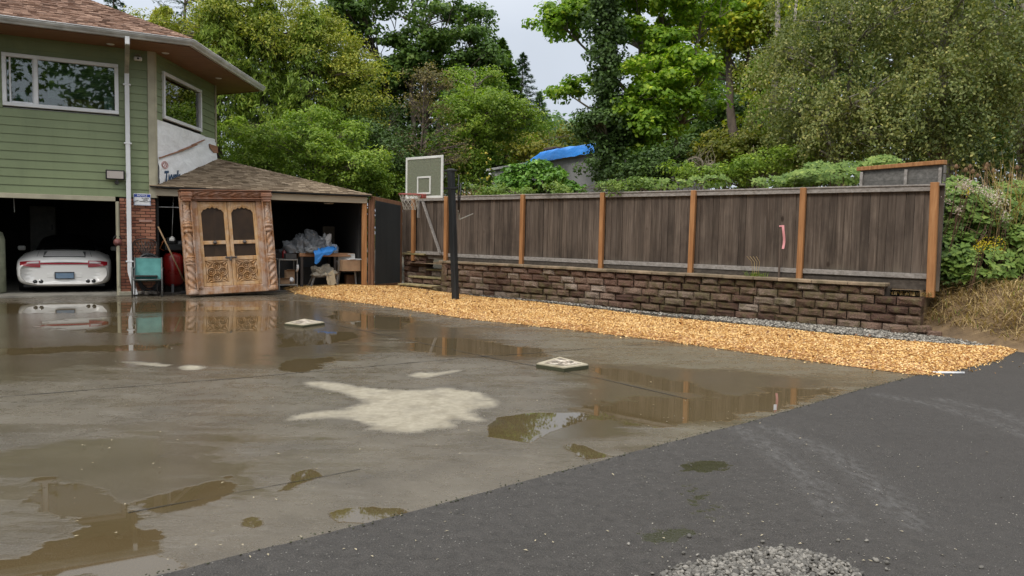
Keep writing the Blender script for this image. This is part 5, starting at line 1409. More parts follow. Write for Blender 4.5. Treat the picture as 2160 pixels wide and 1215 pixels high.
def block(m, fr_, a0, a1, z0, z1, off, dep=.26, seed=0, top=True):
    nu, nv = 7, 5; rotb = None; vs = []
    off += rnd.uniform(-.012, .012); b_ = .025 + .02 * rnd.random(); tl = rnd.uniform(-.02, .02)
    for j in range(nv):
        for i in range(nu):
            x, y = i / (nu - 1), j / (nv - 1); ex = min(x, 1 - x) * (a1 - a0); ey = min(y, 1 - y) * (z1 - z0)
            e = min(1, ex / .05) * min(1, ey / .035)
            o = off + b_ * (e ** .6) + (.034 * noise.noise(Vector((a0 * 7 + x * 2.5, z0 * 9 + y * 1.6, seed))) + tl * (x - .5) * 2) * (e > 0) - .012 * (e == 0)
            vs.append(fr_.p(a0 + (a1 - a0) * x, o, z0 + (z1 - z0) * y))
    n_ = len(vs); fs = [(j * nu + i, j * nu + i + 1, (j + 1) * nu + i + 1, (j + 1) * nu + i) for j in range(nv - 1) for i in range(nu - 1)]
    bk_ = [fr_.p(a0, off - dep, z0), fr_.p(a1, off - dep, z0), fr_.p(a1, off - dep, z1), fr_.p(a0, off - dep, z1)]
    vs += bk_; c_ = (0, nu - 1, nu * nv - 1, nu * (nv - 1))
    bot = list(range(nu)); tp = list(range(nu * (nv - 1), nu * nv)); lf = [j * nu for j in range(nv)]; rt = [j * nu + nu - 1 for j in range(nv)]
    fs += [tuple(bot[::-1] + [n_, n_ + 1]), tuple(tp + [n_ + 2, n_ + 3]), tuple(lf + [n_ + 3, n_]), tuple(rt[::-1] + [n_ + 1, n_ + 2])]
    m.add(vs, fs, False)
m = MB()
A_END = FN.s_at(1942, .3); A_CAP = FN.s_at(1868, .8); A_TOPROW = FN.s_at(1880, .7)
for r_i in range(NR):
    z0 = r_i * BH + .004; x = .0 + (.0 if r_i % 2 else -.19); lo = 0.0 if r_i < NR - 1 else A_TOPROW
    back = r_i * .012
    while x < WL_T:
        w = rnd.choice((.34, .385, .385, .43)); a, b = max(x, lo + rnd.uniform(0, .03) if x < lo else x) + rnd.uniform(0, .014), min(x + w - rnd.uniform(.004, .016), WL_T)
        if b - a > .09: block(m, FN, a, b, z0 + rnd.uniform(-.001, .006), z0 + BH - rnd.uniform(.004, .013), -.02 - back, seed=r_i * 7.3)
        x += w
m.build('blocks', blockm, wall)
m = MB()
for (a_, o_, z_, w_, h_, ro) in ((-.02, .05, .10, .30, .13, .5), (.28, .11, .065, .26, .12, -.3), (-.22, .12, .05, .2, .1, 1.1)):
    m = MB(); m.bev(FN.p(a_, o_, z_), (w_, .2, h_), rotF0 @ Matrix.Rotation(ro, 3, 'Z') @ Matrix.Rotation(.12, 3, 'Y'), .03); m.build('fallen_block', blockm, wall)
m = MB(); m.box(FN.p((WL_T + A_TOPROW) / 2, -.2, NR * BH / 2 - .01), (WL_T - A_TOPROW - .1, .14, NR * BH - .03), Matrix((FN.d, -FN.n, Z)).transposed()); m.box(FN.p(A_TOPROW / 2 + .03, -.2, 2 * BH), (A_TOPROW, .14, 4 * BH - .03), Matrix((FN.d, -FN.n, Z)).transposed()); m.build('wall_core', mat('wall_core', (.03, .022, .016), .95), wall)
rotF = Matrix((FN.d, -FN.n, Z)).transposed()
m = MB(); x = A_CAP; ztop = NR * BH
while x < WL_T + .03:
    w = rnd.choice((.3, .45, .6, .75)); b = min(x + w, WL_T + .04)
    if b - x > .05: m.bev(FN.p((x + b) / 2, -.155 + rnd.uniform(-.008, .008), ztop + .030 + rnd.uniform(-.004, .004)), (b - x - .006, .33, .055), rotF @ Matrix.Rotation(rnd.uniform(-.006, .006), 3, 'Y'), .008)
    x += w
cap = m.build('cap_stones', capm, wall)
# steps cut into the left end, and the pier beside them
steps = thing('garden_steps', 'three mossy block steps at the left end of the retaining wall', 'steps', FN.p((WL_T + ST_T) / 2, -.2, 0))
mossy = mat('mossy_tread', (.26, .20, .11), .9, .45, 5, .5, 30, island=.4, col2=(.10, .10, .035))
T0, T1 = WL_T + .01, PI_T - .35
m = MB(); rises = [.17, .36, .55]
for k, zt in enumerate(rises):
    off = .22 - k * .33; t1 = T1 if k == 0 else ST_T + (.25 if k == 1 else 0.)
    x = T0 if k else T0 - .1
    while x < t1: b = min(x + .37, t1); (b - x > .06) and block(m, FN, x, b - .006, zt - .19 + (.02 if k == 0 else 0), zt - .035, off, .3, seed=k + 40.); x += .37
m.build('risers', blockm, steps)
m = MB()
for k, zt in enumerate(rises):
    off = .22 - k * .33; t1 = T1 if k == 0 else ST_T + (.2 if k == 1 else 0.); x = T0
    while x < t1: w = rnd.choice((.4, .6, .5)); b = min(x + w, t1); (b - x > .05) and m.bev(FN.p((x + b) / 2, off - .11, zt - .012), (b - x - .01, .34, .045), rotF, .008); x += w
m.build('treads', mossy, steps)
m = MB(); rotP = rotF
for r_i in range(5): block(m, Frame(FN.p(T0, 0, 0), -FN.n, FN.d * -1) if False else Frame(FN.p(WL_T, -.02, 0), (-FN.n.x, -FN.n.y), (FN.d.x, FN.d.y)), .0, .33, r_i * BH + .004, r_i * BH + BH, -.02, .2, seed=r_i + 3.)
m.build('return_blocks', blockm, wall)
pier = thing('block_pier', 'short mossy block pier left of the garden steps', 'pier', FN.p((ST_T + PI_T) / 2 + .1, -.2, 0))
m = MB(); p0, p1 = ST_T - .12, PI_T + .12
for r_i in range(6):
    off = -.38; x = p0 - (.1 if r_i % 2 else 0)
    while x < p1: a, b = max(x, p0), min(x + .36, p1); (b - a > .06) and block(m, FN, a, b - .006, r_i * BH + .004, r_i * BH + BH, off, .3, seed=r_i + 80.); x += .36
m.build('blocks', blockm, pier)
m = MB(); m.bev(FN.p((p0 + p1) / 2, -.5, 6 * BH + .03), (p1 - p0 + .06, .4, .05), rotF, .01); m.bev(FN.p((p0 + p1) / 2 + .1, -.55, 6 * BH + .08), ((p1 - p0) * .6, .3, .04), rotF @ Matrix.Rotation(.1, 3, 'Z'), .01); m.build('cap_stones', mossy, pier)
m = MB(); q0 = FN.p(PI_T + .22, -.25, 0); m.bev(q0 + Z * .45, (.03, .1, .9), rotF, .004); tag(m.build('white_board', mat('weathered_white', (.5, .5, .46), .7, .2), origin=q0), 'narrow white weathered board standing against the block pier', 'board')

# ================================================================== fence
gtop = wood('grey_rail', (.13, .115, .10), (.23, .21, .19), (.33, .31, .285), 'x', .8, 22, .3)
FO = -.40                                       # fence line behind the wall face
fence = thing('wooden_fence', 'long weathered brown board fence with orange posts on the wall', 'fence', FN.p(WL_T / 2, FO, .8))
post_u = [(1970, 600), (1690, 585), (1459, 570), (1269, 558), (1101, 548), (941, 550), (872, 545)]
post_a = [FN.s_at(u, 1.6, FO + .06) for u, v in post_u]
ZT0 = FN.hit(1960, 388, FO)[1]; ZT1 = FN.hit(1000, 412, FO)[1]
def ztop_(a): return ZT0 + (ZT1 - ZT0) * a / WL_T
t = NT('fence_boards'); isl = t.island(); st = t.obj((1, 1, .05))
vv = t.n('ShaderNodeVectorMath', operation='ADD'); t.set(vv, 0, st); cmb = t.n('ShaderNodeCombineXYZ', inp={0: t.math('MULTIPLY', isl, 31.), 1: t.math('MULTIPLY', isl, 17.), 2: t.math('MULTIPLY', isl, 5.)}); t.set(vv, 1, cmb.outputs[0])
g1 = t.noise(22., 7, vv.outputs[0], .68, .5); g2 = t.noise(4.0, 5, vv.outputs[0], .6); sx = t.n('ShaderNodeSeparateXYZ', inp={0: t.obj()})
c = t.ramp(g1, [(.28, (.040, .029, .022)), (.5, (.098, .075, .058)), (.75, (.185, .148, .117))])
c = t.mix(t.ramp(g2, [(.45, 0.), (.7, .5)]), c, (.120, .095, .077)); c = t.mix(t.ramp(t.noise(1.6, 6, t.obj((1, 1, .5)), .65), [(.5, 0.), (.68, .65)]), c, (.040, .030, .024))
k = t.math('MULTIPLY_ADD', isl, .5, .62)
c = t.mix(1.0, c, t.n('ShaderNodeCombineColor', inp={0: k, 1: k, 2: k}).outputs[0], 'MULTIPLY')
c = t.mix(t.math('MULTIPLY', t.ramp(t.math('ADD', sx.outputs[2], t.math('MULTIPLY', t.noise(3., 4, t.obj((1, 1, .3))), .6)), [(.25, .7), (.55, 0.)]), 1.), c, (.16, .135, .10))   # pale dusty foot of the boards
kn = t.vor(2.3, t.obj((1, 1, .55))); c = t.mix(t.ramp(kn, [(.0, .95), (.05, .85), (.09, 0.)]), c, (.03, .02, .014))
edge_w = t.ramp(t.noise(60., 4, t.obj((1, 1, .02)), .7), [(.68, 0.), (.74, .65)]); c = t.mix(edge_w, c, (.30, .265, .23))
boardm = t.done(t.bsdf(color=c, rough=.85, spec=.2, normal=t.bump(g1, .6, .005)))
zbase = .80
bounds = post_a + [FN.s_at(846, 1.6, FO)]
pw = .085
for i in range(len(bounds) - 1):
    a0, a1 = bounds[i], bounds[i + 1]; x = a0 - (.1 if i == 0 else 0); m = MB()
    bottom = zbase + .10 if i < 5 else zbase + .05
    if i == 0: bottom = .70
    while x < a1:
        w = rnd.uniform(.125, .150); b = min(x + w, a1); 
        th = rnd.uniform(.014, .022); ct = rnd.uniform(-.006, .006); zt = ztop_(x) - .03 + rnd.uniform(-.008, .004)
        if b - x > .03: m.bev(FN.p((x + b) / 2, FO - .045 + ct, (bottom + zt) / 2), (b - x - rnd.choice((.0, .001, .004, .0065)), th, zt - bottom), rotF @ Matrix.Rotation(rnd.uniform(-.003, .003), 3, 'Y'), .003)
        x = b
    m.build('board_panel', boardm, fence)
kickm = wood('dark_kick_board', (.035, .028, .022), (.065, .053, .042), (.11, .092, .075), 'x', .85, 20, .4)
gaplightm = mat('gap_light_backing', (.42, .38, .33), .9, .3)  # light between the boards, put into the colour of an added sheet
for i in range(len(bounds) - 1):
    mm = MB(); mm.beam(FN.p(bounds[i], FO - .075, 1.62), FN.p(bounds[i + 1], FO - .075, 1.62), .012, 1.6, Z); mm.build('gap_light_sheet', gaplightm, fence)
m = MB()   # the pale sheets above are added: light through the gaps put into colour
for i in range(len(bounds) - 1):
    a0, a1 = bounds[i], bounds[i + 1]; za, zb_2 = ztop_(a0), ztop_(a1); s_ = pw / 2
    mm = MB(); mm.beam(FN.p(a0 + s_, FO + .005, za - .075), FN.p(a1 - s_, FO + .005, zb_2 - .075), .045, .085, Z, .004); mm.build('top_rail', gtop, fence)
    mm = MB(); mm.beam(FN.p(a0 - (.1 if i == 0 else 0), FO - .02, za - .02), FN.p(a1, FO - .02, zb_2 - .02), .13, .028, Z, .004); mm.build('cap_rail', gtop, fence)
    zz = zbase + .14 if i < 5 else zbase + .17
    if i < 6:
        mm = MB(); mm.beam(FN.p(a0 + s_, FO + .01, zz), FN.p(a1 - s_, FO + .01, zz), .045, .085, Z, .004); mm.build('bottom_rail', gtop, fence)
    if 0 < i < 5:
        mm = MB(); mm.beam(FN.p(a0 + s_, FO + .0, zbase + .05), FN.p(a1 - s_, FO + .0, zbase + .05), .03, .09, Z, .004); mm.build('kick_board', kickm, fence)
mm = MB(); mm.bev(FN.p((bounds[0] + bounds[1]) / 2, FO - .02, .79), (bounds[1] - bounds[0] - .1, .03, .16), rotF, .004); mm.build('kick_board', kickm, fence)
for i, a in enumerate(post_a):
    mm = MB(); z0 = .6 if i == 0 else zbase - .05; zt = ztop_(a) + (.02 if i == 0 else -.015); d_ = .11 if i == 0 else .07
    tp_ = Vector((rnd.uniform(-.01, .01), 0, 0))
    mm.beam(FN.p(a, FO + .055, z0), FN.p(a + (.03 if i == 0 else rnd.uniform(-.015, .015)), FO + .055, zt), pw if i else .112, .10 if i else .12, FN.d, .005); mm.build('post', orange, fence)
# taller board screen behind the right end with an orange cap
sc0, sc1 = FN.s_at(1988, 2.4, FO - .35), FN.s_at(1822, 2.4, FO - .9)
scr = thing('screen_fence', 'taller grey board screen with an orange cap rail behind the fence end', 'fence', FN.p(sc0, FO - .6, .7))
zc_ = FN.hit(1985, 345, FO - .5)[1]; zc2 = FN.hit(1822, 357, FO - .7)[1]
greyb = wood('grey_boards', (.07, .066, .06), (.12, .115, .105), (.18, .17, .155), 'x', .85, 18, .4)
q0, q1 = FN.p(sc0, FO - .30, 0), FN.p(sc1, FO - .65, 0); qd = (q1 - q0).normalized()
m = MB(); z = .72
zmx = min(zc_, zc2) - .06
while z < zmx: m.beam(q0 + Z * (z + .065), q1 + Z * (z + .065), .02, .1315, Z, .003); z += .132
m.build('board_panel', greyb, scr)
m = MB(); m.beam(q0 - qd * .03 + Z * zc_, q1 + qd * .05 + Z * zc2, .14, .07, Z, .006); m.build('cap_rail', orange, scr)
m = MB()
for q_ in (q0 + qd * .03, q0.lerp(q1, .42), q1 - qd * .03): m.beam(q_ + Z * .65 + FN.n * .04, q_ + Z * (zmx + .0) + FN.n * .04, .07, .05, FN.d, .004)
m.build('stud', gtop, scr)
m = MB(); z = .75; e0 = q0 + FN.n * .02 - qd * .035
while z < zc_ - .08: m.bev(e0 + Z * z, (.03, .10, .13), rotF, .004); z += .14
m.build('side_slats', greyb, scr)
# stake with pink ribbon
a, z0 = FN.hit(1643, 583, -.25); _a, z1 = FN.hit(1646, 475, -.25)
st_ = thing('survey_stake', 'thin dark survey stake with pink ribbon in front of the fence', 'stake', FN.p(a, -.25, zbase))
m = MB(); m.beam(FN.p(a, -.25, zbase), FN.p(a, -.24, z1), .035, .02, FN.n, .003); m.build('stake', wood('stake_wood', (.05, .035, .025), (.09, .065, .05), (.14, .11, .085), 'z'), st_)
pink = mat('pink_ribbon', (.62, .26, .27), .5, .1)
m = MB(); m.grid(lambda i, j: FN.p(a - .02 - .03 * math.sin(j * 2.4) - .012 * i, -.225 + .012 * math.sin(j * 7), z1 - .0 - .43 * j) - FN.d * (.032 * i), 3, 16); m.bev(FN.p(a, -.235, z1 - .02), (.055, .035, .03), rotF, .006); m.build('ribbon', pink, st_)
# grey boards leaning on the fence by the steps
for (u0, v0, u1, v1, lab, w) in ((890, 425, 928, 535, 'pale grey plank leaning diagonally on the fence beside the hoop', .085), (882, 424, 882, 460, 'short upright grey board fixed near the top of the fence', .07)):
    A_, za = FN.hit(u0, v0, FO + .09); B_, zb2 = FN.hit(u1, v1, FO + .11)
    p0, p1 = FN.p(A_, FO + .06, za), FN.p(B_, FO + .10, zb2); m = MB(); m.beam(p0, p1, w, .03, FN.n.cross((p1 - p0)), .004)
    if w < .08: m.beam(p0 + FN.d * .0 + FN.n * .02, p1 + FN.n * .02, .02, .02, FN.n, .003)
    tag(m.build('plank', gtop, origin=p1), lab, 'plank')

# ================================================================== basketball hoop
pb = G(961, 634, .03); HY = pb.y
def onY(u, v): return D(u, v, HY)
ptp = onY(951, 356)
hoop = thing('basketball_hoop', 'basketball hoop on a black pole standing in the wood chips', 'hoop', pb)
padm = mat('black_pole', (.013, .016, .018), .55, .4, 5, .3, stretch=(1, 1, .2))
m = MB(); m.beam(pb - Z * .02, ptp, .135, .135, Vector((.66, .75, 0)), .02); m.build('pole', padm, hoop)
bn = Vector((-.66, -.75, 0)).normalized(); bd = Vector((.75, -.66, 0)).normalized()
def bplane(u, v, L_):
    o = Vector((ptp.x, ptp.y, 0)) + bn * L_; r_ = ray(u, v); t_ = (o - CAM).dot(bn) / r_.dot(bn); q = CAM + r_ * t_
    return (q - o).dot(bd), q.z, o
LB = .85
x0, zt0, O_b = bplane(857, 336, LB); x1, zt1, _o = bplane(935, 324, LB); _x, zb0_, _o = bplane(858, 421, LB); _x, zb1_, _o = bplane(935, 416, LB)
BZ0, BZ1 = (zb0_ + zb1_) / 2, (zt0 + zt1) / 2
rb = Matrix((bd, -bn, Z)).transposed()
def bp(x, off, z): return O_b + bd * x + bn * off + Z * z
m = MB(); fw = .05
for x in (x0 + fw / 2, x1 - fw / 2): m.bev(bp(x, 0, (BZ0 + BZ1) / 2), (fw, .03, BZ1 - BZ0), rb, .004)
for z in (BZ0 + fw / 2, BZ1 - fw / 2): m.bev(bp((x0 + x1) / 2, 0, z), (x1 - x0 - 2 * fw, .03, fw), rb, .004)
wpaint = mat('white_paint_worn', (.66, .66, .62), .5, .1, 3, .05, dirt=.2)
bb = m.build('backboard', wpaint, hoop)
acr = NT('acrylic'); tr_ = acr.n('ShaderNodeBsdfTransparent', inp={'Color': (.72, .74, .66)}); df = acr.n('ShaderNodeBsdfDiffuse', inp={'Color': (.33, .34, .26)}); gg = acr.n('ShaderNodeBsdfGlossy', inp={'Roughness': .08}); mx1 = acr.n('ShaderNodeMixShader', inp={0: .42}); mx2 = acr.n('ShaderNodeMixShader', inp={0: .12})
L_ = acr.t.links.new; L_(tr_.outputs[0], mx1.inputs[1]); L_(df.outputs[0], mx1.inputs[2]); L_(mx1.outputs[0], mx2.inputs[1]); L_(gg.outputs[0], mx2.inputs[2]); acrm = acr.done(mx2)
m = MB(); m.box(bp((x0 + x1) / 2, 0, (BZ0 + BZ1) / 2), (x1 - x0 - .06, .008, BZ1 - BZ0 - .06), rb); m.build('acrylic_sheet', acrm, bb)
m = MB(); xc = (x0 + x1) / 2
for dx in (-.21, .17): m.bev(bp(xc + dx, -.02, (BZ0 + BZ1) / 2 + .13), (.022, .015, (BZ1 - BZ0) * .68), rb, .003)
m.build('support_strut', blackm, bb)
xr, zr1, _o = bplane(895, 374, LB); sqw = .22; sz0, sz1 = bplane(895, 408, LB)[1], bplane(895, 374, LB)[1]
sxa, sxb = bplane(882, 400, LB)[0], bplane(908, 400, LB)[0]
m = MB()
for x in (sxa, sxb): m.bev(bp(x, .012, (sz0 + sz1) / 2), (.035, .014, sz1 - sz0 + .035), rb, .002)
for z in (sz0, sz1): m.bev(bp((sxa + sxb) / 2, .012, z), (sxb - sxa - .036, .014, .035), rb, .002)
m.build('target_square', wpaint, bb)
rimz = bplane(890, 414, LB)[1]; xcr = (sxa + sxb) / 2
rred = mat('faded_red', (.34, .075, .06), .5, .3, 8, .2)
m = MB(); cR = bp(xcr, .15 + .235, rimz + .02)
m.tube([cR + bd * .228 * math.cos(w) + bn * .228 * math.sin(w) for w in np.linspace(0, 2 * math.pi, 33)], .0095, 8, False)
m.bev(bp(xcr, .06, rimz + .0), (.16, .12, .09), rb, .01); m.bev(bp(xcr, .12, rimz + .012), (.12, .1, .02), rb, .004)
rim = m.build('rim', rred, hoop)
m = MB(); N_ = 12
for k in range(N_):
    for sg in (-1, 1):
        pts = []
        for j in range(7):
            w = 2 * math.pi * (k + sg * j * .38) / N_; q = j / 6; rr = .225 * (1 - .45 * q ** .8)
            pts.append(cR + bd * rr * math.cos(w) + bn * rr * math.sin(w) - Z * (.012 + .30 * q + .02 * noise.noise(Vector((k, j, sg)))))
        m.tube(pts, .0045, 4, False)
m.build('net', mat('dirty_net', (.36, .33, .27), .8), rim)
ar = mat('arm_steel', (.035, .035, .035), .5, .3, 6, .1, metal=.3)
tp = Vector((ptp.x, ptp.y, 0))
m = MB()
for dz_p, dz_b in ((ptp.z - .03, BZ1 - .30), (ptp.z - .42, BZ0 + .22)):
    for sx in (-.085, .085): m.beam(tp + bd * sx + Z * dz_p - bn * .1, O_b + bd * (xc * .3 + sx) + Z * dz_b - bn * .02, .02, .035, Z, .003)
m.build('arm', ar, hoop)
m = MB(); s0 = tp + Vector((.17, .03, 0)); 
m.beam(tp - bn * .05 + Z * (ptp.z - .42), s0 - bn * .06 + Z * (ptp.z - .36), .04, .03, Z)
m.tube([s0 + Z * (ptp.z - .12), s0 + Z * (ptp.z - .88)], .014, 8); m.tube([s0 + Vector((.05, 0, 0)) + Z * (ptp.z - .30), s0 + Vector((.02, 0, 0)) + Z * (ptp.z - .95)], .014, 8)
m.bev(s0 + Z * (ptp.z - .62), (.035, .035, .12), rb, .008)
m.build('lift_spring', ar, hoop)
m = MB(); hl = onY(962, 463) - bn * .1; hr2 = onY(981, 450) - bn * .25
m.beam(hl, hr2, .035, .02, Z, .004); m.beam(hl + Z * .0, s0 + Z * (ptp.z - .9), .03, .03, Z, .003); m.build('handle', mat('worn_grey_handle', (.25, .24, .2), .5, .3), hoop)

# ================================================================== lids on the slab
def lid(us, vtop, label, th):
    pts = [G(u, v, th) for u, v in us]; c = sum(pts, Vector()) / 4; c.z = 0
    t_ = thing('access_cover', label, 'cover', c, 'square concrete covers on the slab')
    m = MB(); lo = [Vector((p.x, p.y, .002)) for p in pts]; hi = [p.lerp(c + Z * th, .035) for p in pts]; md = [Vector((p.x, p.y, th - .012)) for p in pts]
    m.add(lo + md + hi, [(0, 1, 5, 4), (1, 2, 6, 5), (2, 3, 7, 6), (3, 0, 4, 7), (4, 5, 9, 8), (5, 6, 10, 9), (6, 7, 11, 10), (7, 4, 8, 11), (8, 9, 10, 11)], False)
    m.build('slab_cover', lidm, t_)
    m = MB(); ins = [p.lerp(c + Z * (th + .004), .28) for p in pts]; ins = [Vector((q.x, q.y, th + .004)) for q in ins]; m.add(ins, [(0, 1, 2, 3)]); m.build('worn_centre', lidc, t_)
    return t_
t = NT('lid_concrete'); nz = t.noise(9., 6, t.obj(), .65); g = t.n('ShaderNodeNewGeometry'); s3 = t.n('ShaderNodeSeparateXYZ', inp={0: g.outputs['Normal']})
c = t.mix(t.ramp(nz, [(.35, 0.), (.65, 1.)]), (.24, .20, .13), (.42, .38, .28)); c = t.mix(t.ramp(s3.outputs[2], [(.3, 1.), (.7, 0.)]), c, (.045, .045, .02))  # faces turned sideways get a dark olive tint
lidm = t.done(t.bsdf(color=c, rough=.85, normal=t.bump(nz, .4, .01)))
t = NT('lid_stain'); nz = t.noise(12., 6, t.obj(), .7); lidc = t.done(t.bsdf(color=t.ramp(nz, [(.42, (.07, .06, .045)), (.52, (.30, .24, .18)), (.62, (.60, .55, .46))]), rough=.8))
lid([(1131, 766), (1190, 775), (1242, 768), (1180, 752)], 0, 'larger worn concrete cover with dark olive sides in the middle of the slab', .055)
lid([(600, 681), (640, 685), (685, 679), (642, 672)], 0, 'flatter concrete cover near the carved door among the puddles', .045)
m = MB(); a_, b_ = G(1968, 786, .02), G(2034, 786.5, .02); m.tube([a_, a_.lerp(b_, .5) + Z * .0, b_], .014, 8); tag(m.build('pipe', white, origin=a_), 'thin white pipe lying on the asphalt at the chip bed corner', 'pipe')
m = MB(); p_ = G(1635, 868, .0); m.grid(lambda i, j: p_ + Vector(((i - .5) * .03, .01 * i, .012 + .05 * j)), 2, 3); tag(m.build('feather', whitet, origin=p_), 'small white tuft standing on the slab edge', 'tuft')

# ================================================================== neighbour's house with the blue tarp
NY = 30
nh = thing('neighbour_house', 'grey flat roofed neighbour house behind the fence with ivy in front', 'house', D(1160, 400, NY))
stuc = mat('grey_stucco', (.33, .33, .33), .85, .12, 2, .3, dirt=.2)
ly = NY + 1.5; pA, pB = D(1038, 360, NY + 6), D(1300, 316, NY - 2)
def V3(u, v, Y): return D(u, v, Y)
m = MB(); A, B_ = V3(1037, 360, 34), V3(1285, 318, 27); dirn = Vector((B_.x - A.x, B_.y - A.y, 0)); nb = Vector((-dirn.y, dirn.x, 0)).normalized() * 5
zA, zB = A.z, B_.z
m.add([Vector((A.x, A.y, 0)), Vector((B_.x, B_.y, 0)), Vector((B_.x, B_.y, zB)), Vector((A.x, A.y, zA))], [(0, 1, 2, 3)])
m.add([Vector((A.x, A.y, 0)), Vector((A.x, A.y, zA)), Vector((A.x, A.y, zA)) + nb, Vector((A.x, A.y, 0)) + nb], [(0, 1, 2, 3)]); m.add([Vector((B_.x, B_.y, 0)), Vector((B_.x, B_.y, zB)), Vector((B_.x, B_.y, zB)) + nb, Vector((B_.x, B_.y, 0)) + nb], [(0, 1, 2, 3)])
m.build('wall', stuc, nh)
m = MB(); e = dirn.normalized() * .3; fz = Z * .0
m.beam(A - e + Z * .03, B_ + e + Z * .03, .25, .10, Z, .01); m.build('roof_edge', mat('pale_flashing', (.40, .40, .38), .6), nh)
m = MB(); m.add([A + Z * .08 - e, B_ + Z * .08 + e, B_ + nb + Z * .5 + e, A + nb + Z * .5 - e], [(0, 1, 2, 3)]); rf_ = m.build('roof', mat('grey_roofing', (.2, .2, .2), .8), nh)
ch0 = A.lerp(B_, .30) + nb * .35
m = MB(); m.bev(ch0 + Z * .35, (.75, .6, .9), Matrix.Rotation(math.atan2(dirn.y, dirn.x), 3, 'Z'), .01); m.bev(ch0 + Z * .82, (.9, .75, .08), Matrix.Rotation(math.atan2(dirn.y, dirn.x), 3, 'Z'), .01); m.build('chimney', mat('old_brick', (.12, .08, .065), .9, .4, 12, .3), rf_)
m = MB(); vt = A.lerp(B_, .84) + nb * .3; m.tube([vt + Z * .3, vt + Z * .95], .09, 10); m.build('vent_pipe', white, rf_)
m = MB(); e0_, e1_ = A.lerp(B_, .34), A.lerp(B_, .93)
def tf(i, j):
    p = e0_.lerp(e1_, i) - nb.normalized() * .2; hh_ = (.10 + .46 * min(1, i * 4.5) - .12 * i) * (1 + .15 * noise.noise(Vector((i * 9, 0, 5))))
    up_ = min(1, j * 1.6); bk_ = max(0, j - .5) * 2
    return p + nb * (.05 * up_ + .4 * bk_) + Z * (-.02 + hh_ * up_ + .10 * bk_ + .05 * noise.noise(Vector((i * 14, j * 4, 0))))
m.grid(tf, 60, 10)
btarp = cloth_mat('roof_tarp_blue', (.008, .17, .62), (.02, .27, .80), .5)
tag(m.build('roof_tarp', btarp, origin=e0_), 'bright blue tarp spread over the flat roof of the grey house', 'tarp')
m = MB(); q_ = V3(1038, 372, 34) - nb * .02; m.lathe(q_, [(0, 0), (.07, .03), (.08, .1), (.0, .16)], 10); m.build('wall_lamp', white, nh)
# ================================================================== plants
def unit(n):
    v = rng.normal(size=(n, 3)); return v / np.linalg.norm(v, axis=1)[:, None]
def leaf_quads(C, N_, L_, W_, T=None, fold=.15, jit=.3):
    """one folded rhomb per leaf; T: preferred long direction"""
    n = len(C)
    N_ = N_ / np.linalg.norm(N_, axis=1)[:, None]
    T = unit(n) if T is None else T + rng.normal(size=(n, 3)) * jit
    T = T - (T * N_).sum(1)[:, None] * N_; T /= np.linalg.norm(T, axis=1)[:, None] + 1e-9
    B_ = np.cross(N_, T); l = (L_ * rng.uniform(.55, 1.25, n))[:, None]; w_ = (W_ * rng.uniform(.6, 1.2, n))[:, None]
    V = np.stack([C - T * l * .5, C + B_ * w_ * .5 - T * l * .08 + N_ * w_ * fold, C + T * l * .5, C - B_ * w_ * .5 - T * l * .08 + N_ * w_ * fold], 1).reshape(-1, 3)
    return V, np.arange(n * 4).reshape(n, 4)
def blob_points(blobs, n, shell=.55, lump=0.0):
    """cluster centres spread through a union of ellipsoids, thicker towards the outside"""
    w = np.array([b[3] * b[5] + b[4] * b[5] for b in blobs]); w = w / w.sum(); out = []; nrm = []
    k = rng.choice(len(blobs), n, p=w); u_ = unit(n); r_ = rng.uniform(shell ** 3, 1, n) ** (1 / 3)
    Bb = np.array([b[:6] for b in blobs]); c = Bb[k, :3] + u_ * r_[:, None] * Bb[k, 3:6]
    if lump:   # clusters gather into rounded masses, lit on top and hollow between
        M_ = max(6, n // 9); pick = rng.integers(0, M_, n); rr = lump * rng.uniform(.6, 1.3, M_)[pick]
        v_ = unit(n); v_[:, 2] = np.where(rng.random(n) < .8, np.abs(v_[:, 2]), v_[:, 2])
        return c[:M_][pick] + v_ * (rr * rng.uniform(.75, 1, n))[:, None] * [1, 1, .75], v_ * .8 + u_[:M_][pick] * .3
    return c, u_
def pads(cl, nr, k, rad, L_, W_, up=.6, flat=.55, droop=0.0, T=None, fold=.15, jit=.3):
    """k leaves round every cluster centre"""
    n = len(cl) * k; C = np.repeat(cl, k, 0); R_ = np.repeat(rad, k) if np.ndim(rad) else np.full(n, rad)
    u_ = unit(n); r_ = rng.uniform(.0, 1, n) ** .45
    d = u_ * (r_ * R_)[:, None]; d[:, 2] *= flat
    if droop: d[:, 2] -= droop * (d[:, 0] ** 2 + d[:, 1] ** 2) / R_
    N_ = unit(n) * .75 + u_ * .5 + np.array([0, 0, up]) + np.repeat(nr, k, 0) * .35
    return leaf_quads(C + d, N_, L_, W_, T, fold, jit)
def merge(*vf):
    V, F, o = [], [], 0
    for v, f in vf: V.append(v); F.append(f + o); o += len(v)
    return np.concatenate(V), np.concatenate(F)
bark = mat('bark', (.13, .10, .075), .9, .5, 5, .7, 22, stretch=(1, 1, .25), col2=(.045, .035, .028))
bark_pale = mat('birch_bark', (.32, .29, .24), .85, .5, 6, .5, 22, stretch=(1, 1, 2.), col2=(.08, .07, .055))
bark_grey = mat('grey_bark', (.24, .20, .16), .9, .4, 5, .6, 22, stretch=(1, 1, .3), col2=(.10, .08, .06))
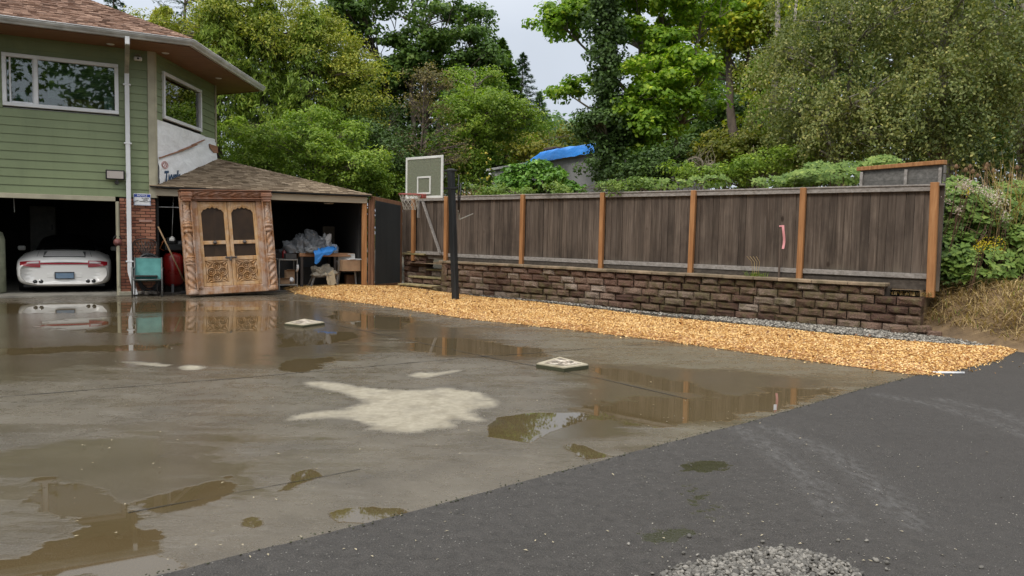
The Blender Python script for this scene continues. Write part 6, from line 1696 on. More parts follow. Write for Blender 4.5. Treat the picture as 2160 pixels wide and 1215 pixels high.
def limb_path(a, b, bend, n=6, seed=0):
    a, b = Vector(a), Vector(b); out = []; L_ = (b - a).length
    for i in range(n + 1):
        q = i / n; p = a.lerp(b, q); p += Vector((noise.noise(Vector((q * 3, seed, 0))), noise.noise(Vector((q * 3, seed, 7))), noise.noise(Vector((q * 3, seed, 13))) * .5)) * bend * math.sin(q * math.pi)
        p.z += bend * .5 * math.sin(q * math.pi); out.append(p)
    return out
def trunk_mesh(base, top, r0, r1, clusters, nlimb, parent, m_, name='trunk', stems=None, twigs=True, lr=.35, seedb=0):
    m = MB(); nodes = []
    stems = stems or [(base, top, r0, r1)]
    for si, (b_, t_, ra, rb_) in enumerate(stems):
        p = limb_path(b_, t_, .035 * (Vector(t_) - Vector(b_)).length, 12, si + 3.3 + seedb); m.tube(p, [ra + (rb_ - ra) * (i / 12) for i in range(13)], 9)
        for i in range(4, 13): nodes.append((p[i], ra + (rb_ - ra) * (i / 12)))
    idx = rng.choice(len(clusters), min(nlimb, len(clusters)), replace=False)
    nd = np.array([tuple(q[0]) for q in nodes]); sec = []
    for j in idx:
        c = clusters[j]; d = np.linalg.norm(nd - c, axis=1) + np.maximum(0, nd[:, 2] - c[2] + .4) * 1.6
        k = int(d.argmin()); a = nodes[k][0]; L_ = (Vector(c) - a).length
        p = limb_path(a, Vector(c), .09 * L_, 5, j * 1.7); r_ = min(nodes[k][1] * .6, .012 + .011 * L_ * (1 + lr))
        m.tube(p, [r_ * (1 - .8 * i / 5) for i in range(6)], 5, False)
        if twigs:
            near = np.argsort(np.linalg.norm(clusters - c, axis=1))[1:4]
            for q in near: m.tube(limb_path(p[3], Vector(clusters[q]), .1, 3, q), [r_ * .35, r_ * .3, r_ * .2, r_ * .1], 4, False)
    return m.build(name, m_, parent)
def px_blob(u, v, Y, ru, rv, rd=None):
    """ellipsoid from a picture position, distance and picture radii"""
    c = D(u, v, Y); s_ = Y / F_PX; return (c.x, c.y, c.z, ru * s_, rd or ru * s_ * .9, rv * s_)
def tree(name, label, blobs, ncl, k, rad, L_, W_, leafm, base=None, stems=None, r0=.2, m_=bark, nlimb=60, group=None, cat='tree', shell=.5, up=.6, flat=.55, droop=0., T=None, jit=.3, fold=.15, extra=None, crown='crown', lr=.35, lump=None):
    cl, nr = blob_points(blobs, ncl, shell, rad * 1.7 if lump is None else lump)
    b0 = np.array(blobs); cen = b0[:, :3].mean(0)
    if base is None: base = (cen[0], cen[1], 0)
    t_ = thing(name, label, cat, base, group)
    radv = rad * rng.uniform(.6, 1.35, len(cl))
    V, F = pads(cl, nr, k, radv, L_, W_, up, flat, droop, T, fold, jit)
    if extra is not None: V, F = merge((V, F), extra)
    np_mesh(crown, V, F, leafm, parent=t_)
    top = (cen[0], cen[1], b0[:, 2].max() + .3)
    trunk_mesh(base, top, r0, r0 * .25, cl, nlimb, t_, m_, stems=stems, lr=lr)
    return t_
def base_at(u, Y, z=0.0): q = D(u, 500, Y); return Vector((q.x, q.y, z))

# leaf colours
g_cedar = leaf_mat('cedar_sprays', [(0.094, 0.141, 0.023), (0.183, 0.275, 0.035), (0.320, 0.378, 0.047)], .25, .55)
g_olive = leaf_mat('olive_leaves', [(0.142, 0.182, 0.033), (0.254, 0.296, 0.040), (0.406, 0.376, 0.050)], .3, .5)
g_maple = leaf_mat('maple_leaves', [(0.054, 0.105, 0.025), (0.100, 0.181, 0.035), (0.176, 0.251, 0.047)], .3, .45)
g_bright = leaf_mat('bright_leaves', [(0.098, 0.190, 0.022), (0.205, 0.343, 0.030), (0.413, 0.497, 0.046)], .4, .5)
g_yel = leaf_mat('yellow_green_leaves', [(0.134, 0.233, 0.023), (0.312, 0.377, 0.031), (0.602, 0.503, 0.041)], .4, .45)
g_gold = leaf_mat('golden_leaves', [(0.099, 0.127, 0.020), (0.180, 0.187, 0.024), (0.270, 0.231, 0.030)], .35, .6)
g_birch = leaf_mat('birch_leaves', [(0.090, 0.126, 0.040), (0.188, 0.217, 0.064), (0.361, 0.334, 0.109)], .3, .40)
g_dark = leaf_mat('dark_leaves', [(0.029, 0.060, 0.014), (0.056, 0.103, 0.022), (0.095, 0.159, 0.032)], .2, .6)
g_fir = leaf_mat('fir_needles', [(0.031, 0.066, 0.029), (0.056, 0.109, 0.043), (0.090, 0.156, 0.061)], .15, .6)
g_shrub = leaf_mat('shrub_leaves', [(0.096, 0.166, 0.026), (0.194, 0.295, 0.037), (0.326, 0.402, 0.056)], .35, .7)
g_bram = leaf_mat('bramble_leaves', [(0.072, 0.133, 0.026), (0.154, 0.242, 0.048), (0.271, 0.345, 0.082)], .3, 1.2)
g_ivy = leaf_mat('ivy_leaves', [(0.056, 0.138, 0.024), (0.123, 0.257, 0.037), (0.226, 0.378, 0.068)], .25, 1.0, rough=.4)
g_brown = leaf_mat('browning_leaves', [(0.093, 0.089, 0.034), (0.171, 0.146, 0.055), (0.264, 0.202, 0.078)], .3, .7)
g_blue = leaf_mat('blue_green_leaves', [(0.068, 0.133, 0.057), (0.128, 0.219, 0.100), (0.222, 0.312, 0.143)], .3, .7)
straw = leaf_mat('dry_straw', [(.24, .155, .065), (.42, .30, .14), (.60, .47, .25)], .2, 1.5)

# ---- cedars behind the carport: drooping feathery sprays along layered branches
def cedar(u, Y, vtop, ru, label, m_=g_cedar, nbr=300, seed=0, zb=0.3, k=34, L_=.20, W_=.055, group='cedar hedge behind the carport'):
    b_ = base_at(u, Y); top = D(u, vtop, Y); Hh = top.z; rad = ru * Y / F_PX
    t_ = thing('cedar_tree', label, 'tree', b_, group)
    n = nbr; z = zb + (Hh - zb) * rng.uniform(0, 1, n) ** .9; q = z / Hh
    env = rad * np.clip((1 - q) ** .42, 0.03, 1) * 1.08 * (1 + .22 * np.array([noise.noise(Vector((a * 2.5, seed, 3))) for a in z]))
    an = rng.uniform(0, 2 * math.pi, n); an = np.where(rng.random(n) < .72, -math.pi / 2 + (an - math.pi) * .55, an)
    rl = env * rng.uniform(.55, 1.08, n)
    d = np.stack([np.cos(an), np.sin(an), np.zeros(n)], 1)
    C = []; T = []
    for i in range(n):
        s_ = rng.uniform(.35, 1, k) ** .6; p = d[i] * (s_ * rl[i])[:, None]; side = np.array([-d[i][1], d[i][0], 0])
        p = p + side * (rng.normal(0, .16, k) * (1.25 - s_) * 1.3)[:, None]; p[:, 2] = z[i] + .18 * s_ * rl[i] - .42 * (s_ ** 2) * rl[i] + rng.normal(0, .07, k) - .0
        C.append(p + np.array(b_)); T.append(np.tile(d[i] * .45 + np.array([0, 0, -.8]), (k, 1)) + side * rng.normal(0, .5, (k, 1)))
    C = np.concatenate(C); T = np.concatenate(T)
    V, F = leaf_quads(C, unit(len(C)) + np.repeat(d, k, 0) * .9 + [0, 0, .5], L_, W_, T, .2, .25)
    np_mesh('crown', V, F, m_, parent=t_)
    cl = np.stack([d[:, 0] * rl * .8 + b_.x, d[:, 1] * rl * .8 + b_.y, z], 1)
    trunk_mesh(b_, (b_.x, b_.y, Hh * .97), .16, .02, cl, 40, t_, bark, twigs=False)
    return t_
cedar(352, 26.5, 20, 120, 'yellowish cedar showing above the house roof edge', g_olive, 420, 1)
cedar(470, 25.6, -40, 105, 'full cedar right beside the house corner', g_cedar, 480, 2)
cedar(560, 26.2, -10, 100, 'cedar with drooping sprays behind the middle of the carport roof', g_cedar, 460, 3)
cedar(655, 25.8, 22, 100, 'broad cedar above the carport ridge end', g_cedar, 440, 4)
cedar(735, 26.6, 110, 88, 'smallest cedar, at the right end of the hedge', g_cedar, 360, 5)
tree('deciduous_tree', 'olive green tree rising over the cedars near the house roof', [px_blob(560, 60, 26.6, 120, 70), px_blob(690, 130, 26.6, 85, 80), px_blob(640, 60, 27, 80, 50), px_blob(400, 100, 27, 130, 70), px_blob(470, 60, 26.4, 90, 60), px_blob(760, 200, 26.6, 60, 70)], 900, 46, .42, .11, .06, g_olive, base=base_at(600, 29), r0=.16, nlimb=90, up=.5)
tree('shrub', 'bright green shrub spilling over behind the carport roof', [px_blob(640, 330, 22.6, 95, 50, 1.0), px_blob(740, 362, 22.8, 85, 48, 1.0), px_blob(560, 330, 23, 70, 50, 1.), px_blob(690, 290, 23.6, 90, 45, 1.), px_blob(800, 385, 23.5, 50, 38, 1), px_blob(500, 330, 23.6, 55, 55, 1.)], 620, 44, .30, .115, .055, g_shrub, base=base_at(680, 23.6), r0=.05, nlimb=80, cat='shrub')
tree('shrub', 'dark green shrub filling the gap below the big maple', [px_blob(840, 345, 25, 70, 70, 1.3), px_blob(800, 300, 26.5, 45, 80, 1.2)], 260, 44, .40, .12, .065, g_dark, base=base_at(860, 26), r0=.06, nlimb=60, cat='shrub')
# dark fir at the top left
def fir(u, Y, vtop, vbot, ru, label, m_=g_fir, nb=150, k=46, name='fir_tree', L_=.26, W_=.06, seed=0):
    b_ = base_at(u, Y); top = D(u, vtop, Y).z; zb = max(.5, D(u, vbot, Y).z); rad = ru * Y / F_PX
    t_ = thing(name, label, 'tree', b_)
    C, T, cl = [], [], []
    for i in range(nb):
        q = (i + rng.uniform(0, 1)) / nb; z = zb + (top - zb) * q; an = i * 2.4 + rng.uniform(-.4, .4); rl = rad * (1 - q) ** .8 * rng.uniform(.7, 1.15) + .12
        d = np.array([math.cos(an), math.sin(an), 0]); s_ = rng.uniform(.1, 1, k) ** .7; side = np.array([-d[1], d[0], 0])
        p = d * (s_ * rl)[:, None] + side * (rng.normal(0, .12, k) * rl * (1.15 - s_))[:, None]; p[:, 2] = z - .25 * s_ * rl + .12 * (s_ ** 3) * rl + rng.normal(0, .035 * Y / 30, k)
        C.append(p + np.array(b_)); T.append(np.tile(d, (k, 1)) + side * rng.normal(0, .6, (k, 1)) + [0, 0, -.2]); cl.append(np.array(b_) + d * rl * .9 + [0, 0, z])
    C, T = np.concatenate(C), np.concatenate(T)
    V, F = leaf_quads(C, unit(len(C)) * .6 + [0, 0, 1], L_, W_, T, .2, .2)
    np_mesh('crown', V, F, m_, parent=t_); trunk_mesh(b_, (b_.x, b_.y, top), .22, .02, np.array(cl), nb // 2, t_, bark, twigs=False)
fir(250, 42, -60, 330, 80, 'dark fir just above the house roof at the top left', seed=1)
fir(400, 46, -160, 330, 130, 'tall dark fir behind the cedars', seed=2, nb=170)
fir(1052, 46, 84, 470, 125, 'tall dense conifer with a pointed top right of the big maple', g_maple, 300, 90, 'conifer', .34, .13)
fir(1095, 50, 112, 450, 100, 'dark spruce with layered branches behind the pointed conifer', g_fir, 190, 60)
fir(1132, 52, 195, 430, 80, 'paler blue green conifer lowest of the group right of the maple', g_blue, 130, 44, 'conifer', .3, .08)
fir(1172, 85, 248, 330, 26, 'tiny distant fir against the sky above the blue tarp', g_fir, 60, 30, L_=.5, W_=.12)
# ---- the big maple
mY = 45
tree('maple_tree', 'big dark green maple with bare spreading limbs in the middle of the skyline',
     [px_blob(800, 90, mY, 105, 75), px_blob(900, 30, mY, 120, 60), px_blob(880, 140, mY, 100, 60, 2), px_blob(960, 110, mY, 75, 75), px_blob(1000, 130, mY - 1, 45, 42), px_blob(740, 60, mY, 60, 50), px_blob(830, 200, mY, 90, 50, 2), px_blob(770, 190, mY, 70, 60), px_blob(1005, 190, mY, 50, 32), px_blob(980, 45, mY, 40, 30)],
     640, 60, .68, .26, .19, g_maple, base=base_at(915, mY),
     stems=[(base_at(905, mY), D(860, 120, mY), .30, .07), (base_at(925, mY), D(930, 90, mY), .26, .07), (base_at(940, mY), D(975, 130, mY - .5), .24, .06), (base_at(915, mY), D(890, 60, mY + .5), .25, .07), (base_at(900, mY), D(800, 130, mY), .22, .06), (base_at(948, mY), D(1000, 220, mY), .16, .04)], nlimb=260, shell=.35, flat=.5, lr=1.5)
# ---- mid green trees in front of the conifers
tree('pear_tree', 'mid green fruit tree right behind the backboard', [px_blob(1010, 250, 28, 85, 60), px_blob(1070, 262, 28.5, 70, 45), px_blob(970, 300, 27.5, 60, 70), px_blob(985, 345, 27.5, 55, 45), px_blob(960, 380, 27, 60, 35), px_blob(1000, 190, 30, 55, 35)], 620, 46, .40, .13, .075, g_shrub, base=base_at(1010, 28), r0=.12, nlimb=70)
fc = blob_points([px_blob(1000, 350, 26.3, 45, 40, .4)], 46, .8)[0]
po = [o for o in bpy.data.objects if o.name == 'pear_tree'][0]
fm = mat('yellow_fruit', (.5, .42, .05), .5)
for q in fc[:26]: V, F = stones(q[None], .09, .95, ICO2, ICO2F); np_mesh('fruit', V, F, fm, parent=po, smooth=True)
tree('sparse_tree', 'thin brownish half bare tree left of the backboard', [px_blob(880, 300, 26, 45, 110, .9), px_blob(860, 370, 25.5, 55, 45, 1), px_blob(900, 200, 26.5, 25, 60, .6), px_blob(935, 330, 26, 40, 70, .8)], 240, 24, .36, .09, .05, g_brown, base=base_at(885, 26), r0=.08, nlimb=180, lr=.2)
tree('bush', 'golden yellow bush beyond the chimney of the grey house', [px_blob(1110, 318, 42, 55, 22), px_blob(1200, 300, 46, 40, 22), px_blob(1160, 325, 40, 50, 20)], 150, 30, .55, .22, .14, g_gold, base=base_at(1140, 43), r0=.08, nlimb=20, cat='bush')
tree('tree_line', 'hazy mid green distant trees low against the sky over the blue tarp', [px_blob(1150, 300, 70, 50, 40), px_blob(1100, 300, 60, 60, 45), px_blob(1230, 310, 65, 60, 35)], 160, 40, 1.3, .5, .3, g_blue, base=base_at(1170, 66), r0=.2, nlimb=20, cat='trees')
# ---- ivy mound, dry reeds and low growth just behind the fence
tree('ivy_mound', 'rounded mound of glossy ivy in front of the grey house', [px_blob(1125, 388, 22, 66, 36, 1.2), px_blob(1185, 396, 21.5, 40, 30, 1.), px_blob(1075, 402, 21.5, 40, 20, 1.), px_blob(1135, 382, 22.2, 50, 34, 1)], 460, 34, .20, .12, .10, g_ivy, base=FN.p(8.3, -4, .8), r0=.05, nlimb=30, cat='ivy', shell=.85, crown='foliage', lump=.18)
tree('weed_patch', 'low light green weeds along the fence top in front of the ivy', [px_blob(1060, 412, 19.5, 60, 9, .5), px_blob(1220, 402, 17.5, 60, 10, .5), px_blob(1000, 416, 20.5, 40, 9, .5), px_blob(1330, 402, 16.5, 50, 8, .5)], 150, 30, .18, .09, .045, g_bram, base=FN.p(8.3, -2.2, .8), r0=.02, nlimb=30, cat='weeds', crown='foliage')
def blades(C, h, w, m_, name, label, lean=.35, kind=None, cat=None, parent=None, origin=None):
    n = len(C); a = rng.uniform(0, 2 * math.pi, n); d = np.stack([np.cos(a), np.sin(a), np.zeros(n)], 1); s_ = np.stack([-np.sin(a), np.cos(a), np.zeros(n)], 1) * w * .5
    hh = (h * rng.uniform(.5, 1.15, n))[:, None]; ln = (lean * rng.uniform(.2, 1.6, n))[:, None]; up_ = np.array([0, 0, 1.])
    p0, p1, p2 = C, C + up_ * hh * .55 + d * hh * ln * .3, C + up_ * hh * (1 - .25 * ln) + d * hh * ln
    V = np.stack([p0 - s_, p0 + s_, p1 + s_ * .8, p1 - s_ * .8, p2 + s_ * .15, p2 - s_ * .15], 1).reshape(-1, 3); i = np.arange(n)[:, None] * 6
    F = np.concatenate([i + [0, 1, 2, 3], i + [3, 2, 4, 5]])
    o = np_mesh(name, V, F, m_, parent=parent, origin=origin)
    if parent is None: tag(o, label, cat, kind=kind)
    return o
def scatter_px(n, us, vs_, Y0, Y1, z=None):
    out = []
    for _ in range(n):
        Y = rnd.uniform(Y0, Y1); u = rnd.uniform(*us); q = D(u, 500, Y); out.append((q.x, q.y, .8 if z is None else z))
    return np.array(out)
blades(scatter_px(520, (975, 1022), None, 20.5, 22.5), 1.9, .035, straw, 'reeds', 'dry straw coloured reeds standing behind the fence beside the hoop', .3, kind='stuff')

# ---- right: ivy clad trunk, sweetgum, yellow tree, birches
iY = 24
ivy_cl = []; 
for i in range(420):
    z_ = rng.uniform(0, 1); v = 400 - z_ * 480; u = 1290 - 12 * z_ + rng.normal(0, 11 + 9 * abs(math.sin(z_ * 7))); ivy_cl.append(tuple(D(u, v, iY + rng.normal(0, .35))))
ivy_cl = np.array(ivy_cl); keep = ivy_cl[:, 2] > 3.2; ivy_cl = ivy_cl[keep]
t_ = thing('ivy_clad_tree', 'tall slender tree wrapped in dark ivy with a bare lower trunk', 'tree', base_at(1292, iY))
V, F = pads(ivy_cl, np.tile([0, -1., .2], (len(ivy_cl), 1)), 40, .28 * rng.uniform(.6, 1.3, len(ivy_cl)), .13, .10, g_dark and .4, .9)
lowcl, ln_ = blob_points([px_blob(1258, 268, iY, 50, 38, .9), px_blob(1310, 250, iY, 40, 60, .9), px_blob(1262, 312, iY + .5, 22, 22, .4)], 130, .4, .5)
V2, F2 = pads(lowcl, ln_, 40, .34, .14, .09, .5, .6)
V, F = merge((V, F), (V2, F2)); np_mesh('ivy', V, F, g_dark, parent=t_)
trunk_mesh(base_at(1292, iY), D(1280, -80, iY), .12, .06, lowcl, 40, t_, bark_grey)
sY = 25.5
sg_blobs = [px_blob(1190, 30, sY, 40, 45, 1.2), px_blob(1225, 95, sY, 38, 40, 1.1), px_blob(1215, 195, sY, 48, 26, 1.), px_blob(1200, 190, sY, 40, 22, .8), px_blob(1225, 205, sY, 40, 24, .8), px_blob(1195, 45, sY, 40, 40, 1.), px_blob(1380, 60, sY, 85, 75, 1.8), px_blob(1400, 180, sY - 1, 80, 65, 1.8), px_blob(1450, 150, sY - 1, 50, 50, 1.4), px_blob(1350, 250, sY - 1.2, 50, 50, 1.4), px_blob(1430, 240, sY - .6, 70, 45, 1.4), px_blob(1370, 310, sY - 1.4, 55, 42, 1.2), px_blob(1470, 20, sY, 60, 50, 1.6), px_blob(1340, -20, sY, 80, 40, 1.5)]
tree('sweetgum_tree', 'bright green broadleaf tree with long limbs reaching left over the sky', sg_blobs, 680, 62, .36, .17, .13, g_bright, base=base_at(1370, sY + .6), stems=[(base_at(1365, sY + .6), D(1350, 60, sY), .20, .06), (base_at(1378, sY + .6), D(1400, -40, sY), .2, .06), (base_at(1372, sY + .6), D(1480, 40, sY), .15, .04), (D(1340, 210, sY), D(1190, 60, sY), .08, .02), (D(1345, 300, sY), D(1200, 200, sY), .07, .02)], m_=bark_grey, nlimb=150, shell=.35, flat=.6, lr=.8)
yY = 30
tree('yellowing_tree', 'tall yellow green tree with dark forked trunks and gaps of sky', [px_blob(1530, 30, yY, 80, 70, 1.8), px_blob(1600, 60, yY, 60, 70, 1.6), px_blob(1560, 140, yY, 75, 55, 1.6), px_blob(1610, 170, yY, 45, 50, 1.4), px_blob(1500, 100, yY, 50, 55, 1.5), px_blob(1590, 240, yY, 40, 30, 1.), px_blob(1670, 40, yY, 45, 60, 1.)], 360, 56, .46, .19, .14, g_yel, base=base_at(1590, yY), stems=[(base_at(1585, yY), D(1520, -30, yY), .26, .08), (base_at(1600, yY), D(1625, -60, yY), .26, .09), (base_at(1592, yY), D(1570, -20, yY), .2, .07), (D(1600, 250, yY), D(1540, 120, yY), .09, .03)], m_=bark, nlimb=130, shell=.35, lr=.9)
tree('background_tree', 'mid green tree deep in the gap between the yellow tree and the sweetgum', [px_blob(1480, 230, 36, 90, 90, 2), px_blob(1560, 290, 35, 90, 60, 2), px_blob(1420, 290, 35, 80, 70, 2), px_blob(1330, 330, 34, 70, 50, 1.5), px_blob(1640, 300, 34, 70, 70, 2)], 560, 46, .6, .2, .13, g_maple, base=base_at(1500, 36), r0=.2, nlimb=60)
tree('blue_green_tree', 'pale blue green tree glimpsed between the trunks', [px_blob(1540, 200, 40, 70, 60, 2), px_blob(1500, 120, 42, 60, 60, 2)], 150, 30, .7, .22, .14, g_blue, base=base_at(1530, 41), r0=.14, nlimb=40)
def birch(u, Y, blobs, ncl, label, m_=g_birch, lean=0, k=60, grp='drooping birches on the right'):
    """small leaves hanging in long strands"""
    cl, nr = blob_points(blobs, ncl, .45, .75); b_ = base_at(u, Y)
    t_ = thing('birch_tree', label, 'tree', b_, grp)
    n = len(cl) * k; L0 = np.repeat(rng.uniform(.8, 1.9, len(cl)), k); s_ = rng.uniform(0, 1, n)
    out = np.repeat(nr * [1, 1, 0], k, 0); C = np.repeat(cl, k, 0) + out * (.5 * s_ * L0)[:, None] + rng.normal(0, .075, (n, 3)) * [1, 1, .6]
    C[:, 2] += .25 * np.sin(s_ * 1.6) * L0 * .6 - s_ ** 1.6 * L0 * .85
    V, F = leaf_quads(C, unit(n) + [0, -.25, .45] + out * .5, .085, .058, np.tile([0, 0, -1.], (n, 1)), .15, .7)
    np_mesh('crown', V, F, m_, parent=t_)
    tp_ = D(u + lean, -60, Y); trunk_mesh(b_, tp_, .17, .06, cl, 90, t_, bark_pale, stems=[(b_, tp_, .17, .06), (b_ + Vector((.3, .2, 0)), D(u + lean + 40, 0, Y), .12, .04)])
birch(1760, 19.5, [px_blob(1800, 70, 19.5, 110, 90, 2), px_blob(1730, 170, 19, 110, 90, 2), px_blob(1680, 90, 20, 70, 80, 1.5), px_blob(1800, 250, 18.6, 110, 70, 1.8), px_blob(1700, 290, 19.5, 80, 55, 1.5), px_blob(1850, 10, 20, 90, 70, 2)], 640, 'nearest drooping birch above the middle of the fence')
birch(1990, 18.5, [px_blob(1980, 60, 18.5, 110, 90, 2), px_blob(1940, 170, 18, 100, 80, 1.8), px_blob(2050, 130, 18, 90, 90, 1.8), px_blob(1960, 260, 18, 100, 60, 1.6), px_blob(2090, 240, 17.5, 90, 70, 1.6), px_blob(1880, 300, 18.5, 70, 45, 1.4)], 640, 'drooping birch above the fence end with olive leaves')
birch(2160, 19, [px_blob(2150, 40, 19, 90, 90, 2), px_blob(2200, 160, 18, 90, 100, 2), px_blob(2170, 270, 18, 90, 60, 1.6), px_blob(2290, 120, 19, 100, 120, 2)], 420, 'birch cut by the right edge of the photo')
birch(1640, 23, [px_blob(1660, 190, 23, 60, 90, 1.6), px_blob(1690, 290, 22, 80, 60, 1.6), px_blob(1650, 330, 22, 70, 40, 1.4)], 300, 'greener birch standing behind the near ones', g_shrub)
# dark wood far behind, so no sky shows low down
def mass(blobs, ncl, k, rad, L_, W_, m_, name, label):
    cl, nr = blob_points(blobs, ncl, .2); V, F = pads(cl, nr, k, rad * rng.uniform(.7, 1.3, len(cl)), L_, W_); tag(np_mesh(name, V, F, m_), label, kind='stuff')
mass([px_blob(1750, 60, 34, 130, 120, 3), px_blob(1950, 60, 32, 160, 130, 3), px_blob(2130, 100, 32, 150, 150, 3), px_blob(1750, 230, 32, 160, 120, 3), px_blob(1950, 250, 30, 180, 110, 3), px_blob(2160, 280, 28, 150, 110, 3), px_blob(1600, 330, 33, 120, 50, 2), px_blob(1420, 350, 33, 130, 40, 2), px_blob(2350, 200, 30, 160, 200, 3), px_blob(2060, 340, 22, 140, 45, 1.5)], 1500, 34, .85, .26, .17, g_dark, 'far_woods', 'dark mass of woodland behind the birches')
mass([px_blob(850, 250, 48, 160, 120, 3), px_blob(700, 250, 46, 160, 120, 3), px_blob(1000, 320, 48, 120, 70, 3), px_blob(500, 150, 44, 160, 140, 3), px_blob(620, 330, 32, 160, 80, 2), px_blob(840, 370, 33, 120, 50, 2)], 900, 34, 1.1, .34, .22, g_dark, 'far_woods', 'dark mass of woodland behind the maple and cedars')
mass([px_blob(u_, 432, 31, 75, 55, 1.2) for u_ in range(560, 2400, 95)], 900, 26, .55, .22, .15, g_dark, 'far_undergrowth', 'dark low growth far behind the fence')
mass([px_blob(845, 398, 25.5, 45, 34, .8)], 60, 34, .4, .14, .08, g_shrub, 'low_growth', 'green growth between the carport and the hoop')
mass([px_blob(u_, 425, 18.5, 60, 50, .6) for u_ in range(1960, 2400, 70)], 260, 30, .34, .14, .09, g_dark, 'far_undergrowth', 'dark low growth behind the bramble thicket')
mass([(x_, -17 + 2 * math.sin(x_), 11.5 + 1.5 * math.sin(x_ * 1.7), 3.4, 2.0, 5.2) for x_ in range(-30, 26, 4)], 800, 26, 1.4, .5, .34, g_maple, 'woods', 'trees across the drive, seen only in the window glass')
# undergrowth behind the fence
tree('bush', 'yellow and green bush with turning leaves behind the fence', [px_blob(1565, 300, 21, 45, 28, .9), px_blob(1530, 330, 20.5, 35, 35, .8), px_blob(1610, 320, 21, 40, 30, .8)], 170, 34, .28, .12, .08, g_gold, base=base_at(1560, 21, .8), r0=.04, nlimb=40, cat='bush')
tree('bush', 'bright green low bush in the middle behind the fence', [px_blob(1620, 350, 19.5, 60, 26, .9), px_blob(1560, 362, 19, 50, 22, .8), px_blob(1480, 372, 18.5, 60, 18, .8), px_blob(1680, 340, 20, 50, 30, .8)], 260, 34, .24, .10, .055, g_shrub, base=base_at(1600, 19.5, .8), r0=.03, nlimb=50, cat='bush')
tree('undergrowth', 'dark undergrowth below the sweetgum behind the fence', [px_blob(1385, 362, 22, 45, 28, .9), px_blob(1430, 345, 22, 70, 35, .9), px_blob(1380, 370, 22, 60, 25, .9)], 220, 34, .34, .12, .08, g_dark, base=base_at(1380, 22, .8), r0=.04, nlimb=40, cat='undergrowth')
def bramble(name, label, pads_, n, base, k=5, L_=.135, W_=.095, m_=g_bram, cat='bramble', canes=60):
    """canes carrying groups of three to five broad leaflets"""
    cl, nr = blob_points(pads_, n, .72); t_ = thing(name, label, cat, base)
    c = np.repeat(cl, k, 0); a = np.tile(np.linspace(0, 2 * math.pi, k, endpoint=False), len(cl)) + np.repeat(rng.uniform(0, 6.28, len(cl)), k)
    Nn = nr * .5 + [0, -.35, .75] + unit(len(cl)) * .45; Nn /= np.linalg.norm(Nn, axis=1)[:, None]; A_ = np.cross(Nn, unit(len(cl))); A_ /= np.linalg.norm(A_, axis=1)[:, None]; B_ = np.cross(Nn, A_)
    d = np.repeat(A_, k, 0) * np.cos(a)[:, None] + np.repeat(B_, k, 0) * np.sin(a)[:, None]
    V, F = leaf_quads(c + d * L_ * .55 - np.array([0, 0, .015]), np.repeat(Nn, k, 0) + unit(len(c)) * .15, L_, W_, d, -.1, .08)
    np_mesh('foliage', V, F, m_, parent=t_)
    m = MB(); b_ = Vector(base)
    for j in rng.choice(len(cl), min(canes, len(cl)), replace=False):
        q = Vector(cl[j]); g_ = Vector((b_.x + (q.x - b_.x) * .7, b_.y + (q.y - b_.y) * .7, b_.z)); p = limb_path(g_, q, .35, 6, j); m.tube(p, [.009] * 6 + [.004], 4, False)
    m.build('canes', mat('cane_brown', (.12, .07, .04), .7) if 'cane_brown' not in bpy.data.materials else bpy.data.materials['cane_brown'], t_)
    return t_
bramble('bramble_bush', 'light green bramble leaves rising over the fence left of the grey screen', [px_blob(1760, 370, 15.5, 95, 16, .8), px_blob(1855, 352, 15.2, 34, 26, .7), px_blob(1700, 376, 16, 55, 16, .8), px_blob(1640, 382, 16.2, 50, 10, .6), px_blob(1725, 355, 16, 26, 16, .5), px_blob(1790, 350, 16, 30, 10, .5)], 760, FN.p(2.2, -2.3, .8), canes=50, L_=.105, W_=.07)
bramble('bramble_bush', 'small bramble sprays over the fence near the ivy clad tree', [px_blob(1400, 385, 17.5, 60, 12, .5), px_blob(1500, 380, 17, 50, 12, .5)], 170, FN.p(5, -2.4, .8), canes=30, L_=.09, W_=.06)
# bare tangled twigs
t_ = thing('dead_bush', 'tangle of bare pale twigs behind the fence', 'bush', base_at(1482, 18.8, .8)); m = MB(); c0 = D(1482, 345, 18.8)
for j in range(60):
    a = rnd.uniform(0, 6.28); r_ = rnd.uniform(.15, .36); p = [c0 + Vector((r_ * q * math.cos(a + q * 1.6 * (j % 3 - 1)), .25 * q * math.sin(a * 3), r_ * 1.2 * q * math.sin(a + q * 1.6 * (j % 3 - 1)) - .1)) for q in (0, .35, .7, 1.05, 1.4)]; m.tube(p, [.008, .007, .006, .005, .003], 4, False)
for j in range(6): m.tube(limb_path(Vector((c0.x + rnd.uniform(-.1, .1), c0.y, .8)), c0 + Vector((rnd.uniform(-.3, .3), 0, rnd.uniform(-.2, .2))), .15, 5, j), .010, 5, False)
m.build('twigs', mat('dead_twig', (.30, .25, .19), .9, .3), t_)
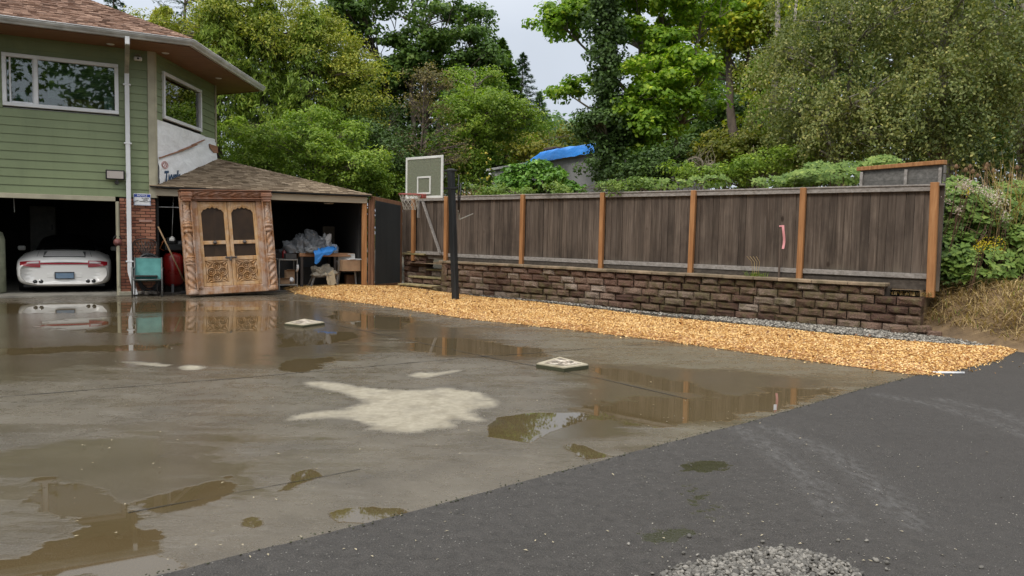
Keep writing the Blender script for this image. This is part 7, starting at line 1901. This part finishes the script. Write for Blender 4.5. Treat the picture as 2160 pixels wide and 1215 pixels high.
# ---- the bramble bank right of the fence
rbY = 13.2
bb_ = [px_blob(2030, 450, 13.4, 60, 70, .7), px_blob(2010, 540, 13.0, 40, 60, .5), px_blob(2090, 470, 13.4, 70, 70, .7), px_blob(2070, 560, 12.8, 70, 45, .6), px_blob(2150, 520, 13., 60, 70, .7), px_blob(2010, 400, 14, 35, 30, .5), px_blob(2140, 420, 13.6, 60, 40, .6), px_blob(2240, 500, 12.6, 70, 90, .8)]
bramble('bramble_bush', 'large bramble thicket with broad leaves growing beside the fence end', bb_, 2300, G(2080, 605, .8), canes=160, L_=.115, W_=.08)
tree('undergrowth', 'dark leafy weeds packed beneath the large bramble thicket', [(b[0], b[1] + .35, b[2] - .1, b[3] * .95, b[4], b[5] * .95) for b in bb_], 420, 34, .20, .085, .05, g_dark, base=tuple(G(2085, 595, .8)), r0=.02, nlimb=60, cat='undergrowth', crown='foliage')
def flower_heads(us, Y, n, size, m_, name, label, cat='flowers', z0=.8, per=16):
    pts = []
    for u, v, su, sv, k in us:
        for _ in range(k): pts.append(D(rnd.gauss(u, su), rnd.gauss(v, sv), Y + rnd.uniform(-.25, .15)))
    t_ = thing(name, label, cat, (pts[0].x, pts[0].y, z0)); C = np.repeat(np.array([tuple(p) for p in pts]), per, 0) + rng.normal(0, size, (len(pts) * per, 3))
    V, F = leaf_quads(C, unit(len(C)), .03, .022); np_mesh('blossom', V, F, m_, parent=t_)
    m = MB()
    for p in pts[::2]: m.tube([p, p + Vector((rnd.uniform(-.03, .03), .08, -.35)), p + Vector((rnd.uniform(-.05, .05), .25, -.8))], [.004, .006, .006], 4, False)
    m.build('stem', bpy.data.materials['cane_brown'], t_)
pw_ = leaf_mat('pinkish_white_bloom', [(.40, .30, .27), (.56, .46, .42), (.68, .60, .56)], .3, 1)
flower_heads([(2032, 390, 9, 5, 12), (2050, 398, 12, 6, 10), (2090, 410, 14, 7, 16), (2108, 425, 10, 6, 10), (2028, 442, 6, 4, 5), (1995, 418, 6, 5, 5), (2120, 455, 6, 8, 5)], 12.7, 60, .035, pw_, 'wild_flowers', 'fluffy pinkish white seed heads over the bramble thicket')
yw = leaf_mat('yellow_bloom', [(.45, .33, .02), (.62, .48, .03), (.7, .58, .06)], .3, 1)
flower_heads([(2085, 517, 14, 6, 16), (2040, 405, 4, 4, 2)], 12.35, 60, .035, yw, 'wild_flowers', 'small yellow flowers low in the bramble thicket', per=12)
teas = mat('teasel_brown', (.20, .115, .055), .9, .4, 30, .8, 80)
for i, (u, v, s_) in enumerate([(2017, 352, 1), (2031, 360, .9), (2062, 351, 1), (2074, 354, 1.25), (2092, 347, 1.1), (2096, 361, .9), (2067, 369, .8), (2111, 371, .9), (2148, 352, 1), (2050, 362, .8)]):
    p = D(u, v, 13.9 + .2 * (i % 3)); 
    if i == 0:
        t0_ = thing('teasel', 'dry brown teasel head on a tall stem above the brambles', 'teasel', (p.x, p.y, .8), 'dry teasels behind the bramble thicket')
        m = MB(); m.lathe((p.x, p.y, p.z - .045), [(.008, 0), (.032, .015), (.036, .045), (.024, .08), (.005, .1)], 9)
        for q in range(9): a = q * .7; m.tube([p - Z * .045, p + Vector((.06 * math.cos(a), .06 * math.sin(a), -.01)), p + Vector((.065 * math.cos(a), .065 * math.sin(a), .05))], [.004, .003, .001], 4, False)
        m.build('seed_head', teas, t0_); m = MB(); m.tube([Vector((p.x, p.y, .75)), Vector((p.x + .02, p.y, 1.6)), p - Z * .04], .007, 5); m.build('stem', teas, t0_); pz = p.copy()
    else:
        c_ = copy_tree(t0_); c_.location = (p.x, p.y, .8 + (p.z - pz.z)); c_.rotation_euler = (rnd.uniform(-.05, .05), rnd.uniform(-.08, .08), i * 1.3)
# dry grasses on the right, straw on the bank
C = scatter_px(700, (2090, 2200), None, 12.9, 14.5); blades(C, 2.1, .02, straw, 'dry_grass', 'tall dry grass standing at the right end of the bramble thicket', .45, kind='stuff')
t_ = []
for _ in range(9500):
    a = rnd.uniform(-4.2, .05); q = rnd.uniform(-1.6, 1.5)
    if bank_h(a, q) > .10 + .12 * rnd.random(): t_.append(tuple(FN.p(a, -q, bank_h(a, q) - .01)))
C = np.array(t_); C2 = C[rng.random(len(C)) < .9]
blades(C2, .22, .012, straw, 'straw', 'matted dry straw covering the bank beside the wall end', 2.2, kind='stuff')
C3 = C[rng.random(len(C)) < .05]; blades(C3, .16, .010, g_shrub, 'grass', 'sparse green grass among the straw on the bank', .9, kind='stuff')
V, F = flakes(C[rng.random(len(C)) < .5] + [0, 0, .01], .16, .008, .5); tag(np_mesh('straw', V, F, straw), 'flat dead stalks lying on the bank beside the wall end', kind='stuff')
# debris against the wall end
m = MB(); p0 = G(1960, 700, .05)
for j in range(26): c_ = p0 + Vector((rnd.uniform(-.15, .5), rnd.uniform(-.1, .4), rnd.uniform(0, .12))); a = rnd.uniform(0, 3.14); m.beam(c_, c_ + Vector((math.cos(a) * .35, math.sin(a) * .35, rnd.uniform(-.06, .1))), .012, .008)
tag(m.build('debris', mat('stick_brown', (.14, .09, .05), .9, .4)), 'broken sticks and dead leaves piled at the wall end', kind='stuff')
Q = in_poly(1800, gp([(1945, 700), (2150, 738), (2160, 720), (2100, 690), (1960, 660)])); hz_ = []
for x, y in Q:
    w_ = Vector((x, y, 0)) - FN.O; hz_.append(bank_h(w_.dot(FN.d), -w_.dot(FN.n)) + .012)
V, F = flakes(np.c_[Q, np.maximum(.02, hz_)], .045, .02, .5); tag(np_mesh('leaf_litter', V, F, leaf_mat('brown_litter', [(.07, .035, .018), (.14, .075, .035), (.26, .16, .08)], .1, 2)), 'brown leaf litter at the foot of the bank', kind='stuff')
# weeds in front of the fence and stray leaves on the wall cap
a, z = FN.hit(1589, 572, -.1)
t_ = thing('weed', 'small green weed tuft growing on the wall cap by the survey stake', 'weed', FN.p(a, -.18, zbase)); C = np.array([tuple(FN.p(a + rnd.gauss(0, .09), -.2 + rnd.gauss(0, .03), zbase)) for _ in range(90)]); blades(C, .12, .008, g_shrub, 'blades', '', .8, parent=t_)
m = MB(); 
for k in range(4): m.tube([FN.p(a - .05 + k * .03, -.2, zbase), FN.p(a - .08 + k * .05, -.18, zbase + .28), FN.p(a - .02 + k * .06, -.16, zbase + .38)], .004, 4, False)
m.build('stem', bpy.data.materials['dry_straw'], t_)
# weeds at the foot of the board screen
C = np.array([tuple(FN.p(rnd.uniform(-.1, .5), FO + rnd.uniform(.1, .25), .62)) for _ in range(160)]); blades(C, .10, .008, straw, 'dry_grass', 'dry grass tufts on the wall end below the last fence post', 1.2, kind='stuff')

# ================================================================== light
w = bpy.data.worlds.new('World'); scene.world = w; w.use_nodes = True
nt = w.node_tree; nt.nodes.clear()
out = nt.nodes.new('ShaderNodeOutputWorld'); bg = nt.nodes.new('ShaderNodeBackground'); sky = nt.nodes.new('ShaderNodeTexSky')
sky.sky_type = 'NISHITA'; sky.sun_disc = False
SUN_EL, SUN_AZ = R(48), R(215)      # azimuth clockwise from +Y
sky.sun_elevation = SUN_EL; sky.sun_rotation = SUN_AZ; sky.air_density = 1.0; sky.dust_density = 2.0
tc = nt.nodes.new('ShaderNodeTexCoord'); sep = nt.nodes.new('ShaderNodeSeparateXYZ'); nt.links.new(tc.outputs['Generated'], sep.inputs[0])
rp = nt.nodes.new('ShaderNodeValToRGB'); e = rp.color_ramp.elements
e[0].position = 0.0; e[0].color = (.42, .455, .51, 1); e[1].position = .9; e[1].color = (1.5, 1.5, 1.5, 1)
x = e.new(.25); x.color = (.50, .54, .60, 1)
nt.links.new(sep.outputs[2], rp.inputs[0])
ns = nt.nodes.new('ShaderNodeTexNoise'); ns.inputs['Scale'].default_value = 2.2; ns.inputs['Detail'].default_value = 5; nt.links.new(tc.outputs['Generated'], ns.inputs['Vector'])
mr = nt.nodes.new('ShaderNodeMapRange'); mr.inputs[1].default_value = .3; mr.inputs[2].default_value = .7; mr.inputs[3].default_value = 12.; mr.inputs[4].default_value = 14.5; nt.links.new(ns.outputs['Fac'], mr.inputs[0])
sc = nt.nodes.new('ShaderNodeVectorMath'); sc.operation = 'SCALE'; nt.links.new(rp.outputs[0], sc.inputs[0]); nt.links.new(mr.outputs[0], sc.inputs[3])
mixn = nt.nodes.new('ShaderNodeMix'); mixn.data_type = 'RGBA'; mixn.inputs[0].default_value = .88; nt.links.new(sky.outputs[0], mixn.inputs[6]); nt.links.new(sc.outputs[0], mixn.inputs[7])
nt.links.new(mixn.outputs[2], bg.inputs['Color']); bg.inputs['Strength'].default_value = .09
nt.links.new(bg.outputs[0], out.inputs[0])
ld = bpy.data.lights.new('sun', 'SUN'); ld.energy = 1.5; ld.angle = R(14); ld.color = (1.0, .95, .88)
lo = bpy.data.objects.new('sun', ld); COL.objects.link(lo)
sd = Vector((math.sin(SUN_AZ) * math.cos(SUN_EL), math.cos(SUN_AZ) * math.cos(SUN_EL), math.sin(SUN_EL)))
lo.rotation_euler = sd.to_track_quat('Z', 'Y').to_euler(); lo.location = sd * 50
scene.view_settings.view_transform = 'Standard'; scene.view_settings.look = 'None'; scene.view_settings.exposure = 0.35; scene.view_settings.gamma = 1.0
scene.view_settings.use_curve_mapping = False
scene.cycles.max_bounces = 7; scene.cycles.transparent_max_bounces = 12; scene.cycles.caustics_reflective = False; scene.cycles.caustics_refractive = False
scene.cycles.use_denoising = True
